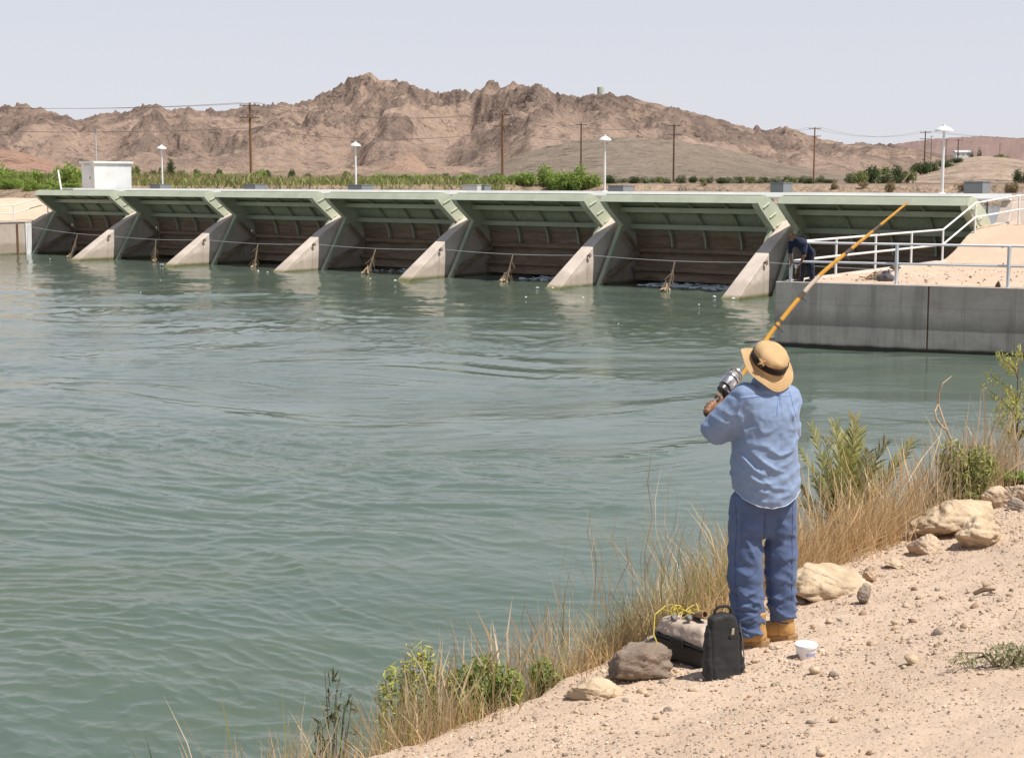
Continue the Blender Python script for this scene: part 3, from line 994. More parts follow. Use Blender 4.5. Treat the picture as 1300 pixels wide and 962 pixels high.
# reposition the survey of the crest fittings along the dam
for o, px in zip([x for x in COL.objects if x.name.startswith("hoist_box")], (206, 326, 459)):
    o.location = W(at_v(px, 7.0), 7.0, CREST - 0.12)
crest_box(at_v(603, 7.0), 7.0, 1.0, 0.8, 0.36, "pale grey box on the crest left of the tall double crossarm pole", base=CREST - 0.12, mat=pale_grey)
crest_box(at_v(616, 7.2), 7.2, 0.35, 0.5, 0.36, "narrow dark box beside the pale grey box on the crest", base=CREST - 0.12)
crest_box(at_v(787, 7.0), 7.0, 0.85, 0.8, 0.36, "grey box just right of the middle lamp post on the dam crest", base=CREST - 0.12)
crest_box(at_v(990, 6.6), 6.6, 0.62, 0.8, 0.42, "tall dark box on legs behind the pier nearest the man in navy", leg=0.95, base=3.0)
crest_box(at_v(1237, 6.8), 6.8, 0.75, 0.8, 0.46, "dark box on a frame above the right end of the dam", leg=0.95, base=3.0)


def lamp_post(px, top, label, r=0.045, shade=0.30):
    v = 7.6
    root = empty("lamp_post", W(at_v(px, v), v, 3.86), ANG)
    h = at(px, top, root.location.y).z - 3.86
    MB().lathe([(0.16, 0), (0.16, 0.10), (0.10, 0.14)], 16).build("base", white_paint, root)
    MB().tube([(0, 0, 0.1), (0, 0, h * 0.5), (0, 0, h * 0.52), (0, 0, h - 0.12)], [r * 1.25, r * 1.15, r, r * 0.9], 10).build("pole", white_paint, root, smooth=True)
    MB().lathe([(shade, h - 0.22), (shade * 0.98, h - 0.18), (shade * 0.72, h - 0.10), (shade * 0.3, h - 0.035), (0.05, h - 0.02), (0.05, h + 0.05), (0.01, h + 0.06)], 20).build("lamp_shade", white_paint, root, smooth=True)
    MB().lathe([(0.05, h - 0.24), (0.12, h - 0.21), (0.12, h - 0.15)], 14).build("globe", mat_plain("globe", (0.7, 0.7, 0.65), 0.3), root, smooth=True)
    tag(root, label, "lamp", "white lamp posts on the dam crest")


lamp_post(209, 184, "white lamp post on the dam crest just right of the control shed")
lamp_post(453, 180, "white lamp post on the crest between the shed and mid dam, below the highest peak")
lamp_post(767, 172, "white lamp post on the crest left of the gravel hill pole, below the water tank")
lamp_post(1193, 159, "tall white lamp post on the crest near the right end of the dam", 0.05, 0.36)

# control shed
Y = 86.5
shed_p = W(at_v(125, 7.0), 6.9, 3.86)
shed = empty("control_shed", shed_p, ANG)
MB().box(-1.35, 0.0, 0.0, 2.8, 0, 1.66).build("wall", white_paint, shed, bevel=0.01)
MB().box(-1.45, 0.10, -0.10, 2.90, 1.665, 1.80).build("roof", white_paint, shed, bevel=0.01)
dd = MB().box(-1.15, -0.3, -0.025, -0.002, 0.05, 1.55).build("door", white_paint, shed, bevel=0.006)
MB().box(-0.45, -0.38, -0.06, -0.027, 0.68, 0.84).build("handle", steel_grey, dd)
MB().box(-1.1, -0.5, -0.02, -0.0015, 1.57, 1.63).build("vent", pale_grey, shed)
tag(shed, "white flat roofed control shed standing on the left of the dam crest", "shed")
mast = empty("antenna_mast", W(at_v(126.5, 9.2), 9.2, 3.4))
MB().tube([(0, 0, 0), (0, 0, 4.2)], [0.05, 0.035], 6).build("mast", pale_grey, mast)
MB().tube([(0, 0, 4.1), (0, 0, 4.45)], 0.055, 6).build("antenna", steel_grey, mast)
tag(mast, "thin grey antenna mast rising behind the white control shed", "antenna")

# safety cable with debris
pts = []
for i in range(8):
    p = W(uc(i) + 0.42, 2.15, 1.32 if i else 1.5)
    pts.append(p)
pts = [W(uc(0) + 0.42, 2.3, 1.7)] + pts[1:]
dense = []
for a, b in zip(pts[:-1], pts[1:]):
    for j in range(8):
        q = j / 8; p = a.lerp(b, q); p.z -= 0.10 * 4 * q * (1 - q); dense.append(p)
dense.append(pts[-1])
o = MB().tube([tuple(p) for p in dense], 0.010, 5).build("safety_cable", pale_grey, None, smooth=True)
tag(o, "thin steel cable strung from pier to pier in front of the gates", "cable")
wood = mat_plain("dead_wood", (0.30, 0.22, 0.15), 0.9, 0.4, 14)
pale_wood = mat_plain("pale_driftwood", (0.46, 0.34, 0.22), 0.9, 0.3, 14)
DEB = [(97, 291, 86, 324), (203, 296, 201, 331), (330, 300, 324, 339), (484, 305, 472, 346), (643, 311, 633, 356), (863, 319, 853, 366), (1090, 326, 1086, 345)]
DL = ["at the far left gate", "at the second gate", "at the third gate", "at the middle gate", "at the fifth gate with twigs trailing in the water", "at the foaming sixth gate with a tan clump below", "behind the sloping handrail"]
rd = random.Random(12)
for i, (x0, y0, x1, y1) in enumerate(DEB):
    # hanging point on the cable
    mid = min(dense, key=lambda p: abs(at(x0, y0, p.y).x - p.x))
    base = mid.copy(); base.z = 0
    lean = (x1 - x0) / FPX * base.y
    root = empty("hanging_debris", base)
    MB().tube([(0, 0, mid.z), (lean * 0.4, -0.05, mid.z * 0.55), (lean, -0.1, -0.2)], [0.03, 0.035, 0.05], 6).build("pole", wood, root)
    mb = MB()
    for j in range(12):
        a = rd.uniform(0.1, 0.75); z = mid.z * (1 - a)
        ln = rd.uniform(0.25, 0.7)
        mb.tube([(lean * a, -0.05, z), (lean * a + rd.uniform(-0.35, 0.2), rd.uniform(-0.2, 0.2), max(-0.1, z - ln))], [0.014, 0.006], 4)
    mb.build("twigs", wood, root)
    mb = MB()
    for j in range(14):
        w = 1.0 if i in (4, 5, 3) else 0.5
        mb.tube([(lean + rd.uniform(-0.3, 0.12) * w, rd.uniform(-0.15, 0.15), rd.uniform(-0.05, 0.06)), (lean + rd.uniform(-0.05, 0.14), rd.uniform(-0.1, 0.1), rd.uniform(0.15, 0.42) * w)], [0.045, 0.02], 5)
    mb.build("clump", pale_wood, root)
    tag(root, "driftwood pole hanging from the cable " + DL[i], "driftwood", "debris hanging from the safety cable")

# ================================================================== UTILITY POLES AND WIRES
pole_wood = mat_plain("pole_wood", (0.24, 0.125, 0.055), 0.85, 0.3, 6)
pole_dark = mat_plain("pole_wood_dark", (0.13, 0.08, 0.05), 0.85, 0.3, 6)
UP = [(319, 130, 185, 2, pole_wood, "tall brown utility pole above the third gate, left of the highest peak"),
      (638, 142, 200, 2, pole_wood, "tall brown utility pole with two crossarms rising mid dam"),
      (737.5, 156, 300, 1, pole_dark, "dark utility pole rising behind the round green bushes"),
      (855, 157, 262, 2, pole_dark, "utility pole in front of the smooth gravel hill"),
      (1033, 161, 300, 2, pole_wood, "utility pole standing left of the dark green thicket on the far bank"),
      (1173, 166, 340, 2, pole_dark, "utility pole just left of the right end lamp post"),
      (1215, 176, 380, 1, pole_dark, "single crossarm pole in front of the tan mound at the right"),
      (1181, 172, 700, 1, pole_dark, "tiny far pole between the right lamp post and its neighbour pole"),
      (1200, 176, 760, 1, pole_dark, "tiny distant pole just right of the right end lamp post"),
      (1268, 182, 800, 1, pole_dark, "tiny distant pole at the far right against the purple hills")]
tops = {}
for i, (px, top, Y, arms, m, lab) in enumerate(UP):
    g = at(px, 228, Y)
    zb = min(zfar(px, Y), 12)
    root = empty("utility_pole", (g.x, Y, zb - 0.6))
    h = at(px, top, Y).z - root.location.z
    MB().tube([(0, 0, 0), (0, 0, h)], [0.19, 0.125], 8).build("pole", m, root, smooth=True)
    for j in range(arms):
        z = h - 0.35 - 1.5 * j
        w = 1.25 if Y < 600 else 0.9
        arm = MB().bar((-w, -0.16, z), (w, -0.16, z), 0.13).build("crossarm", m, root)
        for q in (-0.92, -0.45, 0.45, 0.92):
            MB().lathe([(0.045, z + 0.07), (0.07, z + 0.16), (0.05, z + 0.24)], 6).xf(Matrix.Translation((q * w, -0.16, 0))).build("insulator", pale_grey, arm)
    tops[i] = [Vector((root.location.x, Y - 0.16, root.location.z + h - 0.15 - 1.5 * j)) for j in range(arms)]
    tag(root, lab, "utility pole", "wooden utility poles beyond the dam")
wire_mat = mat_plain("wire", (0.10, 0.08, 0.07), 0.6)


def wire(a, b, sag, label, r=0.022):
    p = [a.lerp(b, q) - Vector((0, 0, sag * 4 * q * (1 - q))) for q in np.linspace(0, 1, 15)]
    o = MB().tube([tuple(x) for x in p], r, 4).build("power_line", wire_mat)
    tag(o, label, "wire", "power lines between the utility poles")


L0 = at(-330, 118, 165)
offs = (-1.15, 0.9)
for j, dx in enumerate(offs):
    d = Vector((dx, 0, 0.12))
    nm = ("outer", "inner")[j]
    wire(L0 + d, tops[0][0] + d, 1.2, "upper %s power line running left from the tall left pole" % nm)
    wire(tops[0][0] + d, tops[1][0] + d, 1.3, "upper %s power line between the two tallest poles" % nm)
    wire(tops[1][0] + d, tops[3][0] + d, 1.6, "upper %s power line between the mid dam pole and the gravel hill pole" % nm)
    wire(tops[3][0] + d, tops[4][0] + d, 1.6, "upper %s power line between the gravel hill pole and the far bank pole" % nm)
    wire(tops[4][0] + d, tops[5][0] + d, 1.6, "upper %s power line between the far bank pole and the right lamp post" % nm)
    wire(tops[5][0] + d, at(1450, 172, 420) + d, 1.5, "upper %s power line leaving the frame at the right" % nm)
d = Vector((-1.0, 0, 0.1))
wire(L0 + Vector((0, 0, -2.9)), tops[0][1] + Vector((0, 0, -1.5)), 0.9, "lower power line running left from the tall left pole", 0.03)
wire(tops[0][1] + Vector((0, 0, -1.5)), tops[1][1] + Vector((0, 0, -1.0)), 1.2, "lower power line between the two tallest poles", 0.03)
wire(tops[1][1] + Vector((0, 0, -1.0)), tops[3][1] + Vector((0, 0, -0.6)), 1.2, "lower power line between the mid dam pole and the gravel hill pole")

# ================================================================== WATER TANK, FAR HUTS
tk = empty("water_tank", at(762.5, 121, 1700))
s = 1700 / FPX
tmat = mat_plain("tank_paint", (0.36, 0.42, 0.33), 0.6, 0.1, 0.3)
MB().lathe([(4.3 * s, -4 * s), (4.3 * s, 9.6 * s), (4.0 * s, 10.4 * s), (0.3, 11.0 * s)], 24).build("tank_shell", tmat, tk, smooth=True)
MB().tube([(-1.8 * s, -4.0 * s, -3 * s), (-1.8 * s, -4.0 * s, 10.0 * s)], 0.28, 6).build("ladder", pale_grey, tk)
tag(tk, "pale green cylindrical water tank on top of the desert hill", "water tank")
hut = empty("far_house", at(1222, 198, 900))
MB().box(-5, 4, -3, 3, -3, 2.4).build("wall", white_paint, hut)
MB().prism([(-3.4, 2.41), (3.4, 2.41), (0, 3.6)], -5.4, 4.4).build("roof", pale_grey, hut)
for x in (-3.2, -0.6, 2.2): MB().box(x - 0.5, x + 0.5, -3.06, -3.004, 0.4, 1.5).build("window", steel_grey, hut)
tag(hut, "tiny white house far off at the right below the purple hills", "house")

# ================================================================== FAR VEGETATION
leaf = mat_leaf("leaf", 0.3)


def leaf_cloud(blobs, n, size, cols, rng, droop=0.0, up=0.0, elong=1.6):
    """n leaf-shaped faces through the volumes of ellipsoid blobs; each blob (cx, cy, cz, rx, ry, rz)"""
    B = np.array(blobs); w = B[:, 3] * B[:, 4] * B[:, 5]; k = rng.choice(len(B), n, p=w / w.sum())
    d = rng.normal(size=(n, 3)); d /= np.linalg.norm(d, axis=1)[:, None]
    rad = rng.uniform(0.25, 1.0, n) ** 0.5
    c = B[k, :3] + d * B[k, 3:] * rad[:, None]
    nrm = d + rng.normal(size=(n, 3)) * 0.9; nrm[:, 2] += up; nrm /= np.linalg.norm(nrm, axis=1)[:, None]
    ax = rng.normal(size=(n, 3)); ax[:, 2] += droop
    t = np.cross(nrm, ax); t /= np.linalg.norm(t, axis=1)[:, None]; b = np.cross(nrm, t)
    s = size * rng.uniform(0.5, 1.3, n)
    p0 = c - b * (s * elong)[:, None]; p1 = c + t * (s * 0.5)[:, None]; p2 = c + b * (s * elong)[:, None]; p3 = c - t * (s * 0.5)[:, None]
    V = np.stack([p0, p1, p2, p3], 1).reshape(-1, 3)
    F = np.arange(4 * n).reshape(n, 4)
    cc = np.array(cols)[rng.integers(0, len(cols), n)] * rng.uniform(0.75, 1.25, (n, 1))
    return V, F, np.repeat(cc, 4, 0)


def bush_mesh(seed, n, size, cols, lumps=7, tall=1.0, up=0.0, elong=1.6, droop=0.0):
    rng = np.random.default_rng(seed)
    blobs = []
    for i in range(lumps):
        a = rng.uniform(0, 6.28); r = rng.uniform(0.0, 0.62)
        hz = rng.uniform(0.25, 0.75) * tall
        q = rng.uniform(0.26, 0.44)
        blobs.append((r * math.cos(a), r * math.sin(a), hz * (1 - 0.35 * r), q, q, q * rng.uniform(0.8, 1.3) * tall))
    V, F, C = leaf_cloud(blobs, n, size, cols, rng, droop, up, elong)
    V[:, 2] = np.maximum(V[:, 2], 0.0)
    return V, F, C


GREEN_BRIGHT = [(0.261, 0.352, 0.068), (0.330, 0.410, 0.103), (0.182, 0.261, 0.049)]
GREEN_OLIVE = [(0.221, 0.255, 0.078), (0.287, 0.299, 0.121), (0.144, 0.177, 0.056)]
GREEN_DARK = [(0.080, 0.112, 0.040), (0.112, 0.136, 0.048), (0.064, 0.088, 0.032)]
GREEN_GREY = [(0.192, 0.216, 0.112), (0.256, 0.256, 0.144), (0.144, 0.160, 0.080)]
DRY = [(0.30, 0.22, 0.11), (0.36, 0.27, 0.15), (0.24, 0.17, 0.08)]
twig_mat = mat_plain("twig", (0.17, 0.12, 0.08), 0.9, 0.3, 10)
BMESH = {}


def bush_proto(kind, var):
    key = (kind, var)
    if key in BMESH: return BMESH[key]
    cols, tall, up, n, size, el = {"bright": (GREEN_BRIGHT, 1.0, 0.3, 1500, 0.052, 1.7), "olive": (GREEN_OLIVE, 0.9, 0.2, 1100, 0.06, 1.6),
        "dark": (GREEN_DARK, 0.95, 0.2, 1000, 0.065, 1.5), "grey": (GREEN_GREY, 0.8, 0.2, 1000, 0.06, 1.6), "dry": (DRY, 0.7, 0.6, 700, 0.05, 2.6),
        "feather": (GREEN_BRIGHT, 1.25, 0.0, 1400, 0.035, 4.2)}[kind]
    V, F, C = bush_mesh(hash((kind[0], var)) % 1 + 11 * var + len(kind) * 101 + ord(kind[0]), n, size, cols, 8 + var, tall, up, el, 2.5 if kind == "feather" else 0)
    f = np_mesh("foliage", V, F, leaf, None, col=C)
    mb = MB(); r = random.Random(var)
    for i in range(6):
        a = r.uniform(0, 6.28); mb.tube([(0.05 * math.cos(a), 0.05 * math.sin(a), -0.05), (0.4 * math.cos(a), 0.4 * math.sin(a), 0.6 * tall)], [0.03, 0.008], 5)
    s = mb.build("stem", twig_mat)
    BMESH[key] = (f, s)
    return BMESH[key]


def far_bush(px, top, bot, wpx, Y, kind, label, group, seed, name="desert_shrub", cat="shrub"):
    r = random.Random(seed)
    while Y < 230 and px > 120 and to_uv((px - 650) / FPX * Y, Y)[1] < 57: Y += 2
    zb = zfar(px, Y)
    p = at(px, bot, Y); zb = min(zb, 40) if zb > -1 else p.z
    z1 = at(px, top, Y).z
    h = max(z1 - zb, 0.4); w = wpx / FPX * Y * 0.68
    f, s = bush_proto(kind, seed % 3)
    root = empty(name, (p.x, Y, zb - 0.05), r.uniform(0, 6.28))
    tall = {"bright": 1.0, "olive": 0.9, "dark": 0.95, "grey": 0.8, "dry": 0.7, "feather": 1.25}[kind]
    root.scale = (w, w, h / tall / 1.02)
    for src in (f, s):
        c = src.copy(); COL.objects.link(c); c.parent = root
    tag(root, label, cat, group)


rv = random.Random(99)
# thicket beyond the left end
for i in range(15):
    px = -70 + i * 13.0 + rv.uniform(-5, 5)
    if 98 < px < 112: pass
    far_bush(px, rv.uniform(209, 221) - (6 if i in (5, 12) else 0), 250, rv.uniform(24, 38), rv.uniform(104, 116), "feather" if i % 2 else "bright",
             "green feathery shrub in the thicket behind the left end of the dam", "thicket behind the left end of the dam", i, "tamarisk_shrub")
for i in range(13):
    px = -60 + i * 12.5 + rv.uniform(-4, 4)
    far_bush(px, rv.uniform(222, 234), 250, rv.uniform(24, 36), rv.uniform(97.5, 102), "bright" if i % 3 else "feather",
             "bright green shrub in the front of the thicket at the left end", "front row of the thicket at the left end", i + 210, "tamarisk_shrub")
for i in range(11):
    px = 228 + i * 10.5 + rv.uniform(-4, 4)
    far_bush(px, rv.uniform(212, 224), 240, rv.uniform(16, 30), rv.uniform(122, 142), "feather" if i % 3 else "olive",
             "green shrub in the clump between the left lamp post and the tall left pole", "green clump left of the tall left pole", i + 20, "tamarisk_shrub")
for i, (px, top, w) in enumerate([(173, 209, 15), (186, 218, 10), (196, 214, 10), (205, 211, 12), (218, 201, 14), (221, 221, 12), (250, 213, 14), (279, 214, 16), (340, 214, 13), (370, 216, 14), (372, 213, 8), (390, 219, 12), (440, 216, 15), (455, 221, 12), (565, 219, 12)]):
    far_bush(px, top, 226, w, 330 + 20 * (i % 5), "dark" if i % 3 else "olive", "small dark tree far off beyond the green field on the left", "small dark trees beyond the field", i + 40, "mesquite_tree", "tree")
for i in range(30):
    px = 330 + i * 11.5 + rv.uniform(-5, 5)
    far_bush(px, rv.uniform(221, 229), 240, rv.uniform(12, 24), rv.uniform(124, 190), ("olive", "grey", "feather", "dry", "olive")[i % 5],
             "low scrub bush in the mixed strip behind the middle of the dam", "low scrub behind the middle of the dam", i + 60)
for i in range(14):
    px = 470 + i * 13 + rv.uniform(-6, 6)
    far_bush(px, rv.uniform(216, 224), 240, rv.uniform(22, 34), rv.uniform(118, 128), "feather" if i % 2 else "olive",
             "loose light green shrub left of the mid dam pole", "loose green shrubs left of the mid dam pole", i + 100, "tamarisk_shrub")
for i, (px, top, w) in enumerate([(655, 218, 30), (672, 214, 30), (690, 211, 34), (706, 214, 28), (722, 212, 32), (738, 211, 34), (750, 217, 24), (642, 221, 24), (664, 222, 30), (714, 220, 30), (700, 217, 30)]):
    far_bush(px, top, 240, w, 112 + (i * 5) % 9, "bright", "dense bright green shrub in the row between mid dam pole and middle lamp post", "bright green row behind mid dam", i + 120, "willow_shrub")
for i in range(26):
    px = 770 + i * 11.3 + rv.uniform(-4, 4)
    far_bush(px, rv.uniform(221, 228) - (0.5 if 830 < px < 990 else 0), 234, rv.uniform(12, 22), rv.uniform(150, 200), ("dark", "olive", "grey", "dark", "grey")[i % 5],
             "low dark green shrub in the hedge line along the far bank", "hedge line along the far bank", i + 140)
for i, (px, top, w, k) in enumerate([(1092, 214, 26, "olive"), (1106, 209, 26, "dark"), (1122, 210, 26, "olive"), (1140, 209, 24, "dark"), (1152, 212, 20, "olive"), (1080, 218, 20, "grey"), (1130, 216, 30, "grey")]):
    far_bush(px, top, 232, w, 165 + 4 * (i % 3), k, "rounded green bush in the thicket on the far bank at the right", "thicket on the far bank right of the sixth pole", i + 170)
for i, (px, top, w) in enumerate([(1170, 204, 26), (1184, 206, 22), (1200, 202, 26), (1213, 199, 18), (1162, 208, 18)]):
    far_bush(px, top, 224, w, 250 + 8 * i, "dark", "dark bush behind the right end lamp post", "dark bushes behind the right lamp post", i + 180)
for i, (px, top, w, Y, k) in enumerate([(1095, 228, 14, 107, "dry"), (1130, 227, 14, 106, "dry"), (894, 232, 9, 106, "dry"), (1285, 226, 18, 104, "dry"), (1290, 214, 16, 190, "dark"), (1270, 192, 20, 400, "olive"), (1242, 190, 10, 450, "dark"), (1232, 191, 8, 450, "dark"), (1225, 229, 30, 110, "dry"), (1060, 229, 12, 110, "dry"), (1305, 212, 20, 190, "dark")]):
    labs = ["round dry tumbleweed on the far bank below the green thicket", "round dry tumbleweed on the far bank right of the leaning stick", "small dry bush on the far bank above the sixth gate", "dry bush on the tan bank at the far right",
            "dark green bush at the right edge beside the tan mound", "olive bush on the crest of the tan mound", "small dark bush on the mound near the white house, right one", "small dark bush on the mound near the white house, left one",
            "wide faded dry brush on the far bank above the right end box", "small dry tuft on the far bank left of the tumbleweeds", "dark bush just outside the right edge beside the mound"]
    far_bush(px, top, 240, w, Y, k, labs[i], None, i + 190)
st_ = empty("leaning_stick", at(1151, 225, 112))
MB().tube([(-0.34, 0, -0.42), (0.30, 0, 0.42)], [0.05, 0.04], 6).build("stick", pale_wood, st_)
tag(st_, "pale stick leaning on the far bank beside the green thicket", "stick")
# prototypes themselves are not part of the place
for f, s in BMESH.values():
    bpy.data.objects.remove(f); bpy.data.objects.remove(s)
BMESH.clear()


def reed_belt():
    """reeds and dry brush along the far bank, too many to count"""
    rng = np.random.default_rng(61); n = 42000
    px = rng.uniform(-90, 650, n); Y = rng.uniform(104, 190, n)
    # the thick front edge along the top of the bank
    m = 9000
    uu = rng.uniform(-62, 12, m); vv = rng.uniform(55.8, 61, m)
    wx_ = T6.x + ROOT_U.x * uu + ROOT_V.x * vv; wy_ = T6.y + ROOT_U.y * uu + ROOT_V.y * vv
    px = np.concatenate([px, wx_ / wy_ * FPX + 650]); Y = np.concatenate([Y, wy_]); k_ = px < 655; px, Y = px[k_], Y[k_]; n = len(px)
    x = (px - 650) / FPX * Y
    u, v = to_uv(x, Y); ok = (v > 52 + 3 * rng.random(n)) | ((u < -55) & (v > 6))
    patch = fbm(x / 9, Y / 14, 3, 171)
    ok &= (patch > -0.15 - 0.2 * rng.random(n)) | (v < 60)
    x, Y, px, patch = x[ok], Y[ok], px[ok], patch[ok]; n = len(x)
    z = np.array([zfar(a, b) for a, b in zip(px, Y)])
    h = rng.uniform(0.2, 0.75, n) * (1 + 1.3 * np.clip(patch, 0, 1)); w = rng.uniform(0.03, 0.075, n)
    a = rng.uniform(0, 6.28, n); lx = rng.normal(0, 0.5, n) * h; ly = rng.normal(0, 0.5, n) * h
    dx, dy = np.cos(a) * w, np.sin(a) * w
    V = np.stack([np.stack([x - dx, Y - dy, z - 0.1], -1), np.stack([x + dx, Y + dy, z - 0.1], -1), np.stack([x + dx * 0.6 + lx * 0.5, Y + dy * 0.6 + ly * 0.5, z + h * 0.6], -1), np.stack([x + lx, Y + ly, z + h], -1)], 1).reshape(-1, 3)
    dry = np.clip(0.5 + 1.6 * fbm(x / 16, Y / 16, 2, 175) + rng.normal(0, 0.25, n), 0, 1)[:, None]
    c = np.array([0.27, 0.31, 0.095]) * (1 - dry) + np.array([0.40, 0.315, 0.165]) * dry
    c = c * rng.uniform(0.7, 1.25, (n, 1))
    o = np_mesh("reeds", V, np.arange(4 * n).reshape(n, 4), leaf, col=np.repeat(c, 4, 0))
    tag(o, kind="stuff")


reed_belt()


ORD = ["first", "second", "third", "fourth", "fifth", "sixth", "seventh", "eighth", "ninth", "tenth", "eleventh", "twelfth", "thirteenth", "fourteenth", "fifteenth"]


def ordinals():
    """shrubs of a clump told apart by their place along it"""
    groups = {}
    for o in COL.objects:
        if o.get("category") in ("shrub", "tree") and o.get("group"): groups.setdefault(o["group"], []).append(o)
    for g, os_ in groups.items():
        if len(os_) > 15: continue
        os_.sort(key=lambda o: o.location.x / o.location.y)
        kind = " ".join(os_[0]["label"].split()[:4]).split(" in")[0].split(" left")[0].split(" behind")[0].split(" beyond")[0]
        kind = {"tree": "small dark tree"}.get(os_[0]["category"], kind)
        for i, o in enumerate(os_):
            where = g if g.startswith(("thicket", "small", "green", "bright", "loose", "dark", "low", "hedge")) else g
            o["label"] = "%s, %s from left, %s" % (kind, ORD[i], where) if i else "%s, leftmost, %s" % (kind, where)


ordinals()


def platform_bits():
    rng = np.random.default_rng(77); n = 900
    a = rng.uniform(0.6, 22, n); b = np.abs(rng.normal(0, 6, n)) % 16 + 0.35
    P = A.xy.to_3d(); x = A.x + FD.x * a + BD.x * b; y = A.y + FD.y * a + BD.y * b
    z = slab_z(a, b)
    r = 0.012 * np.exp(np.abs(rng.normal(0, 0.7, n)))
    V0 = np.array([(1, 0, 0), (0, 1, 0), (-1, 0, 0), (0, -1, 0), (0, 0, 0.8), (0, 0, -0.6)], float)
    F0 = np.array([(0, 1, 4), (1, 2, 4), (2, 3, 4), (3, 0, 4), (1, 0, 5), (2, 1, 5), (3, 2, 5), (0, 3, 5)])
    q = V0[None] * r[:, None, None] * (1 + 0.4 * rng.normal(size=(n, 6, 1)))
    V = (q + np.stack([x, y, z + r * 0.4 + 0.02], -1)[:, None]).reshape(-1, 3)
    F = (F0[None] + (np.arange(n) * 6)[:, None, None]).reshape(-1, 3)
    c = np.array([(0.45, 0.33, 0.24), (0.25, 0.18, 0.13), (0.55, 0.45, 0.36), (0.18, 0.13, 0.09)])[rng.integers(0, 4, n)]
    o = np_mesh("gravel", V, F, leaf, col=np.repeat(c, 6, 0)); tag(o, kind="stuff")


platform_bits()

# ================================================================== SIGNED-DISTANCE MODELLING (one continuous surface per garment or body)
def smin(a, b, k):
    if k <= 0: return np.minimum(a, b)
    h = np.clip(0.5 + 0.5 * (b - a) / k, 0, 1)
    return b + (a - b) * h - k * h * (1 - h)


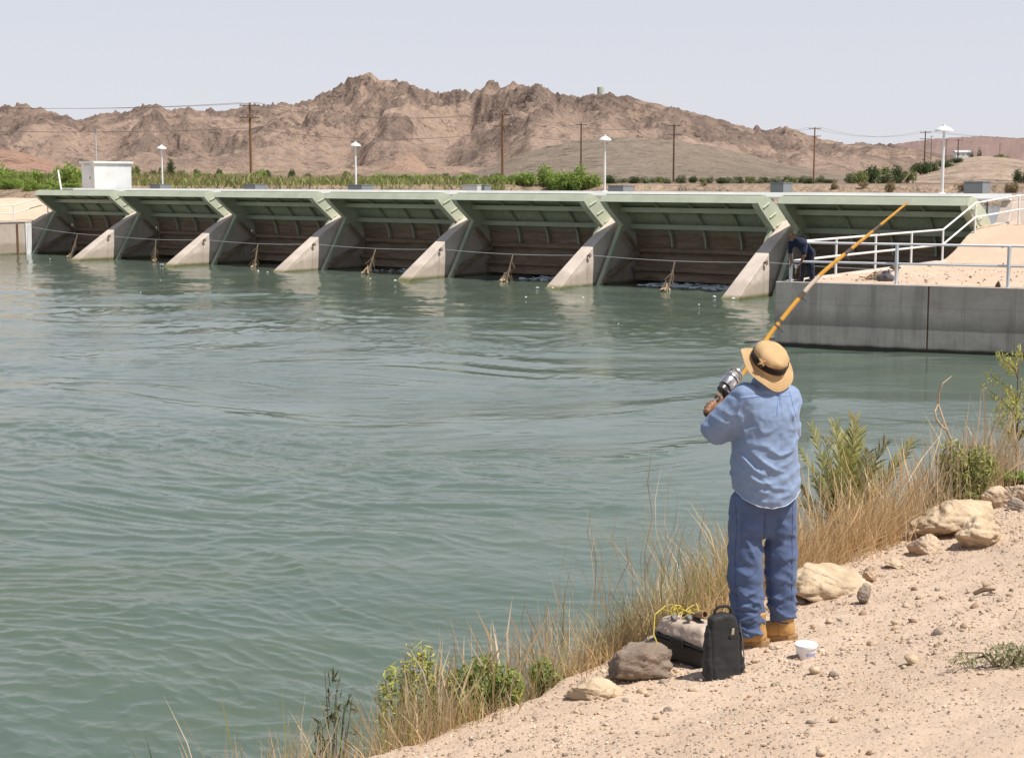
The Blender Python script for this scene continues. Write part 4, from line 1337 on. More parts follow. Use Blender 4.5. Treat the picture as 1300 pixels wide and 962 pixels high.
class SDF:
    def __init__(self, lo, hi, h):
        self.lo = np.array(lo, float); self.h = h
        n = np.ceil((np.array(hi) - self.lo) / h).astype(int) + 1
        self.n = n; self.F = np.full(n, 1.0, np.float32)
        self.ax = [self.lo[i] + h * np.arange(n[i]) for i in range(3)]
    def block(self, lo, hi):
        i0 = np.clip(np.floor((np.array(lo) - self.lo) / self.h).astype(int), 0, self.n - 1)
        i1 = np.clip(np.ceil((np.array(hi) - self.lo) / self.h).astype(int) + 1, 1, self.n)
        s = tuple(slice(a, b) for a, b in zip(i0, i1))
        return s, np.meshgrid(*[self.ax[i][s[i]] for i in range(3)], indexing='ij')
    def _put(self, lo, hi, fn, k, sub=False):
        s, G = self.block(lo, hi)
        if 0 in self.F[s].shape: return self
        d = fn(*G)
        self.F[s] = -smin(-self.F[s], d, k) if sub else smin(self.F[s], d, k)
        return self
    def cap(self, a, b, r1, r2=None, k=0.02, sub=False, flat=None):
        """tapered capsule; flat=(axis vector, factor) squashes the section"""
        r2 = r1 if r2 is None else r2
        a = np.array(a, float); b = np.array(b, float); m = max(r1, r2) * 1.3 + k + 0.03
        d = b - a; L = max(d @ d, 1e-9)
        def f(X, Y, Z):
            px, py, pz = X - a[0], Y - a[1], Z - a[2]
            t = np.clip((px * d[0] + py * d[1] + pz * d[2]) / L, 0, 1)
            qx, qy, qz = px - t * d[0], py - t * d[1], pz - t * d[2]
            if flat is not None:
                ax, fac = flat; q = qx * ax[0] + qy * ax[1] + qz * ax[2]
                e = (1 / fac - 1) * q
                qx, qy, qz = qx + e * ax[0], qy + e * ax[1], qz + e * ax[2]
            return np.sqrt(qx * qx + qy * qy + qz * qz) - (r1 + (r2 - r1) * t)
        return self._put(np.minimum(a, b) - m, np.maximum(a, b) + m, f, k, sub)
    def path(self, pts, rs, k=0.015, flat=None):
        for i in range(len(pts) - 1): self.cap(pts[i], pts[i + 1], rs[i], rs[i + 1], k, False, flat)
        return self
    def ell(self, c, r, k=0.02, rz=0.0, R=None, sub=False):
        c = np.array(c, float); r = np.array(r, float); m = r.max() + k + 0.03
        M = np.array(R if R is not None else Matrix.Rotation(rz, 3, 'Z')).T
        def f(X, Y, Z):
            p = np.stack([X - c[0], Y - c[1], Z - c[2]]).reshape(3, -1)
            q = (M @ p) / r[:, None]
            l = np.sqrt((q * q).sum(0)); l2 = np.sqrt(((q / r[:, None]) ** 2).sum(0))
            return (l * (l - 1) / np.maximum(l2, 1e-6)).reshape(X.shape)
        return self._put(c - m, c + m, f, k, sub)
    def grid(self): return np.meshgrid(*self.ax, indexing='ij')
    def clip(self, fn, k=0.0):
        self.F = (-smin(-self.F, -fn(*self.grid()), k)).astype(np.float32); return self
    def push(self, fn):
        near = np.abs(self.F) < 0.05
        ii = np.nonzero(near)
        X, Y, Z = (self.ax[i][ii[i]] for i in range(3))
        self.F[ii] -= fn(X, Y, Z); return self
    def mesh(self):
        F = self.F; F[0] = F[-1] = 1; F[:, 0] = F[:, -1] = 1; F[:, :, 0] = F[:, :, -1] = 1
        S = F < 0
        n = F.shape
        C = [np.s_[0:n[0] - 1], np.s_[1:n[0]]], [np.s_[0:n[1] - 1], np.s_[1:n[1]]], [np.s_[0:n[2] - 1], np.s_[1:n[2]]]
        cnt = sum(S[C[0][i], C[1][j], C[2][k]].astype(np.int8) for i in (0, 1) for j in (0, 1) for k in (0, 1))
        act = (cnt > 0) & (cnt < 8)
        idx = np.full(act.shape, -1, np.int64); I = np.argwhere(act); idx[act] = np.arange(len(I))
        acc = np.zeros((len(I), 3)); num = np.zeros(len(I))
        corner = {(i, j, k): F[I[:, 0] + i, I[:, 1] + j, I[:, 2] + k] for i in (0, 1) for j in (0, 1) for k in (0, 1)}
        for c0 in corner:
            for axn in range(3):
                if c0[axn]: continue
                c1 = tuple(1 if q == axn else c0[q] for q in range(3))
                f0, f1 = corner[c0], corner[c1]; m = (f0 < 0) != (f1 < 0)
                t = np.where(m, f0 / np.where(m, f0 - f1, 1), 0)
                p = np.array(c0, float)[None] + np.zeros((len(I), 3)); p[:, axn] = t
                acc[m] += p[m]; num += m
        V = (I + acc / num[:, None]) * self.h + self.lo
        Q = []
        for axn, (u, v) in enumerate(((1, 2), (2, 0), (0, 1))):
            a = [slice(1, -1)] * 3; b = [slice(1, -1)] * 3
            a[axn] = slice(0, -1); b[axn] = slice(1, None)
            s0 = S[tuple(a)]; s1 = S[tuple(b)]
            P = np.argwhere(s0 != s1); fl = s0[s0 != s1]
            P = P + np.array([0 if q == axn else 1 for q in range(3)])
            eu = np.eye(3, dtype=int)[u]; ev = np.eye(3, dtype=int)[v]
            q = [idx[tuple((P - o).T)] for o in (0 * eu, eu, eu + ev, ev)]
            q = np.stack(q, 1)
            q[~fl] = q[~fl][:, ::-1]
            Q.append(q)
        Q = np.concatenate(Q); Q = Q[(Q >= 0).all(1)]
        # surface nets wind: make outward
        return V, Q[:, ::-1]
    def build(self, name, mat, parent=None, relax=1):
        V, Q = self.mesh()
        for _ in range(relax):
            acc = np.zeros_like(V); c = np.zeros(len(V))
            for i in range(4):
                a, b = Q[:, i], Q[:, (i + 1) % 4]
                np.add.at(acc, a, V[b]); np.add.at(c, a, 1); np.add.at(acc, b, V[a]); np.add.at(c, b, 1)
            V = 0.5 * V + 0.5 * acc / np.maximum(c, 1)[:, None]
        o = np_mesh(name, V, Q, mat, parent, smooth=True)
        bm = bmesh.new(); bm.from_mesh(o.data); bmesh.ops.recalc_face_normals(bm, faces=bm.faces); bm.to_mesh(o.data); bm.free()
        for p in o.data.polygons: p.use_smooth = True
        return o


def fold(X, Z, pts, w, amp):
    """raised crease along a polyline drawn in (x, z)"""
    d = np.full(X.shape, 9.0); tt = np.zeros(X.shape)
    n = len(pts) - 1
    for i in range(n):
        ax, az = pts[i]; bx, bz = pts[i + 1]
        dx, dz = bx - ax, bz - az
        t = np.clip(((X - ax) * dx + (Z - az) * dz) / (dx * dx + dz * dz), 0, 1)
        e = np.hypot(X - ax - t * dx, Z - az - t * dz)
        tt = np.where(e < d, (i + t) / n, tt); d = np.minimum(d, e)
    return amp * np.exp(-np.abs(d / (w * 0.85)) ** 1.35) * np.sin(np.pi * np.clip(0.08 + 0.84 * tt, 0, 1))


# ------------------------------------------------------------------ fabrics
def mat_cloth(name, c, var=0.12, weave=900.0, mott=6.0, rough=0.9):
    m = bpy.data.materials.new(name); t = NT(m)
    p = t.obj()
    n = t.noise(mott, 5, 0.6, p); w = t.noise(weave, 2, 0.5, p); n3 = t.noise(45, 5, 0.7, p)
    col = t.ramp(n, [(0.3, tuple(x * (1 - var) for x in c)), (0.7, tuple(min(1, x * (1 + var)) for x in c))])
    col = t.mix(t.val(w, 0.35, 0.65, 0, 0.25), col, tuple(min(1, x * 1.5) for x in c))
    col = t.mix(t.val(n3, 0.45, 0.7, 0, 0.16), col, tuple(x * 0.72 for x in c))
    t.base(col); t.set(Roughness=rough)
    t.b.inputs["Specular IOR Level"].default_value = 0.12
    try: t.b.inputs["Sheen Weight"].default_value = 0.12
    except Exception: pass
    t.set(Normal=t.bump(n3, 0.25, 0.006, t.bump(w, 0.12, 0.001)))
    return m


def fade(m, c2, scale=3.2):
    t = NT.__new__(NT); t.t = m.node_tree; t.n = t.t.nodes; t.l = t.t.links; t.b = t.n["Principled BSDF"]
    old = t.b.inputs["Base Color"].links[0].from_socket
    n = t.noise(scale, 4, 0.55, t.scl(t.obj(), (1.6, 1.6, 0.55)))
    t.base(t.mix(t.val(n, 0.48, 0.68, 0, 0.45), old, c2))


shirt_mat = mat_cloth("blue_chambray", (0.205, 0.272, 0.405), 0.08)
hem_mat = mat_cloth("hem_edge", (0.46, 0.52, 0.63), 0.05)
seam_mat = mat_cloth("seam_thread", (0.15, 0.23, 0.44), 0.05)
seam_dark = mat_cloth("denim_seam", (0.05, 0.075, 0.15), 0.1)
jean_mat = mat_cloth("blue_denim", (0.080, 0.114, 0.210), 0.34, mott=7)
fade(jean_mat, (0.17, 0.235, 0.375))
hat_mat = mat_cloth("tan_canvas", (0.475, 0.315, 0.160), 0.12, mott=14)
band_mat = mat_cloth("dark_band", (0.022, 0.016, 0.013), 0.1)
boot_mat = mat_plain("tan_leather", (0.47, 0.27, 0.095), 0.65, 0.2, 14, 0.2, 60)
sole_mat = mat_plain("boot_sole", (0.33, 0.20, 0.095), 0.8, 0.2, 20)
skin_tone = mat_plain("brown_skin", (0.26, 0.125, 0.07), 0.5, 0.15, 20)
navy_mat = mat_cloth("navy_cloth", (0.020, 0.025, 0.050), 0.2)
navy_trou = mat_cloth("dark_navy_cloth", (0.026, 0.029, 0.048), 0.2)
hair_mat = mat_plain("dark_hair", (0.03, 0.02, 0.016), 0.7, 0.3, 60)
eye_mat = mat_plain("eye", (0.3, 0.27, 0.25), 0.2, 0.1)
black_mat = mat_plain("black_plastic", (0.02, 0.02, 0.021), 0.45, 0.2, 10)
silver_mat = mat_plain("reel_metal", (0.62, 0.60, 0.60), 0.25, 0.1, 10, metal=0.9)
dark_metal = mat_plain("reel_dark", (0.12, 0.11, 0.11), 0.35, 0.2, 10, metal=0.7)


def finger(S, base, d1, d2, d3, lens, r, k=0.006):
    p = Vector(base); pts = [p.copy()]
    for d, l in zip((d1, d2, d3), lens):
        p = p + Vector(d).normalized() * l; pts.append(p.copy())
    S.path([tuple(q) for q in pts], [r, r * 0.95, r * 0.88, r * 0.72], k)


def grip_hand(S, center, axis, wrist, r_hold, up_side=1, scale=1.0):
    """fist closed round a bar: palm on the wrist side, four unequal fingers wrapping, thumb from the side of the palm"""
    C = Vector(center); a = Vector(axis).normalized(); w = Vector(wrist)
    out = (w - C); out = (out - a * out.dot(a)).normalized()       # from the bar towards the wrist
    side = a.cross(out).normalized() * up_side
    s = scale
    palm = C + out * (r_hold + 0.018 * s)
    S.cap(palm - a * 0.030 * s, palm + a * 0.030 * s, 0.021 * s, 0.023 * s, 0.014, flat=((out.x, out.y, out.z), 0.72))
    S.cap(tuple(palm + out * 0.005), tuple(w), 0.027 * s, 0.026 * s, 0.02)
    for i, (off, ln, rr) in enumerate(((-0.033, 0.80, 0.0078), (-0.011, 0.95, 0.0088), (0.011, 1.0, 0.0092), (0.033, 0.92, 0.0090))):
        b = palm + a * off * s + side * 0.018 * s
        finger(S, b, side * 0.25 - out, -out * 0.4 - side * 0.95, -side * 0.7 + out * 0.7, (0.044 * ln * s, 0.032 * ln * s, 0.024 * ln * s), rr * s, 0.005)
    S.cap(C - a * 0.030 * s, C + a * 0.030 * s, r_hold + 0.007, r_hold + 0.008, 0.01)
    tb = palm + a * 0.028 * s - side * 0.016 * s
    finger(S, tb, a * 0.75 - side * 0.55 - out * 0.35, a * 0.35 - out * 0.9 + side * 0.1, side * 0.75 - out * 0.35 - a * 0.1, (0.030 * s, 0.028 * s, 0.022 * s), 0.0105 * s)


# ================================================================== FISHERMAN
P0 = hit_bank(965, 816)
FZ = P0.z


def L(px, py, d=0.0):
    """fisherman-local point at a photo pixel, d metres beyond his feet"""
    p = at(px, py, P0.y + d) - P0
    return (p.x, p.y, p.z)


def build_fisherman():
    root = empty("person", P0)
    tag(root, "angler seen from behind in blue shirt, jeans and tan brimmed hat on the near bank", "person")
    # --- key points
    Lsh = L(947, 503, -0.02); Rsh = L(998, 506, 0.09)
    Lel = L(909, 544, 0.05); Lwr = L(915, 531, 0.20)
    fist = L(903, 517, 0.28); reelp = L(930, 491, 0.42)
    Rel = L(1000, 545, 0.36); Rwr = L(945, 512, 0.42)
    headc = Vector(L(976, 468, 0.075))
    facing = Vector((-0.42, 0.91, 0.0)).normalized(); right = Vector((0.91, 0.42, 0))
    yaw = math.atan2(right.y, right.x)
    lfoot = Vector(L(952, 818, 0.0)); rfoot = Vector(L(989, 802, 0.0))
    for f in (lfoot, rfoot): f.z = float(gz(P0.x + f.x, P0.y + f.y)) - FZ
    lank = Vector(L(957, 797, -0.02)); rank = Vector(L(993, 782, 0.06))
    lknee = L(950, 722, 0.0); rknee = L(992, 716, 0.09)
    lhip = L(953, 648, 0.02); rhip = L(987, 647, 0.08)
    # --- body: one continuous skin under the clothes
    S = SDF((-0.5, -0.35, -0.05), (0.5, 0.75, 1.95), 0.0085)
    cx, cy = np.mean([lhip[0], rhip[0]]), 0.05
    S.ell((cx, cy, 0.93), (0.165, 0.12, 0.13), 0.05, yaw); S.ell((cx + .01, cy, 1.12), (0.165, 0.125, 0.20), 0.06, yaw)
    S.ell((cx + .01, cy + 0.0, 1.30), (0.150, 0.10, 0.18), 0.05, yaw)
    neck = Vector(L(975, 493, 0.04))
    S.cap(neck - Vector((0, 0, 0.06)), headc - Vector((0, 0, 0.05)), 0.062, 0.058, 0.03)
    tilt = Matrix.Rotation(yaw, 3, 'Z')
    S.ell(headc, (0.074, 0.094, 0.108), 0.01, yaw)
    ch = headc + facing * 0.055 - Vector((0, 0, 0.075)); S.ell(ch, (0.05, 0.045, 0.045), 0.03, yaw)
    nose = headc + facing * 0.098 - Vector((0, 0, 0.025))
    S.cap(headc + facing * 0.088 + Vector((0, 0, 0.012)), nose + facing * 0.014, 0.010, 0.014, 0.012)
    for s in (-1, 1):
        S.ell(headc + right * 0.030 * s + facing * 0.092 + Vector((0, 0, 0.002)), (0.015, 0.012, 0.011), 0.010, yaw, sub=True)
        S.ell(headc + right * 0.076 * s - Vector((0, 0, 0.015)), (0.010, 0.020, 0.032), 0.006, yaw)
        S.cap(headc + facing * 0.09 + right * 0.018 * s - Vector((0, 0, 0.062)), headc + facing * 0.095 - Vector((0, 0, 0.060)), 0.006, 0.008, 0.006)
    S.cap(headc + facing * 0.101 + right * 0.018 - Vector((0, 0, 0.066)), headc + facing * 0.101 - right * 0.018 - Vector((0, 0, 0.066)), 0.003, 0.003, 0.004, sub=True)
    for sh, el, wr in ((Lsh, Lel, Lwr), (Rsh, Rel, Rwr)):
        S.path([sh, el, wr], [0.055, 0.043, 0.03], 0.02)
        S.cap((cx, cy, 1.36), Vector(sh) - Vector((0, 0, 0.03)), 0.07, 0.045, 0.03)
    rod_dir = Vector(reelp) - Vector(fist)
    grip_hand(S, fist, rod_dir, Lwr, 0.013, 1, 1.25)
    grip_hand(S, Vector(reelp) + rod_dir.normalized() * -0.04, rod_dir, Rwr, 0.015, -1, 1.08)
    for h, kn, an, ft in ((lhip, lknee, lank, lfoot), (rhip, rknee, rank, rfoot)):
        S.path([h, kn, tuple(an + Vector((0, 0, 0.03)))], [0.070, 0.050, 0.036], 0.02)
    S.build("body", skin_tone, root)
    for s in (-1, 1):
        e = headc + right * 0.030 * s + facing * 0.083 + Vector((0, 0, 0.002))
        MB().lathe([(0.001, -0.011), (0.008, -0.008), (0.011, 0), (0.008, 0.008), (0.001, 0.011)], 10).xf(Matrix.Translation(e)).build("eye", eye_mat, root, smooth=True)
    # short hair under the hat
    H = SDF(headc - Vector((0.14, 0.16, 0.16)), headc + Vector((0.14, 0.16, 0.16)), 0.008)
    H.ell(headc - facing * 0.004, (0.079, 0.096, 0.106), 0.0, yaw)
    H.clip(lambda X, Y, Z: (X - headc.x) * facing.x + (Y - headc.y) * facing.y - 0.035 - (Z - headc.z) * 0.3 * 0 , 0.01)
    H.clip(lambda X, Y, Z: -(Z - headc.z) - 0.07, 0.01)
    H.build("hair", hair_mat, root)

    # --- shirt
    T = SDF((-0.5, -0.32, 0.70), (0.5, 0.65, 1.68), 0.0075)
    xl = lambda px, py, d=0.03: L(px, py, d)[0]
    def ring(py, pl, pr, depth, d=0.04):
        a = L(pl, py, d); b = L(pr, py, d)
        return ((a[0] + b[0]) / 2, a[1], a[2]), (b[0] - a[0]) / 2, depth
    rings = [ring(655, 929, 1014, 0.165), ring(630, 928, 1016, 0.170), ring(600, 927, 1015, 0.170), ring(570, 928, 1013, 0.165), ring(545, 931, 1013, 0.158), ring(522, 935, 1015, 0.145), ring(506, 939, 1012, 0.118), ring(496, 947, 1006, 0.100), ring(489, 955, 997, 0.088), ring(482, 960, 991, 0.080)]
    zs = np.array([r[0][2] for r in rings]); cxs = np.array([r[0][0] for r in rings]); ws = np.array([r[1] for r in rings]); ds = np.array([r[2] for r in rings])
    ws = ws * 0.955
    o = np.argsort(zs); zs, cxs, ws, ds = zs[o], cxs[o], ws[o], ds[o]
    X, Y, Z = T.grid()
    zc = np.clip(Z, zs[0], zs[-1])
    u = (X - np.interp(zc, zs, cxs)); v = (Y - 0.04)
    W_ = np.interp(zc, zs, ws); D_ = np.interp(zc, zs, ds)
    cyw, syw = math.cos(yaw * 0.7), math.sin(yaw * 0.7)
    ur = u * cyw + v * syw; vr = -u * syw + v * cyw
    q = (np.abs(ur / (W_ * 1.0)) ** 2.35 + np.abs(vr / D_) ** 2.35) ** (1 / 2.35)
    f = (q - 1) * np.minimum(W_, D_)
    f = np.maximum(f, np.maximum(zs[0] - 0.1 - Z, Z - zs[-1]))
    T.F = f.astype(np.float32)
    del X, Y, Z, u, v, ur, vr, q, f
    T.path([Lsh, Lel, Lwr], [0.078, 0.069, 0.046], 0.045)
    T.cap(L(949, 512, 0), L(924, 532, 0.01), 0.078, 0.071, 0.05)
    T.path([Rsh, Rel, Rwr], [0.070, 0.066, 0.046], 0.045)
    T.cap((0.02, 0.05, L(970, 497)[2] - 0.02), Rsh, 0.075, 0.07, 0.05)
    T.cap(L(973, 492, 0.05), L(975, 480, 0.055), 0.086, 0.082, 0.02)                       # collar
    T.clip(lambda X, Y, Z: Z - (L(972, 479, 0.05)[2]), 0.006)
    # curved hem, tail lower at the back
    def hem_z(X, Y):
        a = np.array([L(p, q, -0.1) for p, q in ((922, 607), (930, 622), (945, 634), (962, 641), (980, 644), (998, 641), (1012, 634), (1020, 627))])
        zb = np.interp(X, a[:, 0], a[:, 2])
        return zb + 0.05 * sstep(0.06, 0.2, Y)
    T.clip(lambda X, Y, Z: hem_z(X, Y) - Z, 0.004)
    G = lambda *p: [L(a, b, -0.12)[::2] for a, b in p]
    folds = [(G((929, 560), (942, 580), (958, 596), (976, 604)), 0.013, 0.020), (G((951, 571), (968, 585), (985, 596), (1000, 600)), 0.012, 0.018),
             (G((936, 590), (950, 604), (966, 612), (985, 612)), 0.012, 0.016), (G((971, 566), (990, 578), (1006, 574), (1014, 560)), 0.012, 0.017),
             (G((928, 612), (950, 622), (978, 625)), 0.013, 0.010), (G((985, 632), (1003, 628), (1016, 615)), 0.013, 0.010), (G((962, 600), (980, 618), (1006, 622)), 0.011, 0.012),
             (G((1003, 512), (1010, 530), (1013, 548)), 0.010, 0.013), (G((937, 522), (945, 545), (950, 565)), 0.016, 0.010), (G((952, 517), (960, 535), (975, 548)), 0.018, 0.007),
             (G((905, 530), (918, 538), (930, 540)), 0.012, 0.011), (G((915, 520), (928, 528), (941, 527)), 0.012, 0.010), (G((900, 545), (915, 549), (930, 547)), 0.012, 0.010),
             (G((943, 495), (940, 510), (936, 524)), 0.012, 0.006)]
    def wr(X, Y, Z):
        d = 0
        back = np.clip(0.5 - Y * 6, 0, 1)
        for p, w, amp in folds: d = d + fold(X, Z, p, w, amp) * back
        ang = np.arctan2(Y - 0.04, X)
        d = d + 0.0068 * (ridged(X * 6 + Z * 3.0 + 0.6 * fbm(X * 5, Z * 5, 2, 207), Z * 8 - X * 5, 3, 201) - 0.5) * sstep(1.46, 1.28, Z) + 0.004 * fbm(X * 22 + Z * 6, Z * 30 - X * 9, 2, 203) + 0.006 * fbm(ang * 2.2 + 4, Z * 11 + ang * 1.3, 3, 205) * sstep(1.25, 0.95, Z)
        yz = L(970, 503, -0.1)[2] + 0.012 * np.cos(X * 9)
        d = d - 0.006 * np.exp(-((Z - yz) / 0.005) ** 2) * back                        # yoke seam
        px_ = L(989, 515, -0.1)[0]
        d = d - 0.016 * np.exp(-((X - px_ - (yz - Z) * 0.10) / 0.006) ** 2) * sstep(yz - 0.13, yz - 0.02, Z) * (Z < yz) * back   # box pleat
        return d
    T.push(wr)
    sh = T.build("shirt", shirt_mat, root)
    # yoke and pleat stitching laid on the cloth
    from mathutils.bvhtree import BVHTree
    bv = BVHTree.FromPolygons([v.co for v in sh.data.vertices], [tuple(p.vertices) for p in sh.data.polygons])
    def stitch(pxs, r, name, mat):
        pts = []
        for px, py in pxs:
            q = L(px, py, -0.1)
            h = bv.ray_cast(Vector((q[0], -0.6, q[2])), Vector((0, 1, 0)))
            if h[0] is not None: pts.append(h[0] + Vector((0, -r * 0.2, 0)))
        if len(pts) > 2: MB().tube(pts, r, 5).build(name, mat, sh, smooth=True)
    stitch([(941 + 2.6 * i, 505 - 2.0 * math.sin(i / 26 * math.pi)) for i in range(27)], 0.0022, "yoke_seam", seam_mat)
    stitch([(989 - 0.2 * i, 505 + 1.6 * i) for i in range(14)], 0.003, "pleat", seam_mat)
    stitch([(944 - 0.5 * i, 497 + 1.9 * i) for i in range(18)], 0.0022, "sleeve_seam", seam_mat)
    stitch([(1006 + 0.35 * i, 499 + 1.8 * i) for i in range(18)], 0.0022, "sleeve_seam", seam_mat)
    # pale worn hem edge following the bottom of the shirt
    me = sh.data; co = np.empty(len(me.vertices) * 3, np.float32); me.vertices.foreach_get("co", co); co = co.reshape(-1, 3)
    pts = []
    for k in range(49):
        a = math.pi * (0.95 + 1.10 * k / 48)
        dirv = np.array([math.cos(a), math.sin(a)])
        rel = co[:, :2] - np.array([0.02, 0.04]); hz = hem_z(co[:, 0], co[:, 1])
        near = np.abs(co[:, 2] - hz) < 0.016
        rr = rel[near]; cosang = (rr @ dirv) / np.maximum(np.linalg.norm(rr, axis=1), 1e-6)
        m = cosang > 0.995
        if m.sum() < 2: continue
        rad = np.percentile(np.linalg.norm(rr[m], axis=1), 85)
        x, y = 0.02 + dirv[0] * (rad + 0.001), 0.04 + dirv[1] * (rad + 0.001)
        pts.append((x, y, float(hem_z(np.array(x), np.array(y))) + 0.002))
    if len(pts) > 6: MB().tube(pts, 0.0030, 6).build("hem", hem_mat, sh, smooth=True)

    # --- jeans
    J = SDF((-0.4, -0.3, 0.0), (0.45, 0.4, 1.02), 0.0075)
    J.ell((cx, cy, 0.91), (0.165, 0.13, 0.13), 0.05, yaw * 0.6); J.clip(lambda X, Y, Z: Z - 0.99, 0.01)
    def leg(cols, k=0.03):
        pts = []; rs = []
        for py, pl, pr, d in cols:
            a = L(pl, py, d); b = L(pr, py, d)
            pts.append(((a[0] + b[0]) / 2, d, a[2])); rs.append((b[0] - a[0]) / 2)
        J.path(pts, rs, k)
    leg([(640, 926, 970, 0.02), (668, 926, 969, 0.015), (700, 925, 967, 0.01), (730, 925, 967, 0.0), (760, 928, 968, -0.01), (785, 930, 969, -0.015), (797, 932, 969, -0.02)])
    leg([(640, 972, 1012, 0.07), (668, 974, 1011, 0.075), (700, 972, 1011, 0.08), (725, 972, 1010, 0.08), (748, 974, 1009, 0.08), (768, 977, 1009, 0.075), (776, 977, 1010, 0.07)])
    J.cap(L(971, 640, 0.04), L(970, 672, 0.04), 0.075, 0.045, 0.04)
    J.clip(lambda X, Y, Z: np.where(X < L(970, 780)[0] + 0.005, L(950, 803, -0.03)[2], L(993, 785, 0.06)[2]) - Z, 0.008)
    gj = lambda *p: [L(a, b, -0.05)[::2] for a, b in p]
    jf = [(gj((930, 770), (948, 765), (966, 757)), 0.010, 0.013), (gj((928, 745), (945, 752), (966, 745)), 0.010, 0.012), (gj((931, 785), (950, 780), (968, 772)), 0.009, 0.013),
          (gj((933, 795), (950, 791), (969, 786)), 0.008, 0.010), (gj((976, 745), (992, 750), (1008, 742)), 0.010, 0.012), (gj((975, 760), (992, 764), (1009, 757)), 0.009, 0.013),
          (gj((977, 772), (994, 774), (1010, 768)), 0.008, 0.010), (gj((928, 720), (948, 728), (966, 716)), 0.012, 0.010), (gj((975, 705), (993, 716), (1010, 708)), 0.012, 0.011),
          (gj((930, 660), (950, 690), (962, 715)), 0.014, 0.010), (gj((1010, 655), (996, 690), (985, 720)), 0.014, 0.008), (gj((968, 655), (972, 675), (969, 700)), 0.010, -0.014), (gj((940, 655), (958, 672), (975, 680)), 0.013, 0.010)]
    def wj(X, Y, Z):
        d = 0; back = np.clip(0.6 - Y * 4, 0, 1)
        for p, w, amp in jf: d = d + fold(X, Z, p, w, amp) * back
        low = sstep(0.45, 0.1, Z)
        zb_ = np.where(X < L(970, 780)[0] + 0.005, L(950, 803, -0.03)[2], L(993, 785, 0.06)[2])
        d = d + 0.006 * np.exp(-((Z - zb_ - 0.012) / 0.013) ** 2)
        return d + 0.005 * fbm(X * 16, Z * 20, 3, 211) + (0.004 + 0.011 * low) * (ridged(X * 5 + Y * 6, Z * 15 + X * 5 + 0.7 * fbm(X * 6, Z * 6, 2, 217), 3, 215) - 0.6)
    J.push(wj)
    tr = J.build("trousers", jean_mat, root)
    bj = BVHTree.FromPolygons([v.co for v in tr.data.vertices], [tuple(p.vertices) for p in tr.data.polygons])
    for line in ([(932 + 1.2 * math.sin(i * 0.35), 628 + 6.6 * i) for i in range(25)], [(978 + 0.05 * i, 690 + 4.0 * i) for i in range(20)], [(970 - 0.05 * i, 648 + 3.0 * i) for i in range(14)],
                 [(1006 - 0.02 * i, 640 + 6.4 * i) for i in range(20)]):
        pts = []
        for px, py in line:
            q = L(px, py, 0.0); h = bj.ray_cast(Vector((q[0], -0.6, q[2])), Vector((0, 1, 0)))
            if h[0] is not None and h[0].y < 0.12: pts.append(h[0])
        if len(pts) > 4: MB().tube(pts, 0.0018, 5).build("seam", seam_dark, tr, smooth=True)

    # --- boots, toes pointing left along the bank
    for f, an, yawb in ((lfoot, lank, math.radians(168)), (rfoot, rank, math.radians(160))):
        d = Vector((math.cos(yawb), math.sin(yawb), 0)); s = Vector((-d.y, d.x, 0))
        heel = Vector((an.x, an.y, f.z)) - d * 0.045
        slope = (float(gz(P0.x + heel.x + d.x * 0.25, P0.y + heel.y + d.y * 0.25)) - float(gz(P0.x + heel.x, P0.y + heel.y))) / 0.25
        heel.z = float(gz(P0.x + heel.x, P0.y + heel.y)) - FZ + 0.004
        d3 = (d + Vector((0, 0, slope))).normalized()
        lo = heel - Vector((0.3, 0.3, 0.12)); hi = heel + Vector((0.3, 0.3, 0.3))
        B = SDF(lo, hi, 0.0065)
        hb = heel + Vector((0, 0, 0.055))
        B.path([hb + d3 * 0.02, hb + d3 * 0.10, hb + d3 * 0.175 - Vector((0, 0, 0.008)), hb + d3 * 0.225 - Vector((0, 0, 0.012))], [0.043, 0.044, 0.047, 0.038], 0.02)
        B.cap(hb + d3 * 0.03, hb + d3 * 0.035 + Vector((0, 0, 0.13)), 0.046, 0.056, 0.03)
        B.clip(lambda X, Y, Z: (heel.z + 0.024 + ((X - heel.x) * d.x + (Y - heel.y) * d.y) * slope) - Z, 0.003)
        B.clip(lambda X, Y, Z: Z - (heel.z + 0.185), 0.004)
        def seam(X, Y, Z):
            a = (X - heel.x) * d.x + (Y - heel.y) * d.y
            g = np.exp(-((a - 0.055 - (Z - heel.z) * 0.1) / 0.005) ** 2) + np.exp(-((Z - heel.z - 0.085 - a * 0.1) / 0.005) ** 2) * (a > 0.05)
            return -0.004 * g + 0.002 * fbm(X * 30, Z * 30 + Y * 20, 3, 221)
        B.push(seam)
        bo = B.build("boot", boot_mat, root)
        prof = [(-0.035, 0.018), (-0.045, 0.0), (-0.035, -0.026), (0.0, -0.042), (0.08, -0.041), (0.16, -0.051), (0.225, -0.046), (0.262, -0.02), (0.268, 0.0), (0.262, 0.024), (0.225, 0.046), (0.16, 0.049), (0.08, 0.040), (0.0, 0.042)]
        vs = [heel + d3 * a + s * b + Vector((0, 0, z)) for z in (-0.012, 0.010, 0.0265) for a, b in prof]
        n = len(prof); fs = [tuple(range(n))[::-1], tuple(2 * n + i for i in range(n))] + [(r * n + i, r * n + (i + 1) % n, (r + 1) * n + (i + 1) % n, (r + 1) * n + i) for r in (0, 1) for i in range(n)]
        MB().add(vs, fs).build("sole", sole_mat, bo, bevel=0.003)

    # --- hat
    hn = Vector((0.29, -0.53, 0.80)).normalized()
    fx = Vector((0.91, 0.41, 0.0)); fx = (fx - hn * fx.dot(hn)).normalized(); fy = hn.cross(fx)
    hc = Vector(L(974.5, 461, 0.03))
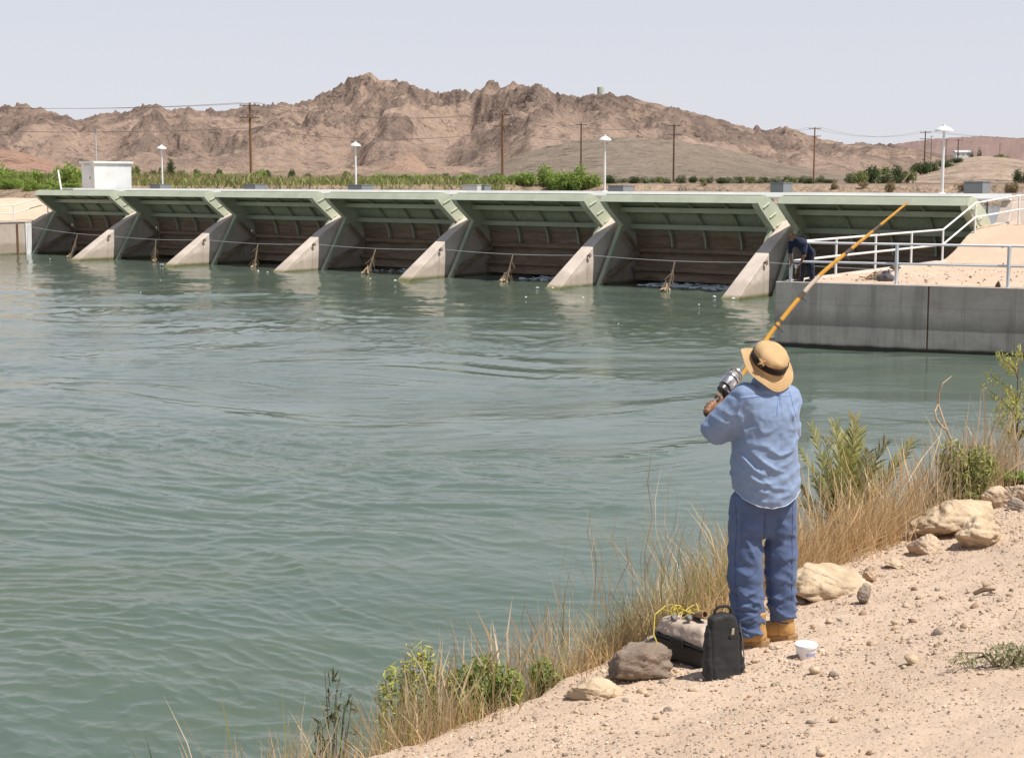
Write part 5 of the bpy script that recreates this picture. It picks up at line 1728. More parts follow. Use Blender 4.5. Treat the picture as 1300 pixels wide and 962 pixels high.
    M = Matrix(((fx.x, fy.x, hn.x, hc.x), (fx.y, fy.y, hn.y, hc.y), (fx.z, fy.z, hn.z, hc.z), (0, 0, 0, 1)))
    hat = empty("hat", (0, 0, 0)); hat.parent = root
    def brimfn(p, a):
        x, y, z = p; r = math.hypot(x, y)
        t = max(0, (r - 0.098) / 0.06)
        wav = 0.020 * math.cos(2 * a + 0.4) + 0.007 * math.sin(3 * a + 1.0) + 0.006 * math.sin(5 * a)
        curl = 0.026 * max(0, math.cos(a - math.pi * 1.02)) ** 2          # left side turned up
        return (x * 0.98, y * 1.08, z + t * (wav + curl - 0.012))
    prof = [(0.092, 0.004), (0.098, 0.0), (0.108, -0.003), (0.120, -0.006), (0.138, -0.010), (0.153, -0.014), (0.157, -0.0165), (0.154, -0.0195), (0.138, -0.0155), (0.108, -0.0085), (0.092, -0.004)]
    MB().lathe(prof, 64, brimfn, cap=False).xf(M).build("brim", hat_mat, hat, smooth=True, angle=80)
    def crownfn(p, a):
        x, y, z = p
        dent = 0.010 * math.sin(2 * a + 0.8) * (z / 0.11) + 0.004 * math.sin(5 * a + z * 40)
        dent += 0.006 * math.sin(7 * a + 2.0 * math.cos(3 * a) + z * 55) * min(1, z / 0.03)
        r = 1 + dent / 0.1 * 0.6
        tip = -0.012 * math.exp(-((x - 0.0) / 0.028) ** 2) * (1 if z > 0.085 else 0)
        return (x * r, y * 1.1 * r, z + tip + (0.006 * math.cos(a - 2.6) if z > 0.06 else 0))
    MB().lathe([(0.097, -0.004), (0.0965, 0.03), (0.094, 0.053), (0.0965, 0.057), (0.094, 0.070), (0.086, 0.085), (0.070, 0.097), (0.045, 0.102), (0.02, 0.104), (0.001, 0.1045)], 48, crownfn, cap=False).xf(M).build("crown", hat_mat, hat, smooth=True, angle=80)
    def bandfn(p, a): x, y, z = p; return (x * 1.005, y * 1.107, z + 0.003 * math.sin(a * 2))
    MB().lathe([(0.0985, 0.012), (0.1015, 0.014), (0.1005, 0.049), (0.0975, 0.051)], 48, bandfn, cap=False).xf(M).build("band", band_mat, hat, smooth=True, angle=80)
    for rr_ in (0.112, 0.124, 0.136, 0.148):
        zz_ = float(np.interp(rr_, (0.098, 0.108, 0.120, 0.138, 0.153), (0.0, -0.003, -0.006, -0.010, -0.014)))
        MB().tube([M @ Vector(brimfn((rr_ * math.cos(q), rr_ * math.sin(q), zz_ + 0.0006), q)) for q in np.linspace(0, 2 * math.pi, 65)], 0.0011, 4, cap=False).build("stitching", hat_mat, hat, smooth=True)
    knot = M @ Vector((-0.088, -0.055, 0.06))
    kb = MB()
    rr = random.Random(3)
    for i in range(7):
        e = Vector((rr.uniform(-0.028, 0.02), rr.uniform(-0.03, 0.012), rr.uniform(-0.022, 0.03)))
        kb.tube([knot, knot + e * 0.6, knot + e], [0.008, 0.007, 0.003], 5)
    kb.build("tie", hat_mat, hat, smooth=True)
    return fist, reelp


FIST, REELP = build_fisherman()


def build_rod():
    P = lambda px, py, d: Vector(L(px, py, d))
    key = [P(895, 526, 0.25), P(903, 517, 0.28), P(930, 491, 0.42), P(957, 454, 0.50), P(978, 423, 0.56), P(990, 408, 0.58), P(1012, 381, 0.62), P(1043, 347, 0.66), P(1090, 308, 0.72), P(1152, 257, 0.80)]
    dense = []
    for i in range(len(key) - 1):
        p0 = key[max(i - 1, 0)]; p1 = key[i]; p2 = key[i + 1]; p3 = key[min(i + 2, len(key) - 1)]
        for j in range(6):
            t = j / 6
            dense.append(0.5 * ((2 * p1) + (p2 - p0) * t + (2 * p0 - 5 * p1 + 4 * p2 - p3) * t * t + (3 * p1 - p0 - 3 * p2 + p3) * t ** 3))
    dense.append(key[-1])
    root = empty("fishing_rod", P0 + Vector(FIST))
    off = Vector(FIST)
    dense = [p - off for p in dense]
    yel = mat_plain("rod_yellow", (0.62, 0.32, 0.05), 0.4, 0.15, 12)
    wrap = mat_plain("rod_wrap", (0.11, 0.085, 0.06), 0.5, 0.3, 30)
    palew = mat_plain("rod_pale", (0.60, 0.50, 0.40), 0.5, 0.15, 20)
    n = len(dense) - 1
    rad = lambda i: 0.0105 + 0.0030 * math.sin(math.pi * min(1, i / n * 1.05)) - 0.004 * max(0, i / n - 0.85) / 0.15
    MB().tube(dense[0:14], [0.0115] * 14, 10).build("handle", black_mat, root, smooth=True)
    def seg(a, b, mat, name, grow=0.0):
        pts = [dense[int(a)].lerp(dense[min(int(a) + 1, n)], a - int(a))] + [dense[i] for i in range(int(a) + 1, int(math.floor(b)) + (0 if b > int(b) else 0)) if i > a and i < b] + [dense[min(int(b), n)].lerp(dense[min(int(b) + 1, n)], b - int(b))]
        MB().tube(pts, [rad(a + (b - a) * k / max(1, len(pts) - 1)) + grow for k in range(len(pts))], 10).build(name, mat, root, smooth=True)
    marks = [13, 27.5, 28.3, 29.6, 30.6, 36.5, 38.0, 41.5, 46.0, 47.0, 49.7, 50.5, n]
    kinds = [yel, wrap, yel, wrap, yel, wrap, palew, yel, wrap, yel, wrap, yel]
    for a, b, m in zip(marks[:-1], marks[1:], kinds):
        seg(a, b, m, "wrap" if m is wrap else "blank", 0.0008 if m is wrap else 0.0)
    for i in (28, 37, 46, 50, n - 1):
        c = dense[i]; d = (dense[min(i + 1, n)] - dense[i - 1]).normalized()
        s = d.cross(Vector((0, 1, 0.2))).normalized(); t = d.cross(s)
        rr = 0.020 - 0.002 * (i - 28) / 10
        cc = c - s * (rad(i) + rr * 0.95)
        MB().tube([cc + s * rr * math.cos(q) + t * rr * math.sin(q) for q in np.linspace(0, 6.2832, 15)], 0.0022, 6, cap=False).build("line_guide", dark_metal, root, smooth=True)
    tag(root, "long yellow fishing rod with dark wraps held up across the angler's hat", "fishing rod")
    # reel
    c = Vector(REELP) - off
    d = (key[3] - key[1]).normalized()
    s = Vector((-0.55, -0.75, 0.30)); s = (s - d * s.dot(d)).normalized(); t = d.cross(s)
    cc = c + s * 0.062
    M = Matrix(((t.x, s.x, d.x, cc.x), (t.y, s.y, d.y, cc.y), (t.z, s.z, d.z, cc.z), (0, 0, 0, 1)))
    MB().lathe([(0.02, -0.062), (0.040, -0.058), (0.044, -0.03), (0.044, -0.004), (0.040, 0.002)], 26).xf(M).build("rotor", silver_mat, root, smooth=True)
    MB().lathe([(0.034, 0.002), (0.046, 0.006), (0.046, 0.016), (0.036, 0.020), (0.034, 0.050), (0.043, 0.053), (0.043, 0.062), (0.020, 0.068), (0.012, 0.082)], 26).xf(M).build("spool", silver_mat, root, smooth=True, angle=25)
    MB().lathe([(0.0355, 0.021), (0.039, 0.026), (0.039, 0.044), (0.0355, 0.049)], 24, cap=False).xf(M).build("line_winding", mat_plain("line", (0.42, 0.40, 0.34), 0.5), root, smooth=True)
    MB().lathe([(0.018, -0.10), (0.030, -0.094), (0.033, -0.07), (0.028, -0.062)], 20).xf(M).build("gear_housing", dark_metal, root, smooth=True)
    MB().tube([M @ Vector((0.048, 0, -0.03)), M @ Vector((0.060, 0, 0.02)), M @ Vector((0.046, 0.02, 0.045)), M @ Vector((0.0, 0.055, 0.05)), M @ Vector((-0.046, 0.02, 0.045)), M @ Vector((-0.060, 0, 0.02)), M @ Vector((-0.048, 0, -0.03))], 0.003, 6).build("bail", silver_mat, root, smooth=True)
    MB().tube([M @ Vector((0, -0.02, -0.08)), M @ Vector((0, -0.062, -0.06))], [0.012, 0.010], 8).build("reel_foot", dark_metal, root, smooth=True)
    h0 = M @ Vector((0.03, 0, -0.08)); h1 = M @ Vector((0.06, -0.02, -0.085)); h2 = M @ Vector((0.065, -0.05, -0.10))
    hb = MB().tube([h0, h1, h2], 0.006, 8); hb.build("crank", silver_mat, root, smooth=True)
    MB().tube([h2, h2 + t * 0.03], [0.013, 0.011], 10).build("knob", black_mat, root, smooth=True)
    # the line up to the first guide
    MB().tube([M @ Vector((0, 0, 0.06)), dense[28] - Vector((0.012, 0, 0.02))], 0.0008, 4).build("line", pale_grey, root)


build_rod()

# ================================================================== MAN IN NAVY ON THE PLATFORM
def build_second_man():
    p0 = slab_pt(1024, 357)
    p0 = on_slab(0.88, 0.45)
    root = empty("person", p0)
    tag(root, "man in navy clothes bending over the railing at the corner of the platform", "person")
    def Q(px, py, d=0.0):
        p = at(px, py, p0.y + d) - p0; return (p.x, p.y, p.z)
    hip = Q(1028, 322, 0.0); chest = Q(1018, 309, -0.05); neckp = Q(1010, 303, -0.1); head = Vector(Q(1006.5, 299, -0.13))
    lsh = Q(1003.5, 309, 0.02); rsh = Q(1021, 310, -0.20)
    lel = Q(1003, 322, 0.02); lwr = Q(1005, 333, -0.05); rel = Q(1021, 324, -0.25); rwr = Q(1016, 334, -0.22)
    lkn = Q(1019, 338, 0.02); lan = Q(1017, 354, 0.02); rkn = Q(1030, 338, -0.05); ran = Q(1031, 353, -0.05)
    gnd = 0.0
    S = SDF((-0.75, -0.6, -0.02), (0.5, 0.45, 1.5), 0.011)
    S.ell(hip, (0.13, 0.14, 0.13), 0.05); S.cap(hip, chest, 0.125, 0.135, 0.05); S.cap(chest, neckp, 0.12, 0.06, 0.04)
    S.cap(neckp, head, 0.055, 0.055, 0.02); S.ell(head, (0.085, 0.078, 0.105), 0.01)
    S.ell(head + Vector((-0.04, -0.01, -0.07)), (0.045, 0.045, 0.045), 0.02)
    S.cap(head + Vector((-0.08, -0.02, 0.0)), head + Vector((-0.102, -0.025, -0.025)), 0.012, 0.014, 0.01)
    for s in (-1, 1): S.ell(head + Vector((0.01, 0.078 * s, -0.01)), (0.02, 0.01, 0.03), 0.006)
    S.cap(head + Vector((-0.085, -0.03, -0.07)), head + Vector((-0.088, 0.03, -0.07)), 0.006, 0.006, 0.006)
    for sh, el, wr in ((lsh, lel, lwr), (rsh, rel, rwr)):
        S.cap(chest, sh, 0.09, 0.065, 0.04); S.path([sh, el, wr], [0.058, 0.046, 0.033], 0.02)
        wv = Vector(wr); dn = Vector((-0.05, 0.02, -0.08)).normalized(); sd = Vector((0.3, 0.9, 0)).normalized()
        pal = wv + dn * 0.05; S.cap(wv, pal, 0.028, 0.036, 0.015, flat=((0.9, -0.3, 0), 0.6))
        for i, (o, l) in enumerate(((-0.028, 0.85), (-0.009, 1), (0.010, 0.97), (0.028, 0.8))):
            finger(S, pal + sd * o + dn * 0.03, dn, dn * 0.7 + Vector((0.5, 0, 0)), dn * 0.2 + Vector((0.9, 0, 0.1)), (0.036 * l, 0.026 * l, 0.02 * l), 0.0105, 0.004)
        finger(S, wv + dn * 0.03 - sd * 0.025, dn - sd * 0.8, dn + Vector((0.2, 0, 0)), dn + Vector((0.4, 0, 0)), (0.03, 0.028, 0.022), 0.012, 0.004)
    for kn, an in ((lkn, lan), (rkn, ran)):
        S.path([hip, kn, an], [0.10, 0.062, 0.045], 0.03)
    S.build("body", skin_tone, root)
    H = SDF(head - Vector((0.14, 0.13, 0.14)), head + Vector((0.14, 0.13, 0.16)), 0.011)
    H.ell(head + Vector((0.012, 0, 0.012)), (0.088, 0.083, 0.104), 0.0)
    H.clip(lambda X, Y, Z: -(X - head.x) - 0.045 - (Z - head.z) * 0.6, 0.01); H.clip(lambda X, Y, Z: -(Z - head.z) - 0.04, 0.01)
    H.build("hair", hair_mat, root)
    T = SDF((-0.75, -0.6, 0.45), (0.5, 0.45, 1.42), 0.011)
    T.cap(hip, chest, 0.145, 0.155, 0.05); T.cap(chest, neckp, 0.14, 0.075, 0.04); T.ell(Vector(hip) + Vector((0, 0, 0.05)), (0.145, 0.155, 0.12), 0.05)
    for sh, el in ((lsh, lel), (rsh, rel)):
        T.cap(chest, sh, 0.10, 0.085, 0.05); T.cap(sh, Vector(sh).lerp(Vector(el), 0.75), 0.08, 0.075, 0.03)
    T.clip(lambda X, Y, Z: (hip[2] - 0.06) + (X - hip[0]) * 0.45 - Z, 0.01)
    T.push(lambda X, Y, Z: 0.010 * fbm(X * 7 + Z * 4, Z * 9 + Y * 5, 3, 231))
    T.build("shirt", navy_mat, root)
    J = SDF((-0.4, -0.35, 0.0), (0.4, 0.35, 1.05), 0.011)
    J.ell(hip, (0.15, 0.16, 0.14), 0.05)
    for kn, an in ((lkn, lan), (rkn, ran)): J.path([hip, kn, Vector(an) + Vector((0, 0, 0.0))], [0.12, 0.086, 0.075], 0.03)
    J.clip(lambda X, Y, Z: 0.05 - Z, 0.005); J.clip(lambda X, Y, Z: Z - hip[2] - 0.10, 0.02)
    J.push(lambda X, Y, Z: 0.010 * fbm(X * 7, Z * 13 + Y * 6, 3, 235))
    J.build("trousers", navy_trou, root)
    for an in (lan, ran):
        B = SDF((an[0] - 0.3, an[1] - 0.2, -0.03), (an[0] + 0.15, an[1] + 0.2, 0.2), 0.010)
        B.path([(an[0] + 0.03, an[1], 0.045), (an[0] - 0.08, an[1] - 0.02, 0.045), (an[0] - 0.18, an[1] - 0.04, 0.035)], [0.045, 0.045, 0.038], 0.02)
        B.cap((an[0], an[1], 0.04), (an[0], an[1], 0.12), 0.05, 0.055, 0.02); B.clip(lambda X, Y, Z: -Z, 0.004)
        B.build("shoe", mat_plain("dark_shoe", (0.06, 0.05, 0.05), 0.6), root)
    # small rig in his hands
    g = Vector(rwr) + Vector((-0.10, 0.05, -0.08)) + Vector(p0)
    r = empty("bait_rig", g)
    MB().lathe([(0.005, -0.06), (0.045, -0.04), (0.05, 0.0), (0.04, 0.04), (0.005, 0.05)], 12).build("float", mat_plain("float_white", (0.7, 0.7, 0.68), 0.4), r, smooth=True)
    MB().tube([(0, 0, -0.05), (-0.01, 0, -0.13), (-0.02, 0.01, -0.22)], [0.016, 0.022, 0.008], 8).build("bait", mat_plain("bait_tan", (0.45, 0.35, 0.18), 0.7), r, smooth=True)
    tag(r, "small pale float and bait held in the hands of the man in navy", "fishing tackle")


build_second_man()

# gear lying on the platform
gp = slab_pt(1113, 355)
b = empty("stick_bundle", gp)
rg = random.Random(5)
mbs = [MB() for _ in range(3)]
for i in range(26):
    a = rg.uniform(-0.5, 1.2); l = rg.uniform(0.25, 0.6)
    s = Vector((rg.uniform(-0.25, 0.2), rg.uniform(-0.2, 0.2), rg.uniform(0.02, 0.22)))
    d = Vector((math.cos(a), rg.uniform(-0.5, 0.5), math.sin(a) * 0.6)) * l * 0.5
    q = s + d
    p_ = s - d; p_.z = max(p_.z, 0.0); q.z = max(q.z, 0.02)
    mbs[i % 3].tube([p_, q], [rg.uniform(0.012, 0.026), 0.008], 5)
for m, mm in zip(mbs, (wood, pole_dark, pale_wood)): m.build("sticks", mm, b)
tag(b, "bundle of brown sticks lying on the dirt platform behind the front railing", "sticks")
gb = SDF((-0.35, -0.25, -0.05), (0.35, 0.25, 0.45), 0.012)
gb.path([(-0.13, 0, 0.10), (0.0, 0.01, 0.13), (0.14, 0, 0.09)], [0.11, 0.15, 0.10], 0.04); gb.cap((0.02, 0, 0.2), (0.08, 0, 0.29), 0.10, 0.05, 0.04)
gb.clip(lambda X, Y, Z: -Z, 0.01); gb.push(lambda X, Y, Z: 0.022 * fbm(X * 9, Z * 11 + Y * 7, 3, 241))
bp = slab_pt(1124, 357)
bag2 = empty("gear_bag", bp)
gb.build("bag", mat_cloth("grey_bag", (0.10, 0.095, 0.11), 0.2), bag2)
MB().tube([(-0.10, -0.06, 0.20), (-0.05, -0.09, 0.31), (0.05, -0.09, 0.30), (0.09, -0.06, 0.20)], 0.012, 6).build("strap", black_mat, bag2, smooth=True)
tag(bag2, "small dark grey bag beside the bundle of sticks on the platform", "bag")
rk = on_slab(5.72, 0.30)
ro = MB(); ro.lathe([(0.06, -0.03), (0.07, 0.03), (0.05, 0.10), (0.02, 0.15), (0.003, 0.16)], 7, lambda p, a: (p[0] * (1 + 0.3 * math.sin(3 * a)), p[1] * 0.7, p[2] + 0.02 * math.sin(2 * a)))
o = ro.build("rust_stone", rusty); o.location = rk; tag(o, "rust brown stone at the foot of the right railing post on the platform", "stone")

# ================================================================== ROCKS, STONES, GRAVEL
rock_mat = mat_attr("bank_rock", 0.9, 0.25, 9.0, 0.8, 26.0, spec=0.15, bdist=0.03)


def ico(sub):
    bm = bmesh.new(); bmesh.ops.create_icosphere(bm, subdivisions=sub, radius=1.0)
    v = np.array([p.co[:] for p in bm.verts]); f = np.array([[q.index for q in p.verts] for p in bm.faces]); bm.free()
    return v, f


ICO1, ICO4 = ico(1), ico(5)
PALE = (0.56, 0.425, 0.285); SANDC = (0.53, 0.40, 0.28); GREYR = (0.33, 0.265, 0.21); REDR = (0.36, 0.24, 0.165)


def boulder_geo(seed, size, facets=13, rough=0.075, block=False):
    r = np.random.default_rng(seed); v, f = ICO4; v = v.copy()
    if block:
        for n in ((1, 0.1, 0), (-1, 0.05, 0.1), (0.1, 1, 0), (-0.1, -1, 0.12), (0.08, 0.05, 1)):
            n = np.array(n, float); n /= np.linalg.norm(n)
            v = v - n[None] * (np.clip(v @ n - 0.56, 0, None) * 0.96)[:, None]
    for i in range(facets):
        n = r.normal(size=3); n /= np.linalg.norm(n); d = r.uniform(0.5, 0.85)
        k = v @ n; over = np.clip(k - d, 0, None); v = v - n[None] * (over * 0.88)[:, None]
    p = v * 1.0
    nn = fbm(p[:, 0] * 1.7 + p[:, 2] * 1.1 + seed, p[:, 1] * 1.7 - p[:, 2] * 0.9, 5, seed % 50, 0.55)
    n2 = ridged(p[:, 0] * 2.6 + p[:, 1] * 0.8 + seed, p[:, 2] * 2.8 - p[:, 1] * 0.7, 4, seed % 40 + 3)
    v = v * (1 + rough * 1.5 * nn - rough * 1.1 * (n2 - 0.8) - rough * 0.35 * (ridged(p[:, 0] * 7 + seed, p[:, 2] * 8 + p[:, 1] * 3, 3, 9) - 0.7))[:, None]
    return v * np.array(size), f


def boulder(pos, size, col, seed, label, rz=0.0, sink=0.25, tiltx=0.0, group=None, block=False):
    v, f = boulder_geo(seed, size, block=block)
    R = np.array(Matrix.Rotation(rz, 3, 'Z') @ Matrix.Rotation(tiltx, 3, 'X'))
    v = v @ R.T
    r = np.random.default_rng(seed)
    c = np.array(col)[None] * (1 + 0.28 * fbm(v[:, 0] * 6 + seed, v[:, 2] * 7 + v[:, 1] * 4, 4, 7))[:, None]
    o = np_mesh("boulder", v, f, rock_mat, smooth=True, col=np.clip(c, 0, 1))
    o.location = (pos.x, pos.y, float(gz(pos.x, pos.y)) + size[2] * (1 - 2 * sink - 0.14))
    tag(o, label, "rock", group)
    return o


def bank_px(px, py): return hit_bank(px, py)


boulder(bank_px(1212, 676), (0.36, 0.28, 0.20), PALE, 11, "big pale sandstone boulder on the bank edge below the green weed", 0.5, 0.16)
boulder(bank_px(1240, 690), (0.24, 0.20, 0.13), PALE, 12, "pale boulder leaning against the front of the biggest bank boulder", 1.2, 0.2)
boulder(bank_px(1172, 702), (0.13, 0.11, 0.11), SANDC, 13, "knee high tan rock just left of the biggest bank boulder", 2.2, 0.2)
boulder(bank_px(1052, 752), (0.32, 0.24, 0.15), PALE, 14, "low flat pale boulder right of the angler's legs", 0.3, 0.28)
boulder(bank_px(812, 858), (0.25, 0.20, 0.15), (0.27, 0.205, 0.155), 21, "blocky dark brown boulder in the shadow left of the tackle box", 0.15, 0.22, block=True)
boulder(bank_px(752, 880), (0.17, 0.15, 0.08), PALE, 16, "pale rock at the lower edge left of the blocky boulder", 0.9, 0.3)
boulder(bank_px(1268, 642), (0.16, 0.13, 0.11), SANDC, 17, "tan rock on the bank crest at the right, left of its neighbour", 0.1, 0.2)
boulder(bank_px(1300, 634), (0.19, 0.14, 0.10), SANDC, 18, "grey tan rock cut by the right edge of the view on the bank crest", 1.9, 0.2)
boulder(bank_px(1288, 646), (0.10, 0.09, 0.07), GREYR, 19, "small grey rock between the two crest rocks at the right", 0.9, 0.2)
boulder(bank_px(1096, 764), (0.07, 0.05, 0.075), GREYR, 20, "small upright dark stone right of the low flat boulder", 0.9, 0.15)
boulder(bank_px(1105, 738), (0.06, 0.06, 0.07), SANDC, 23, "small pale stone standing at the foot of the dry grass", 0.2, 0.15)
boulder(bank_px(1135, 720), (0.09, 0.07, 0.06), SANDC, 24, "small tan stone right of the dry grass below the boulders", 1.2, 0.2)
boulder(bank_px(838, 835), (0.14, 0.12, 0.10), GREYR, 25, "grey rock between the blocky boulder and the tackle box", 1.0, 0.2)


def stones():
    r = random.Random(31); rng = np.random.default_rng(31)
    v0, f0 = ico(2)
    protos = []
    for i in range(8):
        v = v0 * (1 + 0.22 * rng.normal(size=(len(v0), 1)) * 0.4)
        for k in range(5):
            n = rng.normal(size=3); n /= np.linalg.norm(n); v = v - n[None] * (np.clip(v @ n - 0.62, 0, None) * 0.9)[:, None]
        v = v * np.array([1, rng.uniform(0.7, 0.95), rng.uniform(0.5, 0.75)])
        base = np.array([PALE, SANDC, GREYR, REDR][i % 4])
        c = np.repeat(base[None], len(v), 0) * rng.uniform(0.85, 1.15, (len(v), 1))
        o = np_mesh("stone", v, f0, rock_mat, col=np.clip(c, 0, 1)); protos.append(o)
    n = 0
    special = [(1158, 842, 0.044, 0, "pale round stone low on the bare slope, the largest loose one"), (1036, 855, 0.040, 0, "pale pebble lying in front of the white tub"), (1058, 858, 0.030, 2, "grey pebble right of the pale pebble near the white tub"),
               (1190, 805, 0.036, 2, "grey stone on the open slope above the largest loose stone"), (1013, 836, 0.022, 2, "dark pebble against the left side of the white tub"), (1148, 847, 0.018, 1, "tiny stone touching the left of the largest loose stone"),
               (1052, 790, 0.030, 1, "tan stone right of the angler's far boot"), (1032, 797, 0.022, 0, "pale pebble beside the heel of the angler's far boot")]
    for px, py, rad, k, lab in special:
        p = bank_px(px, py); o = protos[k].copy(); COL.objects.link(o)
        o.location = (p.x, p.y, float(gz(p.x, p.y)) + rad * 0.35); o.scale = (rad,) * 3; o.rotation_euler = (0.2, 0.1, r.uniform(0, 6.28)); tag(o, lab, "stone")
    while n < 85:
        s = abs(r.gauss(0, 1.7)) + 0.02; t = r.uniform(-1.2, 7.5)
        x, y = st(t, s); rad = min(0.055, 0.019 * math.exp(abs(r.gauss(0, 0.38))))
        o = protos[r.randrange(8)].copy(); COL.objects.link(o)
        o.location = (x, y, float(gz(x, y)) + rad * 0.22); o.scale = (rad, rad, rad); o.rotation_euler = (r.uniform(-0.3, 0.3), r.uniform(-0.3, 0.3), r.uniform(0, 6.28))
        tag(o, "loose stone lying on the gravelly dirt slope", "stone", "loose stones on the dirt slope"); n += 1
    for o in protos: bpy.data.objects.remove(o)
    # gravel: a few thousand pebbles joined
    V, F = ICO1; k = len(V); N = 34000
    s = np.abs(rng.normal(0, 2.0, N)) + rng.uniform(-0.15, 0.1, N); t = rng.uniform(-2.2, 9.0, N)
    x, y = st(t, s)
    dens = fbm(x * 0.9, y * 0.9, 3, 181)
    ok = dens > -0.30 + 0.75 * rng.random(N) - 0.25; x, y = x[ok], y[ok]; N = len(x)
    rad = 0.0040 * np.exp(np.abs(rng.normal(0, 0.50, N)))
    a = rng.uniform(0, 6.28, N); ca, sa = np.cos(a), np.sin(a)
    sx, sy, sz = rad * rng.uniform(0.8, 1.4, N), rad * rng.uniform(0.6, 1.1, N), rad * rng.uniform(0.45, 0.8, N)
    q = V[None] * np.stack([sx, sy, sz], -1)[:, None] * (1 + 0.18 * rng.normal(size=(N, k, 1)))
    z = gz(x, y) + sz * 0.25
    P = np.stack([q[..., 0] * ca[:, None] - q[..., 1] * sa[:, None] + x[:, None], q[..., 0] * sa[:, None] + q[..., 1] * ca[:, None] + y[:, None], q[..., 2] + z[:, None]], -1).reshape(-1, 3)
    FF = (F[None] + (np.arange(N) * k)[:, None, None]).reshape(-1, 3)
    cols = np.array([PALE, SANDC, SANDC, GREYR, REDR, (0.62, 0.50, 0.38)])[rng.integers(0, 6, N)] * rng.uniform(0.75, 1.15, (N, 1))
    o = np_mesh("gravel", P, FF, mat_attr("gravel", 0.9, 0.15, 60, spec=0.15), col=np.repeat(np.clip(cols, 0, 1), k, 0))
    tag(o, kind="stuff")


stones()

# ================================================================== GRASS AND PLANTS
STRAW = np.array([(0.66, 0.485, 0.27), (0.60, 0.42, 0.21), (0.72, 0.57, 0.36), (0.50, 0.33, 0.165)])
GREENG = np.array([(0.33, 0.345, 0.09), (0.42, 0.39, 0.125), (0.25, 0.28, 0.07)])
REEDY = np.array([(0.58, 0.45, 0.29), (0.64, 0.51, 0.36), (0.50, 0.37, 0.22)])


def blades(x, y, h, rng, cols, width=0.004, lean=(0, 0), spread=0.3, curve=0.5, seg=4, head=None, z0=None):
    n = len(x)
    z = gz(x, y, False) - 0.04 if z0 is None else z0
    a = rng.uniform(0, 2 * np.pi, n)
    lx = lean[0] + rng.normal(0, spread, n); ly = lean[1] + rng.normal(0, spread, n)
    w = width * rng.uniform(0.6, 1.4, n)
    tx, ty = np.cos(a), np.sin(a)
    kink = rng.normal(0, 0.06, (n, seg + 1)) * curve
    rows = []
    for i in range(seg + 1):
        q = i / seg
        cx = x + h * (lx * q * (0.45 + 0.55 * q * curve * 2) + kink[:, i] * q); cy = y + h * (ly * q * (0.45 + 0.55 * q * curve * 2))
        cz = z + h * q * (1 - 0.18 * (lx ** 2 + ly ** 2) * q)
        ww = w * (1 - 0.85 * q ** 1.5)
        if head is not None and i == seg - 1: ww = ww * head
        rows.append(np.stack([np.stack([cx - tx * ww, cy - ty * ww, cz], -1), np.stack([cx + tx * ww, cy + ty * ww, cz], -1)], 1))
    V = np.stack(rows, 1).reshape(-1, 3)
    b = np.arange(n)[:, None, None] * (2 * (seg + 1)); i = np.arange(seg)[None, :, None] * 2
    F = (b + i + np.array([0, 1, 3, 2])[None, None]).reshape(-1, 4)
    c = cols[rng.integers(0, len(cols), n)] * rng.uniform(0.72, 1.25, (n, 1))
    C = np.repeat(c, 2 * (seg + 1), 0)
    return V, F, C


def join_blades(name, sets, mat):
    V = []; F = []; C = []; k = 0
    for v, f, c in sets: V.append(v); F.append(f + k); C.append(c); k += len(v)
    o = np_mesh(name, np.concatenate(V), np.concatenate(F), mat, col=np.clip(np.concatenate(C), 0, 1))
    tag(o, kind="stuff"); return o


YG_C = np.array([(0.40, 0.40, 0.11), (0.33, 0.34, 0.09)])
straw_mat = mat_leaf("straw", 0.45)


def tufts(rng, n, t0, t1, s0, s1, ntuft, rad):
    ct = rng.uniform(t0, t1, ntuft); cs = rng.uniform(s0, s1, ntuft); k = rng.integers(0, ntuft, n)
    t = ct[k] + rng.normal(0, rad, n); s = cs[k] + rng.normal(0, rad, n)
    x, y = st(t, s); sc = rng.uniform(0.65, 1.15, ntuft)[k]
    return x, y, sc


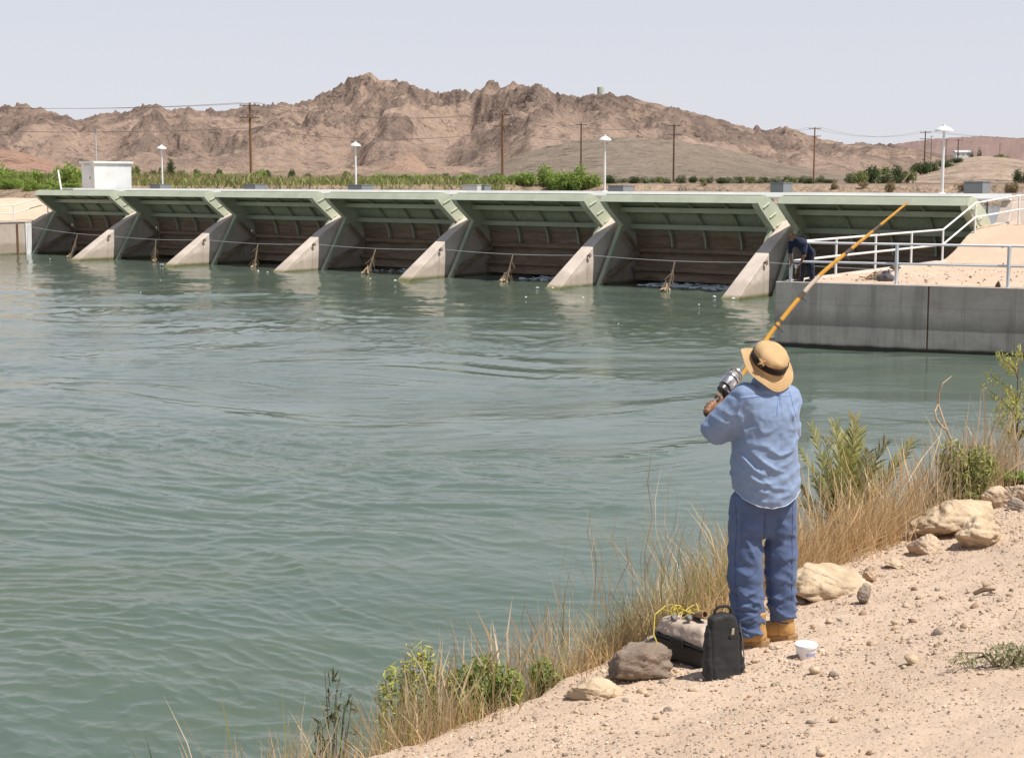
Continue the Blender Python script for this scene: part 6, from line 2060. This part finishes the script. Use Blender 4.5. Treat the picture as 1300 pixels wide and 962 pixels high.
def grasses():
    rng = np.random.default_rng(71)
    # straw mass right of the angler, thick under the palm
    sets = []
    x, y, sc = tufts(rng, 7000, 1.95, 4.1, -1.25, -0.12, 64, 0.13)
    sets.append(blades(x, y, sc * rng.uniform(0.35, 0.78, len(x)), rng, STRAW, 0.0032, (0.05, 0), 0.26))
    x, y, sc = tufts(rng, 2600, 1.6, 4.3, -0.35, 0.02, 40, 0.10)
    sets.append(blades(x, y, sc * rng.uniform(0.15, 0.45, len(x)), rng, STRAW, 0.003, (0, 0), 0.45))
    x, y, sc = tufts(rng, 1300, 2.0, 4.2, -1.0, -0.2, 40, 0.2)
    sets.append(blades(x, y, sc * rng.uniform(0.6, 0.95, len(x)), rng, STRAW * 1.08, 0.0022, (0.1, 0), 0.35, head=4.5))
    join_blades("dry_grass", sets, straw_mat)
    # left of the angler: taller, greener
    sets = []
    x, y, sc = tufts(rng, 1600, 0.92, 1.95, -0.8, -0.10, 26, 0.11)
    sets.append(blades(x, y, sc * rng.uniform(0.30, 0.75, len(x)), rng, np.concatenate([GREENG, STRAW[:3]]), 0.0032, (0, 0), 0.17))
    x, y, sc = tufts(rng, 2400, -0.5, 1.9, -0.55, 0.0, 36, 0.10)
    sets.append(blades(x, y, sc * rng.uniform(0.12, 0.42, len(x)), rng, STRAW, 0.003, (0, 0), 0.45))
    x, y, sc = tufts(rng, 70, 0.85, 1.6, -0.9, -0.2, 20, 0.15)
    sets.append(blades(x, y, rng.uniform(0.9, 1.35, len(x)), rng, STRAW * 0.95, 0.0024, (-0.02, 0), 0.12, head=3.0, seg=6))
    x, y = st(np.array([-0.1, -0.15, 0.1]), np.array([-0.5, -0.55, -0.4]))
    sets.append(blades(x, y, np.array([1.0, 0.7, 0.9]), rng, STRAW, 0.004, (-0.7, 0.1), 0.05, head=2.0, seg=6))
    join_blades("tall_grass", sets, straw_mat)
    # right: reeds and seed heads towards the sapling
    sets = []
    x, y, sc = tufts(rng, 3600, 4.3, 8.5, -1.3, -0.10, 60, 0.14)
    sets.append(blades(x, y, sc * rng.uniform(0.30, 0.75, len(x)), rng, np.concatenate([REEDY, STRAW[:2]]), 0.0034, (0, 0), 0.25))
    x, y, sc = tufts(rng, 900, 5.2, 7.2, -0.9, -0.25, 24, 0.14)
    sets.append(blades(x, y, sc * rng.uniform(0.75, 1.05, len(x)), rng, REEDY * 1.1, 0.0026, (0.08, 0), 0.22, head=5.5))
    join_blades("reed_grass", sets, straw_mat)
    # lower left, down the slope to the water
    sets = []
    x, y, sc = tufts(rng, 4200, -2.6, 0.85, -1.1, -0.08, 84, 0.13)
    sets.append(blades(x, y, sc * rng.uniform(0.12, 0.42, len(x)), rng, np.concatenate([STRAW, GREENG[:2], REEDY]), 0.0026, (0, 0), 0.35))
    x, y, sc = tufts(rng, 420, -2.2, 0.4, -1.1, -0.5, 18, 0.13)
    sets.append(blades(x, y, sc * rng.uniform(0.5, 0.85, len(x)), rng, REEDY * 1.1, 0.0024, (0, 0), 0.18, head=4.0))
    x, y, sc = tufts(rng, 30, -2.6, -1.5, -1.3, -0.8, 8, 0.12)
    sets.append(blades(x, y, rng.uniform(0.6, 1.0, len(x)), rng, GREENG * 0.7, 0.003, (-0.05, 0), 0.18, head=3.0, seg=6))
    x, y, sc = tufts(rng, 2600, -2.4, 0.85, -0.62, -0.10, 56, 0.08)
    sets.append(blades(x, y, sc * rng.uniform(0.20, 0.50, len(x)), rng, np.concatenate([STRAW, REEDY, YG_C]), 0.0022, (0.03, 0), 0.30))
    x, y, sc = tufts(rng, 900, -2.2, 0.9, -0.30, 0.06, 40, 0.07)
    sets.append(blades(x, y, sc * rng.uniform(0.06, 0.20, len(x)), rng, STRAW, 0.003, (0, 0), 0.6))
    x, y, sc = tufts(rng, 260, -1.4, 0.6, -0.6, -0.2, 9, 0.06)
    sets.append(blades(x, y, sc * rng.uniform(0.55, 0.80, len(x)), rng, REEDY * 1.1, 0.0024, (0.05, 0), 0.22, head=5.0))
    join_blades("bank_grass", sets, straw_mat)


grasses()


def bush(name, pos, blobs, n, size, cols, label, cat, elong=2.0, flowers=0, stems=10, up=0.3, seed=1, height=0.5, droop=1.5):
    rng = np.random.default_rng(seed); r = random.Random(seed)
    root = empty(name, pos)
    V, F, C = leaf_cloud(blobs, n, size, cols, rng, droop, up, elong)
    np_mesh("foliage", V, F, leaf, root, col=np.clip(C, 0, 1))
    mb = MB()
    B = blobs
    for i in range(stems):
        b = B[i % len(B)]
        e = Vector((b[0] + r.uniform(-1, 1) * b[3] * 0.7, b[1] + r.uniform(-1, 1) * b[4] * 0.7, b[2] + r.uniform(-0.2, 0.9) * b[5]))
        m = e * 0.5 + Vector((r.uniform(-0.03, 0.03), r.uniform(-0.03, 0.03), 0.03))
        mb.tube([(r.uniform(-0.03, 0.03), r.uniform(-0.03, 0.03), -0.08), m, e], [0.006, 0.0045, 0.002], 5)
    mb.build("stems", twig_mat, root)
    if flowers:
        V, F, C = leaf_cloud([(b[0], b[1], b[2] + b[5] * 0.35, b[3], b[4], b[5] * 0.8) for b in blobs], flowers, 0.011, [(0.62, 0.42, 0.02), (0.70, 0.50, 0.05)], rng, 0, 0.8, 0.9)
        tag(np_mesh("flowers", V, F, leaf, root, col=np.clip(C, 0, 1)), kind="stuff")
    tag(root, label, cat)
    return root


YG = [(0.42, 0.42, 0.11), (0.50, 0.47, 0.16), (0.33, 0.34, 0.08)]
MG = [(0.25, 0.32, 0.085), (0.31, 0.37, 0.11), (0.19, 0.25, 0.065)]


def slope_pt(px, Y):
    x = at(px, 600, Y).x
    return Vector((x, Y, float(gz(x, Y, False))))


# lower left weeds
p = slope_pt(531, 7.75)
zt = at(531, 816, 7.75).z - p.z
bush("flowering_weed", p, [(0.0, 0, zt * 0.74, 0.12, 0.11, zt * 0.28), (-0.13, 0, zt * 0.60, 0.12, 0.11, zt * 0.28), (0.14, 0, zt * 0.62, 0.12, 0.1, zt * 0.28), (0, 0, zt * 0.4, 0.20, 0.14, zt * 0.3)], 3600, 0.011, YG,
     "bushy yellow flowered weed at the lower edge of the bank", "weed", 2.4, 150, 16, seed=3)
p = slope_pt(612, 7.7); zt = at(612, 829, 7.7).z - p.z
bush("green_weed", p, [(0, 0, zt * 0.72, 0.12, 0.1, zt * 0.28), (0.13, 0, zt * 0.6, 0.11, 0.1, zt * 0.32), (-0.10, 0, zt * 0.6, 0.11, 0.1, zt * 0.3)], 2200, 0.012, MG + YG[:1],
     "leafy green weed between the yellow flowered weed and the tall dry stalks", "weed", 2.6, 12, 14, seed=4)
p = slope_pt(688, 7.75); zt = at(688, 836, 7.75).z - p.z
bush("green_weed", p, [(0, 0, zt * 0.66, 0.07, 0.07, zt * 0.34), (0.06, 0, zt * 0.4, 0.09, 0.08, zt * 0.3)], 800, 0.011, MG,
     "slender green weed left of the pale lower rock", "weed", 2.8, 0, 10, seed=5)
p = slope_pt(418, 8.3); zt = at(418, 838, 8.3).z - p.z
bush("sparse_weed", p, [(0, 0, zt * 0.8, 0.06, 0.06, zt * 0.2), (0.10, 0, zt * 0.7, 0.05, 0.06, zt * 0.2), (-0.08, 0, zt * 0.55, 0.05, 0.06, zt * 0.2)], 170, 0.013, [(0.10, 0.12, 0.04), (0.2, 0.17, 0.08)],
     "sparse thin stalked weed standing over the water at the far lower left", "weed", 3.0, 4, 12, seed=6)
# weeds by the boulders and sapling
p = bank_px(1217, 650); p.z = float(gz(p.x, p.y))
bush("green_weed", p + Vector((0, 0.15, -0.05)), [(-0.07, 0, 0.16, 0.15, 0.12, 0.13), (0.10, 0, 0.18, 0.13, 0.12, 0.13), (0.0, 0.05, 0.26, 0.13, 0.1, 0.09)], 2400, 0.012, MG + [(0.21, 0.24, 0.06)],
     "dense bright green weed growing directly behind the big pale boulder", "weed", 2.0, 10, 14, seed=7)
p = slope_pt(1222, 12.2); zt = at(1222, 552, 12.2).z - p.z
bush("green_shrub", p, [(-0.08, 0, zt * 0.7, 0.17, 0.15, zt * 0.25), (0.14, 0, zt * 0.62, 0.16, 0.15, zt * 0.28), (0, 0, zt * 0.4, 0.22, 0.18, zt * 0.3)], 2200, 0.015, [(0.30, 0.32, 0.10), (0.38, 0.37, 0.13), (0.22, 0.245, 0.075)],
     "loose olive green shrub behind the dead vine at the water", "shrub", 2.4, 8, 16, seed=8)
p = slope_pt(1290, 12.6); zt = at(1290, 595, 12.6).z - p.z
bush("green_shrub", p, [(-0.06, 0, zt * 0.6, 0.16, 0.14, zt * 0.3), (0.16, 0, zt * 0.55, 0.17, 0.14, zt * 0.3)], 1700, 0.014, MG, "low green shrub under the sapling at the right edge", "shrub", 2.2, 6, 12, seed=9)
p = bank_px(1283, 845); p.z = float(gz(p.x, p.y))
bush("sage_tuft", p, [(0, 0, 0.05, 0.13, 0.10, 0.05), (0.16, 0.02, 0.04, 0.12, 0.09, 0.05), (-0.20, 0.02, 0.02, 0.10, 0.06, 0.03)], 900, 0.008, [(0.24, 0.25, 0.12), (0.30, 0.29, 0.16)], "low grey green tuft on the bare slope at the lower right", "weed", 2.2, 0, 10, seed=10)


def palm():
    Yp = 12.4
    base = slope_pt(1072, Yp)
    root = empty("palm", base)
    tips = [(1085, 528, 0.0), (1060, 536, 0.2), (1030, 540, 0.1), (1015, 568, -0.1), (1014, 615, -0.25), (1047, 556, -0.35), (1124, 561, -0.15), (1160, 560, 0.1), (1141, 588, -0.3), (1072, 548, 0.4), (1104, 572, -0.4), (1020, 640, 0.0), (1092, 545, 0.3), (1066, 560, -0.2), (1045, 580, 0.3), (1115, 590, 0.3), (1080, 575, -0.5), (1035, 600, -0.3)]
    rng = np.random.default_rng(17)
    cols = np.array([(0.30, 0.30, 0.085), (0.42, 0.385, 0.13), (0.20, 0.215, 0.06), (0.52, 0.45, 0.21)])
    for i, (px, py, dy) in enumerate(tips):
        tip = at(px, py, Yp + dy) - base
        b = Vector((rng.uniform(-0.05, 0.05), rng.uniform(-0.05, 0.05), 0.12))
        out = Vector((tip.x, tip.y, 0))
        c1 = b.lerp(tip, 0.45) + Vector((-out.x * 0.18, -out.y * 0.18, 0.12 * tip.z))
        if py > 600: c1 = b.lerp(tip, 0.5) + Vector((0, 0, 0.28))
        pts = [(b * (1 - q) ** 2 + c1 * 2 * q * (1 - q) + tip * q * q) for q in np.linspace(0, 1, 13)]
        mb = MB(); mb.tube(pts, [0.011 * (1 - 0.85 * k / 12) for k in range(13)], 5)
        V = []; F = []; C = []
        L_ = (tip - b).length
        nl = int(46 * min(1.3, L_))
        for k in range(nl):
            q = 0.22 + 0.78 * (k / nl); f = q * 12; j = min(int(f), 11)
            p = pts[j].lerp(pts[j + 1], f - j); d = (pts[j + 1] - pts[j]).normalized()
            s_ = d.cross(Vector((0.15, -0.25, 1))).normalized(); n0_ = s_.cross(d)
            for sg in (-1, 1):
                s0 = (s_ + n0_ * rng.uniform(-0.55, 0.55)).normalized()
                ln = 0.25 * (1 - 0.55 * abs(q - 0.45) / 0.55) * rng.uniform(0.8, 1.1) * min(1, L_ + 0.1)
                dr = (s0 * sg * 0.66 + d * 0.84 + Vector((0, 0, rng.uniform(0.0, 0.35)))).normalized()
                e = p + dr * ln - Vector((0, 0, 0.10 * ln)); m = p + dr * ln * 0.45
                wv = dr.cross(d).cross(dr).normalized() * 0.0066
                n = len(V); V += [p - wv * 0.4, p + wv * 0.4, m + wv, e, m - wv]
                F.append((n, n + 1, n + 2, n + 4)); F.append((n + 4, n + 2, n + 3, n + 3))
                C += [cols[rng.integers(0, 4)] * rng.uniform(0.75, 1.2)] * 5
        n0 = len(mb.v)
        Vall = np.array([tuple(v) for v in mb.v] + [tuple(v) for v in V])
        quads = [f for f in mb.f if len(f) == 4]
        Fq = quads + [tuple(x + n0 for x in f) for f in F[0::2]]
        Ft = [tuple(x + n0 for x in f[:3]) for f in F[1::2]]
        Call = np.array([(0.30, 0.26, 0.11)] * n0 + [tuple(c) for c in C])
        np_mesh("frond", Vall, [np.array(Fq), np.array(Ft)], leaf, root, col=np.clip(Call, 0, 1))
    MB().lathe([(0.09, -0.25), (0.11, 0.0), (0.10, 0.12), (0.05, 0.22)], 10, lambda p, a: (p[0] * (1 + 0.15 * math.sin(5 * a)), p[1] * (1 + 0.15 * math.cos(4 * a)), p[2])).build("stump", twig_mat, root)
    tag(root, "young date palm with spiky fronds in the dry grass by the water", "palm")


palm()


def sapling():
    Yp = 13.3
    base = slope_pt(1289, Yp); root = empty("sapling", base)
    top = at(1293, 462, Yp) - base
    h = top.z
    MB().tube([(0, 0, -0.1), (0.01, 0, h * 0.35), (-0.01, 0.0, h * 0.7), (top.x, 0, h)], [0.016, 0.012, 0.008, 0.003], 7).build("trunk", twig_mat, root, smooth=True)
    br = MB(); r = random.Random(8); blobs = []
    for i in range(24):
        q = r.uniform(0.32, 0.97); a = r.uniform(0, 6.28); l = 0.40 * (1.15 - q) + 0.08
        b = Vector((top.x * q, 0, h * q)); e = b + Vector((math.cos(a) * l, math.sin(a) * l, l * 0.9))
        br.tube([b, b.lerp(e, 0.5) + Vector((0, 0, 0.03)), e], [0.006, 0.004, 0.0015], 5)
        for w in (0.45, 0.75, 1.0):
            c = b.lerp(e, w); blobs.append((c.x, c.y, c.z, 0.055, 0.055, 0.065))
    br.build("branches", twig_mat, root)
    V, F, C = leaf_cloud(blobs, 2300, 0.0095, [(0.44, 0.44, 0.11), (0.52, 0.49, 0.16), (0.35, 0.36, 0.09)], np.random.default_rng(4), 2.0, 0.2, 2.6)
    np_mesh("crown", V, F, leaf, root, col=C)
    tag(root, "thin yellow green sapling standing over the water at the right edge", "tree")


sapling()

# dead vine reaching up out of the weeds
Yv = 12.6
vb = at(1226, 600, Yv)
root = empty("dead_vine", (vb.x, Yv, float(gz(vb.x, Yv)) - 0.05))
V_ = lambda px, py, d=0: at(px, py, Yv + d) - root.location
MB().tube([(0.05, 0, 0), V_(1222, 592), V_(1212, 568), V_(1203, 548), V_(1196, 528), V_(1191, 512, .05), V_(1192, 497), V_(1197, 486), V_(1208, 477, .05)], [0.012, 0.012, 0.011, 0.010, 0.009, 0.0085, 0.008, 0.006, 0.003], 7).build("main_stem", pale_wood, root, smooth=True)
MB().tube([V_(1203, 546), V_(1196, 541, -.03), V_(1189, 532, -.05), V_(1187, 522, -.03), V_(1191, 512, .05)], [0.010, 0.010, 0.009, 0.007, 0.004], 7).build("side_stem", pale_wood, root, smooth=True)
tag(root, "bare twisted dead vine rising against the water left of the sapling", "dead branch")
tw = bank_px(1252, 756)
t_ = MB()
t_.tube([(-0.07, 0, 0.01), (-0.02, 0.01, 0.03), (0.05, 0.0, 0.035)], [0.012, 0.014, 0.006], 6); t_.tube([(0.0, 0, 0.03), (0.04, -0.03, 0.02)], [0.007, 0.003], 5)
o = t_.build("twig", pole_dark, None, smooth=True); o.location = (tw.x, tw.y, float(gz(tw.x, tw.y))); tag(o, "short dark twig lying on the bare slope at the right", "twig")

# ================================================================== THINGS ON THE BANK
def carry_bag():
    p = bank_px(918, 858); p.z = float(gz(p.x, p.y))
    root = empty("carry_bag", p)
    fr = Vector((0.22, 1, 0)).normalized()
    rz = 0.30
    S = SDF((-0.22, -0.16, -0.03), (0.22, 0.16, 0.46), 0.006)
    X, Y, Z = S.grid()
    zz = np.clip(Z / 0.385, 0, 1)
    W_ = 0.118 - 0.030 * sstep(0.55, 1.0, zz) + 0.006 * np.sin(zz * 5); D_ = 0.066 - 0.030 * zz
    yc = 0.10 * zz
    q = (np.abs(X / W_) ** 5 + np.abs((Y - yc) / D_) ** 3.2) ** (1 / 4.0)
    f = (q - 1) * np.minimum(W_, D_) * 0.8
    f = np.maximum(f, -(Z - 0.0)); topz = 0.372 - 0.02 * np.abs(X) / 0.1
    S.F = (-smin(-f, -(Z - topz), 0.03)).astype(np.float32)
    S.push(lambda X, Y, Z: 0.006 * fbm(X * 9, Z * 9 + Y * 5, 3, 251) + 0.004 * ridged(X * 12 + Z * 6, Z * 7, 2, 255) * sstep(0.15, 0.02, Z) - 0.005 * np.exp(-((np.abs(X) - 0.092) / 0.004) ** 2))
    o = S.build("bag", mat_cloth("black_nylon", (0.026, 0.025, 0.025), 0.15, rough=0.55), root)
    hp = [(-0.055, 0.098, 0.350), (-0.052, 0.098, 0.385), (-0.030, 0.098, 0.405), (0.0, 0.098, 0.410), (0.03, 0.098, 0.405), (0.052, 0.098, 0.385), (0.055, 0.098, 0.350)]
    MB().tube(hp, 0.0095, 8).build("handle", black_mat, root, smooth=True)
    MB().box(0.018, 0.034, 0.005, 0.008, 0.262, 0.302).xf(Matrix.Rotation(0.0, 4, 'Z')).build("tag", mat_plain("pale_tag", (0.45, 0.40, 0.28), 0.6), root)
    tagob = root.children[-1]; tagob.location = (0.01, 0.0, 0.0)
    MB().tube([(0.112, -0.045, 0.02), (0.116, -0.02, 0.12), (0.108, 0.01, 0.22), (0.094, 0.045, 0.32)], 0.0035, 6).build("piping", mat_plain("grey_piping", (0.10, 0.10, 0.10), 0.5), root, smooth=True)
    root.rotation_euler = (0.10, 0.05, rz)
    root.scale = (0.84, 0.84, 0.84)
    tag(root, "black upright carry bag leaning on the tackle box beside the angler's boots", "bag")


carry_bag()


def tackle_box():
    p = bank_px(882, 848); p.z = float(gz(p.x, p.y)); p += Vector((0.0, 0.16, 0.0))
    root = empty("tackle_box", p, math.radians(-52))
    def frust(z0, z1, a0, b0, a1, b1): 
        return [(-a0, -b0, z0), (a0, -b0, z0), (a0, b0, z0), (-a0, b0, z0), (-a1, -b1, z1), (a1, -b1, z1), (a1, b1, z1), (-a1, b1, z1)]
    fs = [(3, 2, 1, 0), (4, 5, 6, 7), (0, 1, 5, 4), (1, 2, 6, 5), (2, 3, 7, 6), (3, 0, 4, 7)]
    MB().add(frust(0, 0.105, 0.175, 0.088, 0.19, 0.10), fs).build("base", black_mat, root, bevel=0.008)
    MB().add(frust(0.107, 0.121, 0.197, 0.107, 0.197, 0.107), fs).build("rim", black_mat, root, bevel=0.004)
    lid_mat = mat_plain("dusty_lid", (0.50, 0.395, 0.315), 0.45, 0.25, 9, 0.1)
    LS = SDF((-0.24, -0.15, 0.09), (0.24, 0.15, 0.27), 0.0055)
    Xl, Yl, Zl = LS.grid(); kz = np.clip((Zl - 0.122) / 0.09, 0, 1)
    qx = np.abs(Xl) - (0.168 - 0.035 * kz); qy = np.abs(Yl) - (0.078 - 0.030 * kz); qz = np.abs(Zl - 0.165) - 0.020
    LS.F = (np.sqrt(np.maximum(qx, 0) ** 2 + np.maximum(qy, 0) ** 2 + np.maximum(qz, 0) ** 2) + np.minimum(np.maximum(np.maximum(qx, qy), qz), 0) - 0.024).astype(np.float32)
    LS.push(lambda X, Y, Z: 0.008 * fbm(X * 9, Y * 9 + Z * 6, 3, 261) + 0.004 * ridged(X * 14 + Y * 5, Z * 16, 2, 263))
    LS.build("lid", lid_mat, root)
    MB().box(-0.05, 0.05, -0.118, -0.108, 0.085, 0.135).build("latch", black_mat, root, bevel=0.003)
    MB().tube([(-0.07, 0, 0.205), (-0.06, 0, 0.225), (0.06, 0, 0.225), (0.07, 0, 0.205)], 0.008, 8).build("handle", black_mat, root, smooth=True)
    tag(root, "tackle box with dusty pale lid and black base behind the black bag", "box")
    top = root.matrix_basis @ Vector((0, 0, 0.21))
    # rope
    r = random.Random(14)
    rope = empty("rope", Vector((p.x - 0.07, p.y + 0.02, p.z + 0.21)))
    pts = []
    for i in range(200):
        a = i * 0.25; q = i / 199
        cx = -0.05 + 0.16 * q
        pts.append((cx + 0.045 * math.cos(a) * (0.6 + 0.4 * math.sin(i * 0.13)), 0.03 * math.sin(a * 0.7), 0.035 + 0.038 * math.sin(a) * (0.5 + 0.5 * math.cos(i * 0.21)) + 0.012))
    ym = mat_plain("yellow_rope", (0.52, 0.41, 0.075), 0.7, 0.25, 40)
    MB().tube(pts, 0.0032, 6).build("coil", ym, rope, smooth=True)
    MB().tube([(-0.07, -0.02, 0.08), (-0.13, -0.05, 0.04), (-0.14, -0.09, -0.05), (-0.11, -0.12, -0.13), (-0.10, -0.13, -0.17)], 0.0042, 6).build("tail", ym, rope, smooth=True)
    tag(rope, "loose coils of yellow rope on top of the tackle box", "rope")
    c = empty("metal_cylinder", top + Vector((0.04, -0.02, 0.035)))
    M = Matrix.Rotation(1.2, 4, 'X') @ Matrix.Rotation(0.5, 4, 'Y')
    MB().lathe([(0.018, -0.05), (0.021, -0.045), (0.021, 0.05), (0.016, 0.05), (0.016, 0.02)], 14).xf(M).build("tube", mat_plain("brown_tube", (0.25, 0.16, 0.09), 0.5), c, smooth=True)
    tag(c, "short brown tube lying in the rope on the tackle box", "tube")
    for j, (dx, dy, s) in enumerate(((-0.10, -0.05, 0.022), (-0.02, -0.05, 0.020))):
        w = empty("lead_weight", top + Vector((dx, dy, 0.028)))
        MB().lathe([(0.003, -s), (s * 0.75, -s * 0.6), (s, 0), (s * 0.7, s * 0.6), (0.004, s)], 12).xf(Matrix.Rotation(0.8, 4, 'Y')).build("weight", mat_plain("dull_lead", (0.17, 0.155, 0.145), 0.6, 0.3, 40), w, smooth=True)
        MB().tube([(s * 0.7 + 0.006 * math.cos(q), 0.006 * math.sin(q), s * 0.7) for q in np.linspace(0, 6.28, 9)], 0.0015, 5, cap=False).build("ring", dark_metal, w)
        tag(w, ("grey lump of tackle in the rope, left one", "grey lump of tackle in the rope, beside the brown tube")[j], "fishing weight")


tackle_box()


def tub():
    p = bank_px(1023, 834); p.z = float(gz(p.x, p.y)) - 0.003
    root = empty("bait_tub", p)
    tubm = mat_plain("white_plastic", (0.80, 0.80, 0.82), 0.4, 0.03)
    MB().lathe([(0.001, 0.001), (0.046, 0.0), (0.048, 0.004), (0.055, 0.072), (0.053, 0.073), (0.046, 0.01), (0.001, 0.008)], 36, cap=False).build("tub", tubm, root, smooth=True, angle=50)
    MB().lathe([(0.0555, 0.064), (0.060, 0.066), (0.060, 0.077), (0.058, 0.079), (0.001, 0.079), (0.001, 0.074), (0.0555, 0.072)], 36, cap=False).build("lid", tubm, root, smooth=True, angle=40)
    blue = mat_plain("blue_print", (0.22, 0.27, 0.55), 0.5)
    mb = MB(); r = random.Random(2)
    for row, z in enumerate((0.036, 0.026)):
        for k in range(9):
            a = -math.pi / 2 - 0.15 + k * 0.13 + r.uniform(-0.02, 0.02); R = 0.0487 + (z / 0.073) * 0.0066
            if r.random() < 0.15: continue
            h = r.uniform(0.003, 0.006) if row == 0 else 0.003
            e = 0.045
            vs = [(math.cos(q) * (R + 0.0009 + dz * 0.09), math.sin(q) * (R + 0.0009 + dz * 0.09), z + dz) for q, dz in ((a - e, -h), (a + e * 0.6, -h), (a + e * 0.6, h), (a - e, h))]
            mb.add(vs, [(0, 1, 2, 3)])
    mb.build("print", blue, root)
    tag(root, "small white plastic tub with blue print standing on the dirt", "tub")


tub()
